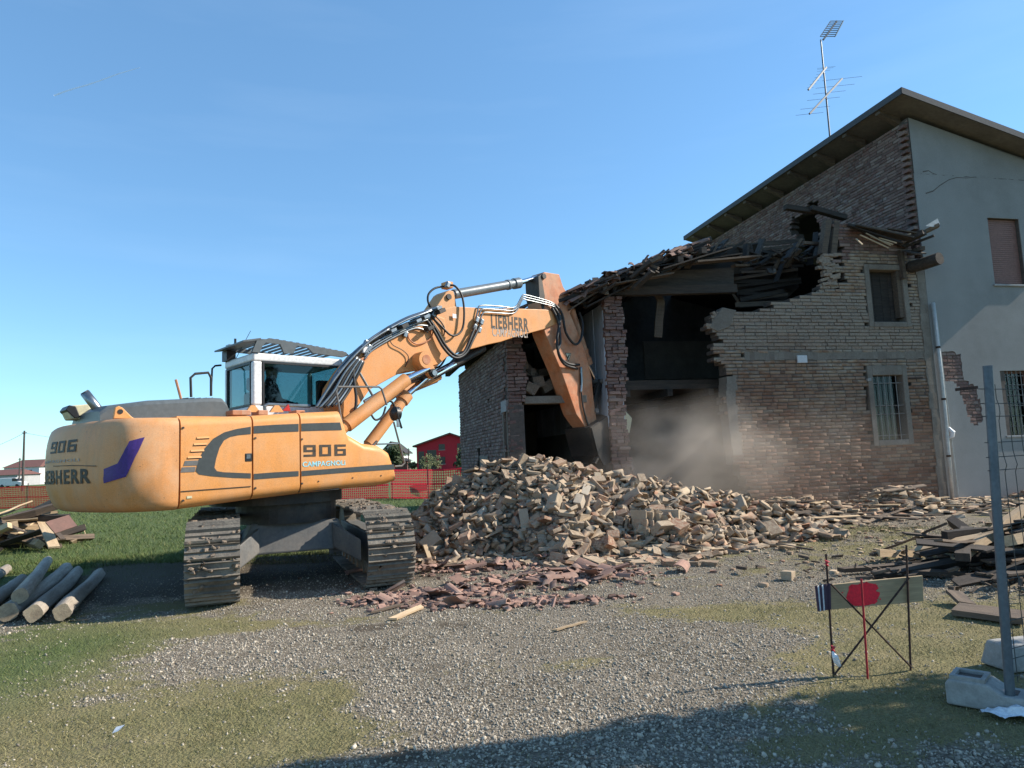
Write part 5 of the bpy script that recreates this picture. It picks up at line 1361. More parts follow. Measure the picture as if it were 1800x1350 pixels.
v = EX(786, 502, 0); MB().box(v, (.14, .2, .12)).build('valve_block', 'boom_paint', ex, bevel=.01)
v = EX(642, 615, -.28); MB().box(v, (.12, .06, .12)).build('work_lamp', 'tape_white', ex, bevel=.015)
v = EX(637, 632, -.28); MB().box(v, (.2, .05, .06), Matrix.Rotation(-.5, 3, 'Y')).build('lamp_bracket', 'stick_paint', ex)
for (a, b, r, m_) in (((623, 640, -.3), (660, 704, -.34), .022, 'pipe_steel'), ((640, 706, -.36), (668, 690, -.36), .03, 'pipe_steel')):
    MB().cyl(EX(*a), EX(*b), r, n=7).build('steel_pipe', m_, ex)
hose([(664, 702, -.35), (685, 704, -.36), (693, 714, -.36), (690, 730, -.36)], .02)
hose([(652, 728, -.4), (660, 738, -.42), (672, 732, -.42), (678, 715, -.4)], .018)
hose([(634, 784, -.5), (636, 792, -.6), (650, 788, -.7), (662, 776, -.6)], .02)
# catwalk rail with the round camera
LRl = -1.05
MB().tube([EX(604, 766, LRl), EX(597, 720, LRl), EX(591, 688, LRl), EX(594, 680, LRl), EX(666, 680, LRl), EX(671, 684, LRl), EX(680, 712, LRl)], .016, 7).build('catwalk_rail', 'frame_grey', ex)
MB().tube([EX(692, 742, LRl), EX(706, 795, LRl), EX(711, 814, LRl), EX(706, 819, LRl), EX(694, 820, LRl)], .016, 7).build('catwalk_rail', 'frame_grey', ex)
MB().tube([EX(662, 781, LRl), EX(702, 779, LRl)], .014, 7).build('catwalk_rail', 'pipe_steel', ex)
c = EX(694, 727, LRl)
wl = MB().tube([c+Vector((-.07, 0, 0)), c+Vector((-.02, 0, 0)), c+Vector((.06, 0, 0))], [.05, .115, .11], 18).build('work_mirror', 'black_plastic', ex); smooth_by_angle(wl, 40)
MB().cyl(EX(697, 724, LRl-.13), EX(706, 753, LRl-.13), .018, n=7).build('mirror_arm', 'black_plastic', wl)
MB().box(EX(700, 744, LRl-.13), (.05, .02, .12)).build('mirror_arm', 'pipe_steel', wl)

# ---- undercarriage
UTH = RAD(111.5)-XTH
def UC(a, b, z): return Vector((.17+a*math.cos(UTH)-b*math.sin(UTH), -.16+a*math.sin(UTH)+b*math.cos(UTH), z))   # a along the tracks, b to their left
UO = Vector((.12, -.20, 0))
UO = Vector((.0, .0, 0))
MB().cyl((.1, -.1, .82), (.1, -.1, 1.10), .72, n=36).build('slew_ring', 'steel_dark', ex)
MB().cyl((0, 0, 1.10), (0, 0, 1.30), .95, n=36).build('turntable', 'steel_dark', ex)
GA = 1.05; HL = 1.72; TR = .45; SW = .30
mb = MB(); mb.hexa([UC(-.7, -.8, .42), UC(.7, -.8, .42), UC(.7, .8, .42), UC(-.7, .8, .42), UC(-.55, -.6, .84), UC(.55, -.6, .84), UC(.55, .6, .84), UC(-.55, .6, .84)])
xfr = mb.build('undercarriage_frame', 'frame_grey', ex, bevel=.03)
for sa in (-1, 1):
    for sb in (-1, 1):
        MB().hexa([UC(sa*.35, sb*.5, .45), UC(sa*.75, sb*.5, .45), UC(sa*1.25, sb*(GA-.24), .28), UC(sa*.75, sb*(GA-.24), .28), UC(sa*.35, sb*.5, .80), UC(sa*.7, sb*.5, .78), UC(sa*1.25, sb*(GA-.24), .58), UC(sa*.75, sb*(GA-.24), .58)]).build('frame_leg', 'frame_grey', xfr, bevel=.02)
MB().mm((-.15, -.2, .82), (.1, .2, .9)).build('swivel_cover', 'steel_dark', xfr)
def shoe():
    mb = MB(); pit = .19
    prof = [(-pit*.5, 0), (-pit*.5, .03), (-pit*.42, .052), (-pit*.36, .03), (-pit*.06, .024), (0, .048), (pit*.06, .024), (pit*.34, .022), (pit*.40, .046), (pit*.46, .02), (pit*.46, 0)]
    mb.prism([(x, -SW, z) for x, z in prof], [(x, SW, z) for x, z in prof]); m = mb.mesh('track_shoe'); m.materials.append(M['track_steel']); return m
SHOE = shoe()
per = 2*(2*HL)+2*math.pi*TR; NS = 50
for sb in (-1, 1):
    tr = MB()
    tr.hexa([UC(-HL+.1, sb*GA-.13, .22), UC(HL-.1, sb*GA-.13, .22), UC(HL-.1, sb*GA+.13, .22), UC(-HL+.1, sb*GA+.13, .22), UC(-HL+.1, sb*GA-.13, .66), UC(HL-.1, sb*GA-.13, .66), UC(HL-.1, sb*GA+.13, .66), UC(-HL+.1, sb*GA+.13, .66)])
    track = tr.build('track', 'frame_grey', ex, bevel=.02)
    for a in (-HL, HL): MB().cyl(UC(a, sb*GA-.10, TR+.05), UC(a, sb*GA+.10, TR+.05), TR-.05, n=24).build('sprocket' if a < 0 else 'idler', 'track_steel', track)
    for k in range(8): a = -HL+.45+k*(2*HL-.9)/7; MB().cyl(UC(a, sb*GA-.16, .17), UC(a, sb*GA+.16, .17), .10, n=12).build('roller', 'track_steel', track)
    ln = MB()
    for k in range(NS):
        s = (k+.5)/NS*per
        if s < 2*HL: a, z, th = -HL+s, .05, math.pi                 # bottom run
        elif s < 2*HL+math.pi*TR: q = (s-2*HL)/TR; a, z, th = HL+TR*math.sin(q), .05+TR-TR*math.cos(q), math.pi-q
        elif s < 4*HL+math.pi*TR: a, z, th = HL-(s-2*HL-math.pi*TR), .05+2*TR-.02*math.sin((s-2*HL-math.pi*TR)/(2*HL)*math.pi*3)**2, 0
        else: q = (s-4*HL-math.pi*TR)/TR; a, z, th = -HL-TR*math.sin(q), .05+TR+TR*math.cos(q), -q
        o = bpy.data.objects.new('track_shoe', SHOE); COL.objects.link(o); o.parent = track
        R = Matrix.Rotation(UTH, 3, 'Z') @ Matrix.Rotation(th, 3, 'Y')
        o.matrix_local = Matrix.LocRotScale(UC(a, sb*GA, z), R.to_quaternion(), Vector((per/NS/.19, 1, 1)))
    its = []; rm = random.Random(60+sb)
    for k in range(420):                                 # dried mud and gravel caught between the grousers
        s = rm.random()*per
        if s < 2*HL+math.pi*TR: continue
        if s < 4*HL+math.pi*TR: a, z = HL-(s-2*HL-math.pi*TR), .05+2*TR+.025; nrm = (0, 1)
        else: q = (s-4*HL-math.pi*TR)/TR; a, z = -HL-(TR+.022)*math.sin(q), .05+TR+(TR+.022)*math.cos(q)
        sz = rm.uniform(.015, .05); c = UC(a, sb*GA+rm.uniform(-.28, .28), z)
        its.append((rm.randrange(7), tuple(c), (sz*1.6, sz*1.4, sz*.8), Matrix.Rotation(rm.uniform(0, 6.28), 3, 'Z') @ Matrix.Rotation(rm.uniform(-1, 1), 3, 'X')))
    merge_blocks('dried_mud', its, 'rubble_fill', track, True, kind='stuff')
# mud on the machine's tracks sits between the grousers

# ---- operator
def skin_person(name, label, nodes, edges, parent_mat, mat, loc, rz):
    me = bpy.data.meshes.new(name); me.from_pydata([n[0] for n in nodes], edges, []); me.update()
    o = bpy.data.objects.new(name, me); COL.objects.link(o)
    md = o.modifiers.new('skin', 'SKIN'); 
    for i, n in enumerate(nodes): me.skin_vertices[0].data[i].radius = n[1]
    me.skin_vertices[0].data[0].use_root = True
    md.use_smooth_shade = True
    sb = o.modifiers.new('sub', 'SUBSURF'); sb.levels = 2; sb.render_levels = 2
    me.materials.append(M[mat]); o.location = loc; o.rotation_euler = (0, 0, rz)
    return tag(o, label, 'person')
hx, hl = sx+.12, sl
def pw(f, l, z): p = XC+XF*f+XL*l; return (p[0], p[1], z)
zs_ = zsill-.2
nodes = [((0, 0, .13), (.15, .17)), ((.0, 0, .38), (.13, .17)), ((-.02, 0, .55), (.11, .19)), ((0, 0, .66), (.055, .055)), ((.03, 0, .76), (.085, .075)), ((.04, 0, .86), (.08, .07)),
         ((.0, .2, .56), (.06, .06)), ((.06, .27, .32), (.048, .048)), ((.32, .24, .26), (.036, .036)), ((.40, .23, .27), (.03, .04)),
         ((.0, -.2, .56), (.06, .06)), ((.06, -.27, .32), (.048, .048)), ((.32, -.24, .26), (.036, .036)), ((.40, -.23, .27), (.03, .04)),
         ((.12, .1, .10), (.09, .09)), ((.46, .13, .12), (.07, .07)), ((.52, .13, -.28), (.05, .05)), ((.64, .13, -.33), (.04, .05)),
         ((.12, -.1, .10), (.09, .09)), ((.46, -.13, .12), (.07, .07)), ((.52, -.13, -.28), (.05, .05)), ((.64, -.13, -.33), (.04, .05))]
edges = [(0, 1), (1, 2), (2, 3), (3, 4), (4, 5), (2, 6), (6, 7), (7, 8), (8, 9), (2, 10), (10, 11), (11, 12), (12, 13), (0, 14), (14, 15), (15, 16), (16, 17), (0, 18), (18, 19), (19, 20), (20, 21)]
person = skin_person('person', 'operator in dark clothes and cap seated inside the excavator cab', nodes, edges, None, 'clothes_dark', pw(hx, hl, zs_), XTH)
mb = MB(); rings = []
for z, r in ((.70, .07), (.74, .086), (.80, .092), (.85, .088), (.88, .08)):
    rings.append([(.045+r*1.08*math.cos(a), r*.86*math.sin(a), z) for a in [2*math.pi*k/14 for k in range(14)]])
face = mb.loft(rings).build('face', 'skin', person); smooth_by_angle(face, 60)
mb = MB(); rings = []
for z, r in ((.855, .103), (.90, .10), (.945, .07), (.96, .02)):
    rings.append([(.035+r*1.05*math.cos(a), r*.9*math.sin(a), z) for a in [2*math.pi*k/14 for k in range(14)]])
cap = mb.loft(rings).build('cap', 'clothes_dark', person); smooth_by_angle(cap, 60)
MB().prism([(.10, -.07, .86), (.22, -.04, .85), (.22, .04, .85), (.10, .07, .86)], [(.10, -.07, .872), (.22, -.04, .862), (.22, .04, .862), (.10, .07, .872)]).build('cap_peak', 'clothes_dark', person)
# ================================================================ brick heap
YC = 12.7
_cr = [at_y(px, py, YC) for px, py in [(712, 940), (728, 905), (752, 880), (800, 850), (850, 820), (890, 806), (930, 801), (985, 808), (1030, 822), (1060, 836), (1110, 838), (1150, 846), (1200, 858), (1260, 872), (1310, 874), (1350, 890), (1400, 912), (1460, 925)]]
CRX = [p[0] for p in _cr]; CRZ = [max(0.0, p[2]-.06) for p in _cr]
_to = sorted([tuple(gpt(px, py)[:2]) for px, py in [(725, 985), (800, 990), (900, 985), (1000, 998), (1090, 985), (1200, 985), (1280, 972), (1390, 942), (1440, 928)]])
def pile(x, y):
    x = np.asarray(x, float); y = np.asarray(y, float)
    zc = np.interp(x, CRX, CRZ, left=0, right=0); ty = np.interp(x, [p[0] for p in _to], [p[1] for p in _to])
    ty = np.minimum(ty, YC-.6)
    tf = np.clip((YC-y)/(YC-ty), 0, 1); tb = np.clip((y-YC)/2.3, 0, 1)
    s = np.where(y < YC, (1-tf**1.15)*.94+.06*(1-tf)**2, 1-tb**1.3)
    ex_ = np.where(y < YC, (tf < 1), (tb < 1))
    return np.maximum(0, zc*s*ex_)+(fbm(x, y, .5, 61)-.5)*.10*(zc > .05)*(s > .05)
hx_ = np.arange(-3.0, 6.4, .09); hy_ = np.arange(9.4, 15.2, .09)
HX, HY = np.meshgrid(hx_, hy_); HZ = pile(HX, HY)-.05
HZ = np.where(pile(HX, HY) < .04, -.08, HZ)
hv = np.stack([HX.ravel(), HY.ravel(), HZ.ravel()], 1); a_, b_ = len(hx_), len(hy_)
ii, jj = np.meshgrid(np.arange(a_-1), np.arange(b_-1)); q0 = (jj*a_+ii).ravel()
np_mesh('rubble_mound', hv, np.stack([q0, q0+1, q0+a_+1, q0+a_], 1), 'rubble_fill', kind='stuff', label='packed mortar and brick dust filling the brick heap', category='rubble')
rp = np.random.default_rng(11); rq = random.Random(11)
pts = []; cell = {}
def try_add(x, y, dmin):
    k = (int(x/dmin), int(y/dmin))
    for i in (-1, 0, 1):
        for j in (-1, 0, 1):
            for (u, v) in cell.get((k[0]+i, k[1]+j, dmin), ()):
                if (u-x)**2+(v-y)**2 < dmin*dmin: return False
    cell.setdefault((k[0], k[1], dmin), []).append((x, y)); return True
items = []
for layer, dmin, tries, dz in ((0, .105, 24000, -.01), (1, .13, 12000, .045), (2, .24, 4000, .09)):
    for _ in range(tries):
        x = rq.uniform(-2.9, 6.2); y = rq.uniform(9.5, 14.6)
        h = float(pile(x, y))
        if h < .02 or not try_add(x, y, dmin): continue
        items.append((x, y, h+dz+rq.uniform(-.03, .03)-(.0 if h > .2 else .02)))
for _ in range(150):                                      # stragglers round the toe
    i = rq.randrange(len(_to)-1); t_ = rq.random(); x = _to[i][0]*(1-t_)+_to[i+1][0]*t_; y = _to[i][1]*(1-t_)+_to[i+1][1]*t_-abs(rq.gauss(0, .22))
    if x < -1.9: continue
    items.append((x, y, .035))
def pile_pose(x, y, z):
    gx_ = float(pile(x+.1, y)-pile(x-.1, y))/.2; gy_ = float(pile(x, y+.1)-pile(x, y-.1))/.2
    nrm = Vector((-gx_, -gy_, 1.0)).normalized()
    up = (nrm*.5+Vector((rq.gauss(0, .75), rq.gauss(0, .75), 1.0 if z > .1 else 3.0))).normalized()
    q = Vector((0, 0, 1)).rotation_difference(up)
    roll = rq.choice((0, 0, math.pi/2, 0)) if z > .1 else 0
    return (q.to_matrix() @ Matrix.Rotation(rq.uniform(0, 6.28), 3, 'Z') @ Matrix.Rotation(roll+rq.gauss(0, .1), 3, 'X'))
recs = []
for x, y, z in items:
    big = rq.random()
    if big < .035: s = (rq.uniform(.26, .38), rq.uniform(.18, .26), rq.uniform(.12, .18))
    elif big < .60: s = (rq.uniform(.23, .29), rq.uniform(.12, .14), rq.uniform(.045, .06))
    elif big < .68: s = (rq.uniform(.28, .40), rq.uniform(.14, .22), rq.uniform(.03, .05))
    elif big < .88: s = (rq.uniform(.10, .18), .125, rq.uniform(.045, .06))
    else: s = (rq.uniform(.06, .11), rq.uniform(.05, .09), rq.uniform(.03, .06))
    recs.append((rq.randrange(7), (x, y, z), s, pile_pose(x, y, z)))
def vis_key(rc):
    x, y, z = rc[1]; back = 6 if y > YC+.1 else 0
    return math.hypot(x, y)-1.6*z-2.0*(rc[2][0]*rc[2][1]*20)+back-(.8 if z > pile(x, y)+.03 else 0)
recs.sort(key=vis_key)
LB = 'dust covered loose brick lying on the heap in front of the barn'
for k, c, s, R in recs[:300]:
    o = bpy.data.objects.new('loose_brick', block_data(k, 'brick_rubble', True)); COL.objects.link(o)
    o.matrix_world = Matrix.LocRotScale(Vector(c), R.to_quaternion(), Vector(s)); tag(o, LB, 'brick', 'loose bricks on the heap')
merge_blocks('brick_rubble', recs[300:], 'brick_rubble', None, True, kind='stuff', label='remaining broken bricks piled in the heap', category='rubble')
its = []
for _ in range(5200):                                     # crumbs of mortar and brick filling the gaps of the heap
    x = rq.uniform(-2.8, 6.0); y = rq.uniform(9.6, 13.6); h = float(pile(x, y))
    if h < .03: continue
    s = rq.uniform(.025, .07); its.append((rq.randrange(7), (x, y, h-.01+rq.uniform(-.02, .03)), (s*1.3, s, s*.7), Matrix.Rotation(rq.uniform(0, 6.28), 3, 'Z') @ Matrix.Rotation(rq.gauss(0, .6), 3, 'X')))
merge_blocks('heap_crumbs', its, 'brick_rubble', None, True, kind='stuff', label='fine crumbs of mortar and brick in the heap', category='rubble')
# a stack of bricks still mortared together, and two big chunks
for (px, py, s, rz, nm, lb) in ((1105, 945, (.5, .34, .36), .5, 'masonry_chunk', 'stepped chunk of bricks still mortared together at the heap foot'), (995, 968, (.36, .26, .24), -.2, 'masonry_chunk', 'squarish grey masonry block at the foot of the heap'), (1142, 962, (.38, .3, .26), .7, 'masonry_chunk', 'reddish masonry block beside the stepped brick chunk')):
    g0 = gpt(px, py+12); t_ = thing(nm, lb, 'masonry', (g0[0], g0[1]+.05, float(pile(g0[0], g0[1]+.05))*.6+.02), rz)
    if 'stepped' in lb:
        for i in range(4):
            for j in range(3):
                o = bpy.data.objects.new('brick', block_data((i+j) % 7, 'brick_rubble', True)); COL.objects.link(o); o.parent = t_
                o.matrix_local = Matrix.LocRotScale(Vector((-.16+i*.105+.012*j, 0.02*j-.05*i, .08+j*.135-.03*i)), Matrix.Rotation(.08*j, 3, 'Z').to_quaternion(), Vector((.07, .28, .14)))
    else:
        o = bpy.data.objects.new('brick', block_data(px % 7, 'brick_rubble', True)); COL.objects.link(o); o.parent = t_; o.matrix_local = Matrix.LocRotScale(Vector((0, 0, s[2]*.42)), Matrix.Rotation(.15, 3, 'X').to_quaternion(), Vector(s))
        o = bpy.data.objects.new('brick', block_data((px+2) % 7, 'brick_rubble', True)); COL.objects.link(o); o.parent = t_; o.matrix_local = Matrix.LocRotScale(Vector((.1, .12, s[2]*.9)), Matrix.Rotation(.3, 3, 'Z').to_quaternion(), Vector((.26, .13, .07)))

for i in range(22):
    x = rq.uniform(-1.6, 4.6); y = rq.uniform(10.6, 12.6); z = float(pile(x, y))+.07; L = rq.uniform(.25, .8); an = rq.uniform(0, 6.28); d = Vector((math.cos(an), math.sin(an), rq.gauss(0, .35))).normalized()*L/2
    mb = MB().bar(Vector((x, y, z))-d, Vector((x, y, z))+d, rq.uniform(.03, .07), .022); tag(mb.build('batten_stub', rq.choice(('wood_pale', 'wood_grey', 'wood_dark'))), 'snapped roof batten sticking out of the brick heap', 'batten', 'snapped battens in the brick heap')
# ---------------------------------------------------------------- broken roof tiles before the heap
rt_ = random.Random(21)
LT = 'broken red clay roof tile lying on the gravel before the brick heap'
zones = [((830, 1000), 1.0, .30, 30), ((960, 1020), .9, .32, 30), ((800, 1045), .7, .2, 11), ((1040, 1010), .35, .25, 8), ((900, 1060), .9, .12, 7), ((700, 1055), .35, .16, 4)]
for (q, rx, ry, n) in zones:
    c = gpt(*q)
    for _ in range(n):
        x = c[0]+rt_.gauss(0, rx*.6); y = c[1]+rt_.gauss(0, ry*.8)
        z = max(0, float(pile(x, y)))+float(gheight(x, y))
        o = bpy.data.objects.new('clay_tile', FRESH[rt_.randrange(5)]); COL.objects.link(o)
        R = Matrix.Rotation(rt_.uniform(0, 6.28), 3, 'Z') @ Matrix.Rotation(rt_.gauss(0, .25), 3, 'Y') @ Matrix.Rotation(rt_.choice((0, math.pi, .5, -.4)), 3, 'X')
        s = rt_.uniform(.35, 1.0)
        o.matrix_world = Matrix.LocRotScale(Vector((x, y, z+.035+.05*rt_.random()*(q[1] < 1030))), R.to_quaternion(), Vector((s, rt_.uniform(.5, 1.1), rt_.choice((.25, .4, .8)))))
        tag(o, LT, 'roof tile', 'broken roof tiles before the heap')
its = []
for _ in range(1500):
    q, rx, ry, n = zones[rt_.randrange(len(zones))]; c = gpt(*q); x = c[0]+rt_.gauss(0, rx*.8); y = c[1]+rt_.gauss(0, ry)
    s = rt_.uniform(.02, .075); its.append((rt_.randrange(7), (x, y, max(0, float(pile(x, y)))+float(gheight(x, y))+s*.25), (s*1.3, s, s*.45), Matrix.Rotation(rt_.uniform(0, 6.28), 3, 'Z') @ Matrix.Rotation(rt_.gauss(0, .4), 3, 'X')))
merge_blocks('tile_crumbs', its, 'tile_fresh', None, True, kind='stuff', label='small crumbs of red tile strewn on the gravel', category='rubble')
its = []
for _ in range(1500):                                     # mortar crumbs around the yard
    x, y = rt_.uniform(-2.5, 9), rt_.uniform(8.2, 16)
    if rt_.random() > .2+.8*math.exp(-max(0, 11.2-y)*.9): continue
    s = rt_.lognormvariate(math.log(.035), .5); its.append((rt_.randrange(7), (x, y, float(pile(x, y))+float(gheight(x, y))+s*.2), (s*1.4, s, s*.6), Matrix.Rotation(rt_.uniform(0, 6.28), 3, 'Z')))
merge_blocks('mortar_crumbs', its, 'brick_rubble', None, True, kind='stuff', label='mortar crumbs and brick chips strewn around the yard', category='rubble')
def plank_thing(name, p, q, w, h, mat, label, cat, group=None, twist=0.0, seed=0):
    p, q = Vector(p), Vector(q); d = q-p; L = d.length; r = random.Random(seed)
    mb = MB(); n = 5; rings = []
    j0, j1 = r.uniform(-.04, .04), r.uniform(-.05, .05)
    for i in range(n+1):
        t_ = i/n; x = -L/2+L*t_; ww = w*(1-.06*r.random()); bow = .012*L*math.sin(t_*math.pi)*r.uniform(-1, 1)
        sk = (j0 if i == 0 else j1 if i == n else 0)
        rings.append([(x-sk, -ww/2, -h/2+bow), (x+sk, ww/2, -h/2+bow), (x+sk, ww/2, h/2+bow), (x-sk, -ww/2, h/2+bow)])
    o = mb.loft(rings).build(name, mat)
    R = d.to_track_quat('X', 'Z').to_matrix() @ Matrix.Rotation(twist, 3, 'X')
    o.matrix_world = Matrix.LocRotScale((p+q)/2, R.to_quaternion(), None)
    return tag(o, label, cat, group)
# ---------------------------------------------------------------- debris along the foot of the front wall
its = []
def wall_heap(x, y):
    p = np.array([x, y, 0])-KP; u, w = p @ E1, p @ E2
    h = .42*math.exp(-((u+1.9)/.8)**2-((w+.5)/.55)**2)+.30*math.exp(-((u+4.8)/1.2)**2-((w+.6)/.8)**2)+.14*math.exp(-((w+.5)/.8)**2)*(1 if u < 1 else 0)+.35*math.exp(-((u-2.2)/.7)**2-((w+.6)/.5)**2)
    return h
hv = []; uu = np.arange(-6.4, 4.6, .14); wwv = np.arange(-2.6, .4, .12)
for w in wwv:
    for u in uu: p = BW(u, w, 0); hv.append((p[0], p[1], wall_heap(p[0], p[1])-.055+.05*random.random()*(w < -.1)))
a_, b_ = len(uu), len(wwv); ii, jj = np.meshgrid(np.arange(a_-1), np.arange(b_-1)); q0 = (jj*a_+ii).ravel()
np_mesh('wall_foot_rubble', np.array(hv), np.stack([q0, q0+1, q0+a_+1, q0+a_], 1), 'rubble_fill', kind='stuff', label='low bank of rubble dust at the foot of the barn wall', category='rubble')
for _ in range(900):
    u = rt_.uniform(-6.2, 4.4); w = -abs(rt_.gauss(.35, .75)); p = BW(u, w, 0)
    s = rt_.uniform(.05, .2); flat = rt_.random() < .6
    its.append((rt_.randrange(7), (p[0], p[1], wall_heap(p[0], p[1])+.02), (s*1.8, s, s*(.22 if flat else .5)), Matrix.Rotation(rt_.uniform(0, 6.28), 3, 'Z') @ Matrix.Rotation(rt_.gauss(0, .25), 3, 'Y')))
merge_blocks('wall_foot_debris', its, 'brick_rubble', None, True, kind='stuff', label='flat brick and tile shards along the foot of the barn wall', category='rubble')
for i in range(36):
    u = rt_.uniform(-5.6, 3.6); w = -rt_.uniform(.6, 2.6); p = BW(u, w, 0); L = rt_.uniform(.5, 1.6); an = BANG+rt_.gauss(0, .35); z = wall_heap(p[0], p[1])+.045+.03*rt_.random()
    d = Vector((math.cos(an), math.sin(an), rt_.gauss(0, .05)))*L/2
    plank_thing('splintered_board', Vector((p[0], p[1], z))-d, Vector((p[0], p[1], z))+d, rt_.uniform(.06, .16), .022, 'wood_grey' if i % 3 else 'wood_pale', 'splintered board lying in the debris before the barn wall', 'board', 'boards in the debris before the barn wall', rt_.gauss(0, .15), i)
p = gpt(1752, 880); 
film = MB(); n = 9
for i in range(n):
    for j in range(n):
        film.v.append((p[0]+(i/8-.5)*.8+.05*math.sin(j*2.1), p[1]+(j/8-.5)*.5, .25+.28*math.exp(-((i-3)/2.5)**2)+.05*math.sin(i*2.3+j*1.7)-.03*j))
film.f = [(i*n+j, i*n+j+1, (i+1)*n+j+1, (i+1)*n+j) for i in range(n-1) for j in range(n-1)]
tag(smooth_by_angle(film.build('plastic_sheet', 'plastic_film'), 60), 'crumpled white plastic sheet on the debris beside the stucco house', 'plastic sheet')

# ---------------------------------------------------------------- timber heap on the right
tw = random.Random(33)
c0 = gpt(1770, 1005)+np.array([.55, .1, 0])
k = 0
for i in range(110):
    lay = i/110
    cx_ = c0[0]+tw.uniform(-1.3, 2.6)*(1-.25*lay); cy_ = c0[1]+tw.uniform(-1.25, 1.5)*(1-.4*lay); an = RAD(tw.gauss(30, 24)); L = tw.uniform(.7, 2.7)
    if cx_ < 4.6: L = min(L, 1.6)
    z = .035+.60*lay*math.exp(-((cx_-c0[0]-.7)/1.9)**2-((cy_-c0[1]-.1)/1.1)**2)
    d = Vector((math.cos(an), math.sin(an), tw.gauss(0, .10)+.05*lay))*L/2; c = Vector((cx_, cy_, z+abs(d.z)*.6))
    beam = tw.random() < .25
    w, h = (tw.uniform(.10, .16), tw.uniform(.08, .13)) if beam else (tw.uniform(.06, .17), tw.uniform(.018, .03))
    pale = tw.random() < .10
    if beam: nm, lb, cat, gp = 'old_timber', 'dark weathered beam in the timber heap beside the wire fence', 'timber', 'beams in the timber heap by the wire fence'
    else: nm, lb, cat, gp = ('old_plank', 'pale plank in the timber heap beside the wire fence', 'plank', 'pale planks in the timber heap by the wire fence') if pale else ('old_plank', 'dark weathered plank in the timber heap beside the wire fence', 'plank', 'planks in the timber heap by the wire fence')
    plank_thing(nm, c-d, c+d, w, h, 'wood_pale' if pale else ('wood_dark' if tw.random() < .68 else 'wood_grey'), lb, cat, gp, tw.gauss(0, .25), 100+i)
for (a, b, w, lb) in (((1478, 1002), (1700, 985), .11, 'long grey pole lying flat in front of the timber heap'), ((1560, 1003), (1690, 1008), .16, 'short thick board lying in front of the timber heap'), ((1680, 1070), (1800, 1085), .3, 'wide grey door panel lying beneath the timber heap')):
    p, q = gpt(*a, .06), gpt(*b, .06); plank_thing('old_plank', p, q, w, .05, 'wood_grey', lb, 'plank', None, .05, 7)
p, q = gpt(1700, 1062, .04), gpt(1676, 1040, .10); plank_thing('old_plank', p, q, .16, .03, 'wood_grey', 'short grey plank tilted on the grass before the timber heap', 'plank', None, .2, 9)
its = []
for _ in range(500):
    x = c0[0]+tw.gauss(.3, 1.4); y = c0[1]+tw.gauss(0, .9); s = tw.uniform(.02, .10); its.append((tw.randrange(7), (x, y, .02+.1*tw.random()), (s*2.5, s*.7, s*.4), Matrix.Rotation(tw.uniform(0, 6.28), 3, 'Z') @ Matrix.Rotation(tw.gauss(0, .3), 3, 'Y')))
merge_blocks('wood_splinters', its, 'wood_grey', None, True, kind='stuff', label='wood splinters and bark bits in the timber heap', category='splinters')
# ---------------------------------------------------------------- timber pile and logs on the left
c1 = gpt(35, 975)+np.array([-.95, 1.3, 0])
for i in range(46):
    lay = i/46; cx_ = c1[0]+min(.95, tw.gauss(0, .75))*(1-.45*lay)-.1; cy_ = c1[1]+tw.gauss(0, .55); L = tw.uniform(.7, 2.0); an = tw.uniform(-.5, .9) if tw.random() < .6 else tw.uniform(0, 3.14)
    z = .06+.92*lay*math.exp(-((cx_-c1[0]+.3)/1.1)**2-((cy_-c1[1])/.9)**2)
    d = Vector((math.cos(an), math.sin(an), tw.gauss(0, .22)))*L/2; c = Vector((cx_, cy_, z+.35*abs(d.z)))
    beam = tw.random() < .5; w, h = (tw.uniform(.12, .2), tw.uniform(.1, .16)) if beam else (tw.uniform(.12, .25), .03)
    m_ = tw.choice(('wood_pale', 'wood_pale', 'wood_grey', 'wood_grey', 'wood_dark'))
    plank_thing('old_timber' if beam else 'old_plank', c-d, c+d, w, h, m_, ('broken beam' if beam else 'splintered plank')+' in the timber pile behind the logs', 'timber' if beam else 'plank', ('beams' if beam else 'planks')+' in the timber pile behind the logs', tw.gauss(0, .4), 300+i)
p, q = gpt(95, 962, .1), gpt(72, 905, .1); q = Vector(at_y(75, 918, float(p[1])+1.2)); plank_thing('old_plank', p, q, .22, .04, 'wood_pale', 'long pale plank leaning down the side of the timber pile', 'plank', None, 0, 5)
p = at_y(88, 928, 15.5); q = at_y(128, 915, 16.2); plank_thing('rusty_sheet', p, q, .35, .02, 'glass_rusty', 'rusty brown metal sheet sticking out of the timber pile', 'metal sheet', None, .8, 6)
g0 = gpt(146, 946); st_ = thing('trestle_stick', 'small pale forked stick standing on the grass by the timber pile', 'stick', (g0[0], g0[1], 0))
MB().cyl((-.08, 0, 0), (-.02, 0, .33), .012, n=6).build('leg', 'wood_pale', st_); MB().cyl((.09, 0, -.02), (-.02, 0, .35), .012, n=6).build('leg', 'wood_pale', st_)
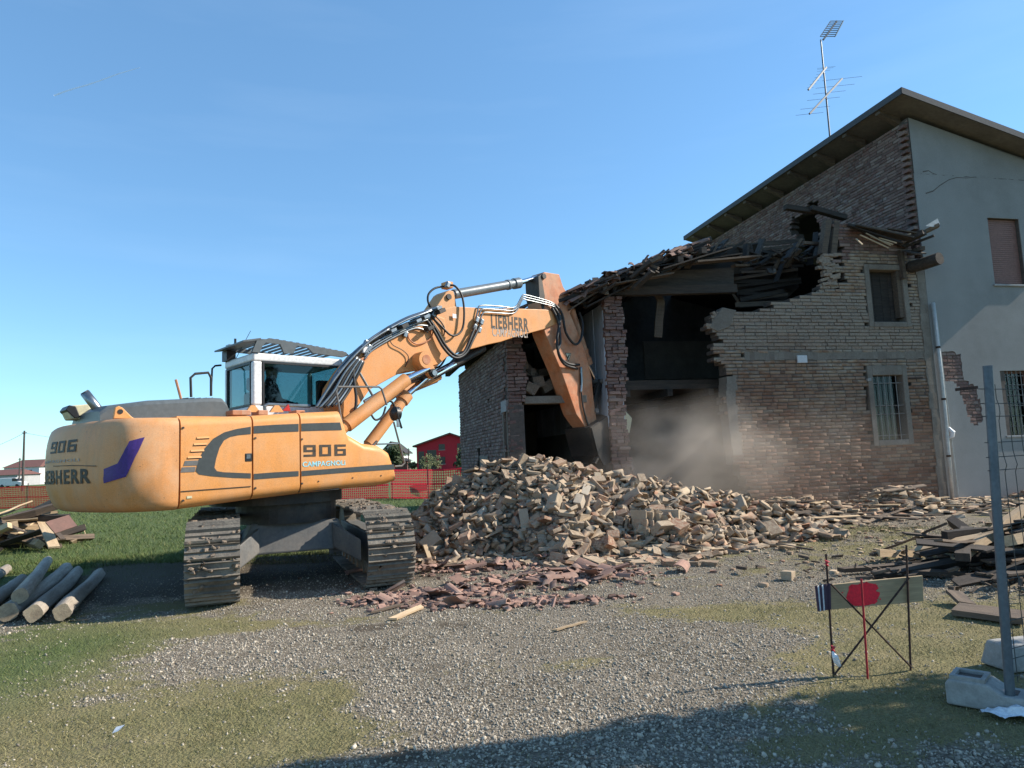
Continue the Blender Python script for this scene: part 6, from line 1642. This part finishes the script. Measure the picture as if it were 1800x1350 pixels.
def log_thing(a, b, r, lb, za=None, zb_=None, seed=0, square=False):
    p = Vector(gpt(*a, r if za is None else za)); q = Vector(gpt(*b, r if zb_ is None else zb_)); d = q-p; L = d.length; r2 = random.Random(seed); rings = []; n = 9; m_ = 20
    prof = []
    for k in range(m_):
        a_ = k/m_*6.283+.5; e_ = 3.4 if square else 2.5; prof.append((abs(math.cos(a_))**e_+abs(math.sin(a_))**e_)**(-1/e_)*(1+r2.uniform(-.05, .05)))
    for i in range(n+1):
        t_ = i/n; x = -L/2+L*t_; rr_ = r*(1-.12*t_)*(1+r2.uniform(-.05, .05)); oy, oz = .02*math.sin(t_*4+seed), .015*math.sin(t_*5+1)
        rings.append([(x, oy+rr_*prof[k]*math.cos(k/m_*6.283), oz+rr_*prof[k]*math.sin(k/m_*6.283)) for k in range(m_)])
    o = MB().loft(rings, caps=False).build('log', 'wood_log'); o.data.shade_smooth()
    MB().poly(rings[0][::-1]).build('end_grain', 'log_end', o); MB().poly(rings[-1]).build('end_grain', 'log_end', o)
    o.matrix_world = Matrix.LocRotScale((p+q)/2, d.to_track_quat('X', 'Z'), None)
    return tag(o, lb, 'log', 'logs beside the excavator')
log_thing((112, 1078), (172, 1008), .088, 'grey squared log lying by itself nearest the excavator tracks', seed=1, square=True)
log_thing((62, 1080), (135, 1004), .090, 'grey log with hollow dark end between two other logs', seed=2, square=True)
log_thing((14, 1078), (118, 998), .098, 'thick pale log with a flared split end', seed=3)
log_thing((32, 1050), (86, 985), .085, 'cut log resting on top of its neighbours with a pale sawn end', za=.25, zb_=.23, seed=4)
log_thing((-30, 1070), (40, 1018), .09, 'dark log half hidden behind the pale sawn log', seed=5)
log_thing((-40, 1030), (10, 1000), .09, 'bluish grey log lying at the back of the log row', seed=6)
# odd pieces on the gravel
plank_thing('wood_stick', gpt(974, 1108, .012), gpt(1026, 1093, .012), .03, .015, 'wood_pale', 'pale splinter of wood lying alone on the gravel', 'stick', None, 0, 4)
plank_thing('wood_stick', gpt(690, 1088, .02), gpt(742, 1066, .03), .07, .02, 'wood_pale', 'pale broken batten on the gravel before the tiles', 'stick', None, .2, 14)
plank_thing('wood_stick', gpt(655, 1075, .02), gpt(720, 1060, .02), .05, .02, 'wood_grey', 'grey broken batten near the excavator track', 'stick', None, .1, 15)
for (px, py, s, lb) in ((1388, 1018, (.24, .13, .10), 'single brick lying alone on the gravel beside the sign frame'), (1175, 996, (.27, .15, .09), 'flat brick on the grass to the right of the heap foot'), (1250, 995, (.3, .18, .07), 'broken paving slab leaning near the heap foot'), (1215, 990, (.3, .16, .06), 'tilted brick propped beside the broken slab')):
    g0 = gpt(px, py); o = bpy.data.objects.new('loose_brick', block_data(px % 7, 'brick_rubble', True)); COL.objects.link(o)
    o.matrix_world = Matrix.LocRotScale(Vector((g0[0], g0[1], s[2]*.5)), (Matrix.Rotation(.3+px*.1, 3, 'Z') @ Matrix.Rotation(.5 if 'propped' in lb else .04, 3, 'Y')).to_quaternion(), Vector(s)); tag(o, lb, 'brick')
for px, py, nm, lb in ((205, 1292, 'paper_scrap', 'small pale paper scrap lying on the muddy grass'), (1130, 972, 'paper_scrap', 'white scrap caught among the bricks at the heap foot')):
    g0 = gpt(px, py); mb = MB(); z = max(0, float(pile(g0[0], g0[1])))+.03
    mb.add([(g0[0]-.03, g0[1], z-.02), (g0[0]+.02, g0[1]-.02, z), (g0[0]+.035, g0[1]+.03, z+.02), (g0[0]-.02, g0[1]+.03, z+.008)], [(0, 1, 2), (0, 2, 3)]); tag(mb.build(nm, 'tape_white'), lb, 'paper')

# ---------------------------------------------------------------- rebar frame with the marked board
sl_, sm_, sr_ = gpt(1465, 1190), gpt(1525, 1192), gpt(1600, 1178)
fr_ = thing('rebar_sign_frame', 'rusty rebar frame with crossed bars standing on the grass, holding a board', 'sign frame', tuple(sl_))
loc_ = lambda p: Vector(p)-Vector(sl_)
def rebar(a, b, r, nm, mat):
    a, b = Vector(a), Vector(b); n = max(4, int((b-a).length/.03)); P = [a.lerp(b, i/n) for i in range(n+1)]
    return MB().tube(P, [r*(1.16 if i % 2 else 1.0) for i in range(n+1)], 6).build(nm, mat, fr_)
tl = at_y(1452, 974, sl_[1]); tr_ = at_y(1593, 958, sr_[1]); tm = at_y(1514, 1018, sm_[1])
rebar(loc_(sl_)-Vector((0, 0, .05)), loc_(tl), .0072, 'post', 'rebar'); rebar(loc_(sr_)-Vector((0, 0, .05)), loc_(tr_), .0072, 'post', 'rebar'); rebar(loc_(sm_)-Vector((0, 0, .05)), loc_(tm), .0068, 'red_post', 'rebar_red')
off = Vector((0, -.015, 0))
rebar(loc_(at_y(1459, 1026, sl_[1]))+off, loc_(at_y(1600, 1172, sr_[1]))+off, .0062, 'cross_bar', 'rebar'); rebar(loc_(at_y(1594, 1014, sr_[1]))+off*2, loc_(at_y(1463, 1184, sl_[1]))+off*2, .0062, 'cross_bar', 'rebar')
bd = [at_y(1458, 1028, sl_[1]+.03), at_y(1622, 1012, sr_[1]+.03), at_y(1624, 1057, sr_[1]+.03), at_y(1459, 1072, sl_[1]+.03)]
bt = thing('marked_board', 'plywood board with a sprayed red blot fixed to the rebar frame', 'board', tuple(sl_))
P = [loc_(p) for p in bd]; boa = MB().prism(P, [p+Vector((.003, .022, 0)) for p in P]).build('board', 'board_wood', bt, bevel=.002)
# sprayed blot: ragged outline
cc = loc_(at_y(1511, 1044, (sl_[1]+sr_[1])/2+.03)); R2 = random.Random(2); ring = []
ex_ = (P[1]-P[0]).normalized(); ez_ = Vector((0, 0, 1)); nb_ = Vector((0, -1, 0))
def onboard(u, v): q = P[0]+ex_*u; return Vector((q.x, q.y-.0022-.0, P[0].z+ (P[1].z-P[0].z)*(u/(P[1]-P[0]).length)-v))
W_ = (P[1]-P[0]).length; H_ = (P[0]-P[3]).length
mb = MB(); se_ = lambda c, s: (abs(c)**4+abs(s)**4)**-.25
ring = [onboard(W_*.165+W_*.35*(.5+.5*math.cos(a)*se_(math.cos(a), math.sin(a))*(1+R2.uniform(-.22, .05))), H_*(.5-.46*math.sin(a)*se_(math.cos(a), math.sin(a))*(1+R2.uniform(-.14, .03)))) for a in [2*math.pi*k/34 for k in range(34)]]
mid = onboard(W_*.34, H_*.5); n = len(ring); mb.add([mid]+ring, [(0, 1+i, 1+(i+1) % n) for i in range(n)]); mb.build('red_blot', 'red_spray', boa)
for k in range(26):
    a = R2.uniform(0, 6.28); rr_ = R2.uniform(.85, 1.35); c_ = (W_*(.34+.18*math.cos(a)*rr_), H_*(.5-.42*math.sin(a)*min(rr_, 1.1))); s = R2.uniform(.002, .007)
    MB().poly([onboard(c_[0]+s*math.cos(q), c_[1]+s*math.sin(q)) for q in (0, 1, 2, 3, 4, 5)]).build('red_speck', 'red_spray', boa)
# striped banner rag on the left post
bn = thing('striped_banner', 'small dark and white striped banner rag hung on the rebar frame', 'banner', tuple(sl_))
q0, q1, q2, q3 = [loc_(at_y(*q, sl_[1]-.02)) for q in ((1432, 1030), (1459, 1025), (1460, 1071), (1437, 1075))]
for i in range(7):
    t0, t1 = i/7, (i+1)/7; y0, y1 = -.01*(i % 2), -.01*((i+1) % 2)
    MB().add([q0.lerp(q1, t0)+Vector((0, y0, 0)), q0.lerp(q1, t1)+Vector((0, y1, 0)), q3.lerp(q2, t1)+Vector((0, y1, 0)), q3.lerp(q2, t0)+Vector((0, y0, 0))], [(0, 1, 2, 3)]).build('stripe', 'tape_white' if i in (1, 3) else 'banner_dark', bn)
for (px, py, m_, lb) in ((1453, 990, 'tape_red', 'scrap of red tape tied to the top of the rebar frame'), (1464, 1140, 'tape_red', 'knot of red tape low on the rebar frame')):
    v = at_y(px, py, sl_[1]-.01); mb = MB().tube([(v[0]-.012, v[1], v[2]+.02), (v[0]+.008, v[1]-.008, v[2]+.01), (v[0]-.006, v[1], v[2]-.004), (v[0]+.012, v[1], v[2]-.02)], [.006, .011, .011, .005], 6); tag(mb.build('tape_knot', m_), lb, 'tape')
v = at_y(1467, 1158, sl_[1]-.02); mb = MB().tube([(v[0]-.012, v[1], v[2]+.05), (v[0], v[1]-.01, v[2]+.02), (v[0]+.014, v[1], v[2]-.02), (v[0]+.03, v[1], v[2]-.05)], [.006, .02, .022, .012], 7); tag(mb.build('plastic_scrap', 'plastic_film'), 'white plastic scrap hanging at the foot of the rebar frame', 'plastic')

# ---------------------------------------------------------------- wire fence panel on its concrete foot
pb = gpt(1773, 1203, .16); pt_ = at_y(1736, 646, pb[1])
PD = Vector((.90, .43, 0))
wf = thing('wire_fence_panel', 'welded wire fence panel with grey tubular post at the yard edge', 'fence', (pb[0], pb[1], 0))
PHT = pt_[2]
lean = (pt_[0]-pb[0])/(PHT-.16)
post = MB().tube([(0, 0, .05), (lean*(PHT-.16)*.5, 0, PHT*.55), (lean*(PHT-.16), 0, PHT)], .026, 14).build('post', 'galvanised', wf); smooth_by_angle(post, 50)
MB().cyl((lean*(PHT-.16), 0, PHT), (lean*(PHT-.16), 0, PHT+.01), .027, n=14).build('post_cap', 'galvanised', wf)
MB().bar(Vector((-.13, -.02, PHT-.13)), Vector((.01, 0, PHT-.12)), .02, .018).build('clamp_bolt', 'rebar', wf)
zs2 = [PHT-.13, PHT-.22, PHT-.30, PHT-.46, PHT-.55, PHT-.63, PHT-.80, PHT-.96, PHT-1.12, PHT-1.28, PHT-1.36, PHT-1.52, PHT-1.68, .30, .2]
def wy(z): 
    for zz in (PHT-.26, PHT-.59, PHT-1.32):
        if abs(z-zz) < .05: return -.03*(1-abs(z-zz)/.05)
    return 0
for z in zs2: MB().cyl(Vector((.02, 0, z)), Vector((.02, 0, z))+PD*2.3, .0028, n=5).build('wire', 'wire_green', wf)
for i in range(20):
    x = .06+i*.11; MB().tube([Vector((.02, wy(z), z))+PD*x for z in np.linspace(PHT-.1 if i else PHT-.3, .16, 40)], .0026, 5).build('wire', 'wire_green', wf)
bang = RAD(-43)
fb = thing('concrete_foot', 'pocketed grey concrete foot carrying the wire fence post', 'concrete block', (pb[0]+.07, pb[1]+.02, 0), bang)
# long block: low middle hub, raised end with rectangular pocket
def foot(x0, x1, w, h): return None
prof = [(-.36, 0), (-.36, .12), (-.34, .15), (-.14, .15), (-.06, .10), (.09, .10), (.12, .13), (.34, .13), (.40, .10), (.40, 0)]
body = MB().prism([(x, -.115, z) for x, z in prof], [(x, .115, z) for x, z in prof])
MB_ = body.build('block', 'concrete', fb, bevel=.012)
MB().mm((-.31, -.065, .1515), (-.175, .065, .1535)).build('pocket', 'mortar', MB_)
mb = MB(); 
for a, b in (((-.335, -.10, .15), (-.31, .10, .172)), ((-.175, -.10, .15), (-.15, .10, .172)), ((-.31, -.10, .15), (-.175, -.065, .172)), ((-.31, .065, .15), (-.175, .10, .172))): mb.mm(a, b)
mb.build('pocket_rim', 'concrete', MB_)
MB().mm((-.05, -.05, .1005), (.0, .05, .1025)).build('pocket', 'mortar', MB_)
g0 = gpt(1790, 1178); fb2 = thing('concrete_foot', 'rough trapezoid concrete lump behind the fence post', 'concrete block', (g0[0]+.08, g0[1]+.1, 0), .2)
MB().hexa([(-.2, -.14, 0), (.3, -.14, 0), (.3, .14, 0), (-.2, .14, 0), (-.15, -.11, .17), (.3, -.11, .17), (.3, .11, .17), (-.15, .11, .17)]).build('block', 'concrete', fb2, bevel=.02)
g0 = gpt(1785, 1262); mb = MB(); n = 9; Rr = random.Random(6)
for i in range(n):
    for j in range(n): mb.v.append((g0[0]+(i/8-.5)*.26+Rr.uniform(-.01, .01)+.06*(j/8-.5), g0[1]-(j/8-.5)*.14+.02*math.sin(i), .012+.05*math.exp(-((i-4)/2.4)**2-((j-4)/2.4)**2)+Rr.uniform(0, .022)))
mb.f = [(i*n+j, i*n+j+1, (i+1)*n+j+1, (i+1)*n+j) for i in range(n-1) for j in range(n-1)]
tag(smooth_by_angle(mb.build('plastic_bag', 'plastic_film'), 50), 'crumpled clear plastic bag lying beside the concrete fence foot', 'plastic bag')
# ================================================================ plastic net fence across the field
def net_fence(name, label, pts, mat, h=1.22, sag=.06, seed=1, post_mat='pole_wood', every=3.2):
    r = random.Random(seed); o0 = thing(name, label, 'fence', (pts[0][0], pts[0][1], 0)); base = Vector((pts[0][0], pts[0][1], 0))
    L = [0]
    for a, b in zip(pts[:-1], pts[1:]): L.append(L[-1]+math.dist(a, b))
    def at(s): return Vector((float(np.interp(s, L, [p[0] for p in pts])), float(np.interp(s, L, [p[1] for p in pts])), 0))-base
    def zt_(s): return h-sag*abs(math.sin(s/every*math.pi))+.03*math.sin(s*1.7)
    vs, fs = [], []
    def quad(a, b, c, d): n = len(vs); vs.extend([tuple(a), tuple(b), tuple(c), tuple(d)]); fs.append((n, n+1, n+2, n+3))
    N = int(L[-1]/.11); rows = 11; Z = Vector((0, 0, 1))
    for i in range(N):
        s = i*.11; p = at(s); d = (at(s+.05)-p).normalized(); quad(p-d*.019+Z*.02, p+d*.019+Z*.02, p+d*.019+Z*zt_(s), p-d*.019+Z*zt_(s))
    M2 = int(L[-1]/.55)
    for k in range(rows):
        th = .08 if k in (0, rows-1, 5) else .034
        for i in range(M2):
            s0, s1 = i*.55, (i+1)*.55; z0 = .03+(zt_(s0)-.05)*k/(rows-1); z1 = .03+(zt_(s1)-.05)*k/(rows-1); a, b = at(s0)+Vector((0, -.004, 0)), at(s1)+Vector((0, -.004, 0))
            quad(a+Z*(z0-th/2), b+Z*(z1-th/2), b+Z*(z1+th/2), a+Z*(z0+th/2))
    np_mesh('net', np.array(vs), np.array(fs), mat, o0, kind='stuff')
    s = .1
    while s < L[-1]:
        p = at(s)+Vector((0, .03, 0)); MB().cyl(p-Z*.1, p+Vector((r.uniform(-.04, .04), 0, h+.15)), .025, n=6).build('stake', post_mat, o0); s += every
    return o0
net_fence('net_fence', 'orange red plastic net fence across the field beyond the timber pile', [(-37, 42), (-28.3, 40), (-18, 37.4)], 'net_orange', seed=2)
net_fence('net_fence', 'bright red plastic net fence across the field beside the brick heap', [(-18, 37.2), (-11, 35), (-5.9, 33.2)], 'net_red', seed=3)
net_fence('net_fence', 'red plastic net fence with doubled top edge running behind the brick heap', [(-5.85, 33.0), (-3.6, 31.2), (2.5, 33.5)], 'net_red', h=1.32, seed=4, every=2.4)
plank_thing('wood_board', at_y(722, 860, 32.2), at_y(752, 856, 31.9), .34, .03, 'board_wood', 'pale board leaning on the red net fence', 'board', None, 1.4, 3)
# ================================================================ far houses
def far_house(name, label, px0, px1, py_base, D, depth, eave, ridge, wall, roofm, wins, rot=0.0, ridge_at=.5, gable=True):
    a, b = at_y(px0, py_base, D), at_y(px1, py_base, D); W = b[0]-a[0]
    h = thing(name, label, 'house', (a[0], D, 0), rot)
    if gable:                                            # gable end towards the camera
        prof = [(0, 0), (W, 0), (W, eave), (W*ridge_at, ridge), (0, eave)]
        wl_ = MB().prism([(x, 0, z) for x, z in prof], [(x, depth, z) for x, z in prof]).build('wall', wall, h)
        for s in (0, 1):
            x0, x1 = (-.7, W*ridge_at) if s == 0 else (W+.7, W*ridge_at); sl = (ridge-eave)/(W*ridge_at if s == 0 else W*(1-ridge_at)); z0 = eave-.7*sl
            MB().hexa([(x0, -.8, z0+.02), (x1, -.8, ridge+.02), (x1, depth+.8, ridge+.02), (x0, depth+.8, z0+.02), (x0, -.8, z0+.32), (x1, -.8, ridge+.32), (x1, depth+.8, ridge+.32), (x0, depth+.8, z0+.32)]).build('roof', roofm, h)
    else:
        wl_ = MB().mm((0, 0, 0), (W, depth, eave)).build('wall', wall, h)
        MB().add([(-.5, -.5, eave), (W+.5, -.5, eave), (W+.5, depth+.5, eave), (-.5, depth+.5, eave), (W*.15, depth/2, ridge), (W*.85, depth/2, ridge)], [(0, 1, 5, 4), (1, 2, 5), (2, 3, 4, 5), (3, 0, 4), (3, 2, 1, 0)]).build('roof', roofm, h)
    for (x0, x1, z0, z1) in wins:
        w_ = MB().mm((W*x0, -.05, z0), (W*x1, .05, z1)).build('window', 'window_dark', h); MB().mm((W*x0-.08, -.12, z0-.12), (W*x1+.08, .02, z0-.02)).build('sill', 'stone_lintel', w_)
    return h
far_house('red_house', 'crimson two storey house with low gabled roof beyond the net fence', 733, 842, 820, 140, 14, 4.9, 7.0, 'red_wall', 'far_roof', [(.36, .46, 4.0, 5.1), (.66, .76, 4.0, 5.1), (.36, .46, 1.2, 2.6), (.66, .76, 1.2, 2.6), (.03, .12, .2, 3.8), (.17, .32, .1, 4.0)], ridge_at=.55)
far_house('farm_house', 'pale house with dark spreading roof half hidden behind the excavator', 672, 708, 822, 175, 12, 4.6, 6.9, 'white_wall', 'far_roof_dark', [(.55, .62, 2.9, 4.0), (.8, .86, 2.9, 4.0)], ridge_at=.45)
far_house('shed', 'low dark red shed beside the pale house with dark roof', 688, 716, 822, 168, 6, 2.2, 2.9, 'far_roof', 'far_roof_dark', [], gable=False)
far_house('white_house', 'white two storey farmhouse with red tiled roof left of the excavator', 6, 68, 855, 200, 10, 5.0, 7.2, 'white_wall', 'far_roof', [(.45, .53, 2.8, 4.2), (.72, .80, 2.8, 4.2), (.45, .53, .4, 1.8), (.72, .80, .4, 1.8)], gable=False)
far_house('farm_shed', 'grey shed with low tiled roof beside the white farmhouse', -40, 30, 855, 185, 9, 2.9, 4.4, 'grey_wall', 'far_roof', [(.7, .8, .2, 2.0)], gable=False)
for px, D, lb, cat, m_ in ((22, 150, 'white van parked before the grey farm shed', 'van', 'white_wall'), ):
    p = at_y(px, 850, D); v = thing('parked_van', lb, cat, (p[0], D, 0))
    pr = [(-2.4, .35), (2.5, .35), (2.5, 1.1), (1.7, 1.25), (1.2, 2.0), (-2.4, 2.05)]
    MB().prism([(x, -.9, z) for x, z in pr], [(x, .9, z) for x, z in pr]).build('body', m_, v, bevel=.08)
    MB().prism([(1.72, -.91, 1.28), (1.25, -.91, 1.92), (.5, -.91, 1.92), (.5, -.91, 1.28)], [(1.72, .91, 1.28), (1.25, .91, 1.92), (.5, .91, 1.92), (.5, .91, 1.28)]).build('window', 'window_dark', v)
    for x in (-1.6, 1.6):
        for y in (-.85, .85): MB().cyl((x, y-.1, .35), (x, y+.1, .35), .35, n=14).build('wheel', 'rubber', v)
# ---------------------------------------------------------------- poles and wires
def upole(name, label, px, ptop, D, r=.14):
    p = at_y(px, ptop, D); o = thing(name, label, 'pole', (p[0], D, 0))
    MB().cyl((0, 0, 0), (0, 0, p[2]), r*1.2, r*.8, 8).build('shaft', 'pole_wood', o); MB().cyl((-.35, 0, p[2]-.3), (.35, 0, p[2]-.3), .05, n=6).build('crossarm', 'pole_wood', o)
    return Vector((p[0], D, p[2]-.3))
w1 = upole('utility_pole', 'tall wooden utility pole left of the excavator tail', 43, 757, 95)
w2 = upole('utility_pole', 'short utility pole standing near the white farmhouse', 35, 805, 150)
w3 = upole('utility_pole', 'thin utility pole between the red house and the pale house', 718, 788, 165)
def wire(a, b, sag, lb):
    a, b = Vector(a), Vector(b); P = [a.lerp(b, i/16)-Vector((0, 0, sag*4*(i/16)*(1-i/16))) for i in range(17)]
    o = MB().tube(P, .022, 4).build('overhead_wire', 'rubber'); tag(o, lb, 'wire')
wire(w1, at_y(-60, 800, 120), .4, 'overhead wire running left from the tall utility pole')
wire(w1, at_y(330, 775, 150), 1.2, 'overhead wire running behind the excavator from the tall pole')
wire(w3, at_y(900, 775, 190), 1.0, 'overhead wire running past the red house roof')
# ---------------------------------------------------------------- trees
def bare_tree(name, label, base, H, seed, leaf=None, nleaf=0, spread=.55, twigs=3, tr=.035, lsize=.09, group=None, scat=.045):
    r = random.Random(seed); t_ = thing(name, label, 'tree', tuple(base), 0, group); wood = MB(); twig = MB(); tips = []
    def grow(p, d, L, rad, lev):
        q = p; n = 3; pts_ = [p]; dd = d.copy()
        for i in range(n):
            dd = (dd+Vector((r.gauss(0, .12), r.gauss(0, .12), .05))).normalized(); q = q+dd*L/n; pts_.append(q)
        (wood if lev < 2 else twig).tube(pts_, [rad*(1-.5*i/n) for i in range(n+1)], 6 if lev < 2 else 3)
        if lev >= twigs: tips.append((q, dd)); tips.append((pts_[2], dd)); return
        for k in range(4 if lev else 6):
            f = r.uniform(.35, 1.0); s = pts_[min(n, int(f*n))]; a = r.uniform(0, 6.28); side_ = dd.orthogonal().normalized(); side_.rotate(Matrix.Rotation(a, 3, dd))
            grow(s, (dd*r.uniform(.5, 1)+side_*spread*r.uniform(.6, 1.5)).normalized(), L*r.uniform(.48, .72), rad*.5, lev+1)
    grow(Vector((0, 0, -.05)), Vector((0, 0, 1)), H*.42, H*tr, 0)
    wood.build('trunk', 'bark', t_, kind='stuff') if False else wood.build('trunk', 'bark', t_)
    if nleaf:
        vs = []; fs = []
        for (q, d) in tips:
            for k in range(nleaf):
                c = q+Vector((r.gauss(0, 1), r.gauss(0, 1), r.gauss(0, .8)))*H*scat; a = Vector((r.gauss(0, 1), r.gauss(0, 1), r.gauss(0, 1))).normalized()*lsize*r.uniform(.6, 1.3); b = a.orthogonal().normalized()*lsize*.5
                n = len(vs); vs += [tuple(c-a), tuple(c+b), tuple(c+a), tuple(c-b)]; fs.append((n, n+1, n+2, n+3))
        cr_ = np_mesh('crown', np.array(vs), np.array(fs), leaf, t_); twig.build('twigs', 'twig', cr_)
    else: twig.build('crown', 'twig', t_)
    return t_
p = at_y(752, 820, 118); bare_tree('young_tree', 'young bare tree before the red house doorway', (p[0], 118, 0), 4.6, 5, 'leaf_pale', 3, .45, 3, .02, .16)
p = at_y(762, 820, 121); bare_tree('young_tree', 'thin bare tree to the right of its neighbour before the red house', (p[0], 121, 0), 4.2, 6, 'leaf_pale', 2, .4, 3, .02, .16)
p = at_y(729, 822, 150); bare_tree('hedge_tree', 'pale leafless shrub left of the red house', (p[0], 150, 0), 4.0, 7, 'leaf_pale', 4, .7, 3, .02, .25)
p = at_y(688, 822, 160); bare_tree('conifer', 'dark evergreen tree rising behind the excavator front', (p[0], 160, 0), 9.0, 8, 'leaf_dark', 7, .45, 3, .02, .45)
p = at_y(806, 815, 60); bare_tree('ivy_tree', 'dark evergreen growing against the far corner of the barn', (p[0]+.9, 60, 0), 4.5, 9, 'leaf_dark', 8, .4, 3, .02, .2)
for i, (px, D, h, lf, lb) in enumerate(((55, 230, 7, 'leaf_pale', 'pale leafless tree behind the white farmhouse roof'), (640, 210, 6, 'leaf_pale', 'pale thicket tree far behind the excavator'), (700, 240, 6, 'leaf_dark', 'dark far tree between pale house and pole'))):
    p = at_y(px, 830, D); bare_tree('far_tree', lb, (p[0], D, 0), h, 40+i, lf, 5, .6, 3, .02, .4)
# trees standing out of frame to the right, whose shadow crosses the foreground
def cypress(label, base, H, R, seed, n=15000):
    r = np.random.default_rng(seed); t_ = thing('cypress_tree', label, 'tree', tuple(base))
    MB().cyl((0, 0, -.05), (0, 0, H*.9), .14, .03, 8).build('trunk', 'bark', t_)
    z = .5+(H-.5)*r.random(n)**.9; a = r.random(n)*6.283; k = z/H
    prof = R*np.clip(np.minimum(1.0, k*5+.35)*np.clip(1.25*(1-k), 0, 1)**.55, .05, 1)*(.72+.55*vnoise(a*2.2, z, .8, seed))
    rr2 = prof*np.sqrt(.15+.85*r.random(n)); c = np.stack([rr2*np.cos(a), rr2*np.sin(a), z], 1)
    d1 = r.normal(size=(n, 3)); d1[:, 2] += 1.2; d1 /= np.linalg.norm(d1, axis=1)[:, None]; d2 = np.cross(d1, r.normal(size=(n, 3))); d2 /= np.linalg.norm(d2, axis=1)[:, None]
    L = (.05+.05*r.random(n))[:, None]; v = np.stack([c-d1*L, c+d2*L*.45, c+d1*L, c-d2*L*.45], 1).reshape(-1, 3)
    np_mesh('crown', v, np.arange(4*n).reshape(-1, 4), 'leaf_dark', t_)
cypress('tall dark cypress standing outside the yard, its shadow lying across the foreground', (7.7, 5.05, 0), 9.5, .78, 71)
cypress('slimmer dark cypress behind the tall one outside the yard', (10.2, 4.9, 0), 10.5, .66, 72, 7000)
cypress('low young cypress nearest the wire fence, outside the yard', (5.9, 4.25, 0), 4.6, .55, 73, 9000)

# ================================================================ contrail high in the sky
m_ = bpy.data.materials.new('contrail_mat'); m_.use_nodes = True; M['contrail_mat'] = m_; b_ = m_.node_tree.nodes['Principled BSDF']; b_.inputs['Base Color'].default_value = (.9, .9, .92, 1); b_.inputs['Roughness'].default_value = 1; b_.inputs['Alpha'].default_value = .3
p, q = Vector(at_y(95, 168, 4000)), Vector(at_y(246, 118, 4000))
tag(MB().tube([p.lerp(q, i/8)+Vector((0, 0, 3*math.sin(i*1.3))) for i in range(9)], [5, 4.5, 4, 4, 3.6, 3.4, 3, 2.6, 1.5], 6).build('contrail', 'contrail_mat'), 'short thin white contrail in the clear blue sky', 'contrail')
# ================================================================ dust raised by the bucket
def dust_cloud(name, label, c, r, dens, seed):
    bm = bmesh.new(); bmesh.ops.create_icosphere(bm, subdivisions=3, radius=1)
    me = bpy.data.meshes.new(name); bm.to_mesh(me); bm.free(); me.materials.append(M[dens])
    o = bpy.data.objects.new(name, me); COL.objects.link(o); o.location = c; o.scale = r; o['kind'] = 'stuff'; o['label'] = label; o['category'] = 'dust'; return o
def dust_mat(name, density, col, scale):
    m = bpy.data.materials.new(name); m.use_nodes = True; M[name] = m; nt = m.node_tree; nt.nodes.remove(nt.nodes['Principled BSDF'])
    pv = nt.nodes.new('ShaderNodeVolumePrincipled'); pv.inputs['Color'].default_value = (*col, 1); pv.inputs['Anisotropy'].default_value = .2
    tc = nt.nodes.new('ShaderNodeTexCoord'); no = nt.nodes.new('ShaderNodeTexNoise'); no.inputs['Scale'].default_value = scale; no.inputs['Detail'].default_value = 4
    nt.links.new(tc.outputs['Object'], no.inputs['Vector'])
    ln = nt.nodes.new('ShaderNodeVectorMath'); ln.operation = 'LENGTH'; nt.links.new(tc.outputs['Object'], ln.inputs[0])
    fa = nt.nodes.new('ShaderNodeMapRange'); fa.inputs[1].default_value = .25; fa.inputs[2].default_value = 1.0; fa.inputs[3].default_value = 1.0; fa.inputs[4].default_value = 0.0; fa.interpolation_type = 'SMOOTHSTEP'; nt.links.new(ln.outputs['Value'], fa.inputs[0])
    nr = nt.nodes.new('ShaderNodeMapRange'); nr.inputs[1].default_value = .40; nr.inputs[2].default_value = .68; nr.inputs[3].default_value = .02; nr.inputs[4].default_value = 1.7; nt.links.new(no.outputs['Fac'], nr.inputs[0])
    mu_ = nt.nodes.new('ShaderNodeMath'); mu_.operation = 'MULTIPLY'; nt.links.new(fa.outputs[0], mu_.inputs[0]); nt.links.new(nr.outputs[0], mu_.inputs[1])
    m2 = nt.nodes.new('ShaderNodeMath'); m2.operation = 'MULTIPLY'; m2.inputs[1].default_value = density; nt.links.new(mu_.outputs[0], m2.inputs[0]); nt.links.new(m2.outputs[0], pv.inputs['Density'])
    nt.links.new(pv.outputs[0], nt.nodes['Material Output'].inputs['Volume'])
dust_mat('dust_thick', .62, (.84, .76, .68), 1.7)
dust_mat('dust_thin', .10, (.86, .77, .68), 1.3)
p = BW(-7.3, -.25, 1.4); dust_cloud('dust_cloud', 'brown dust billowing in the breach below the bucket', p, (2.9, 1.4, 1.9), 'dust_thick', 1)
p = BW(-5.3, -.3, 1.2); dust_cloud('dust_haze', 'thin dust drifting along the foot of the barn wall', p, (5.6, 1.3, 1.9), 'dust_thin', 2)
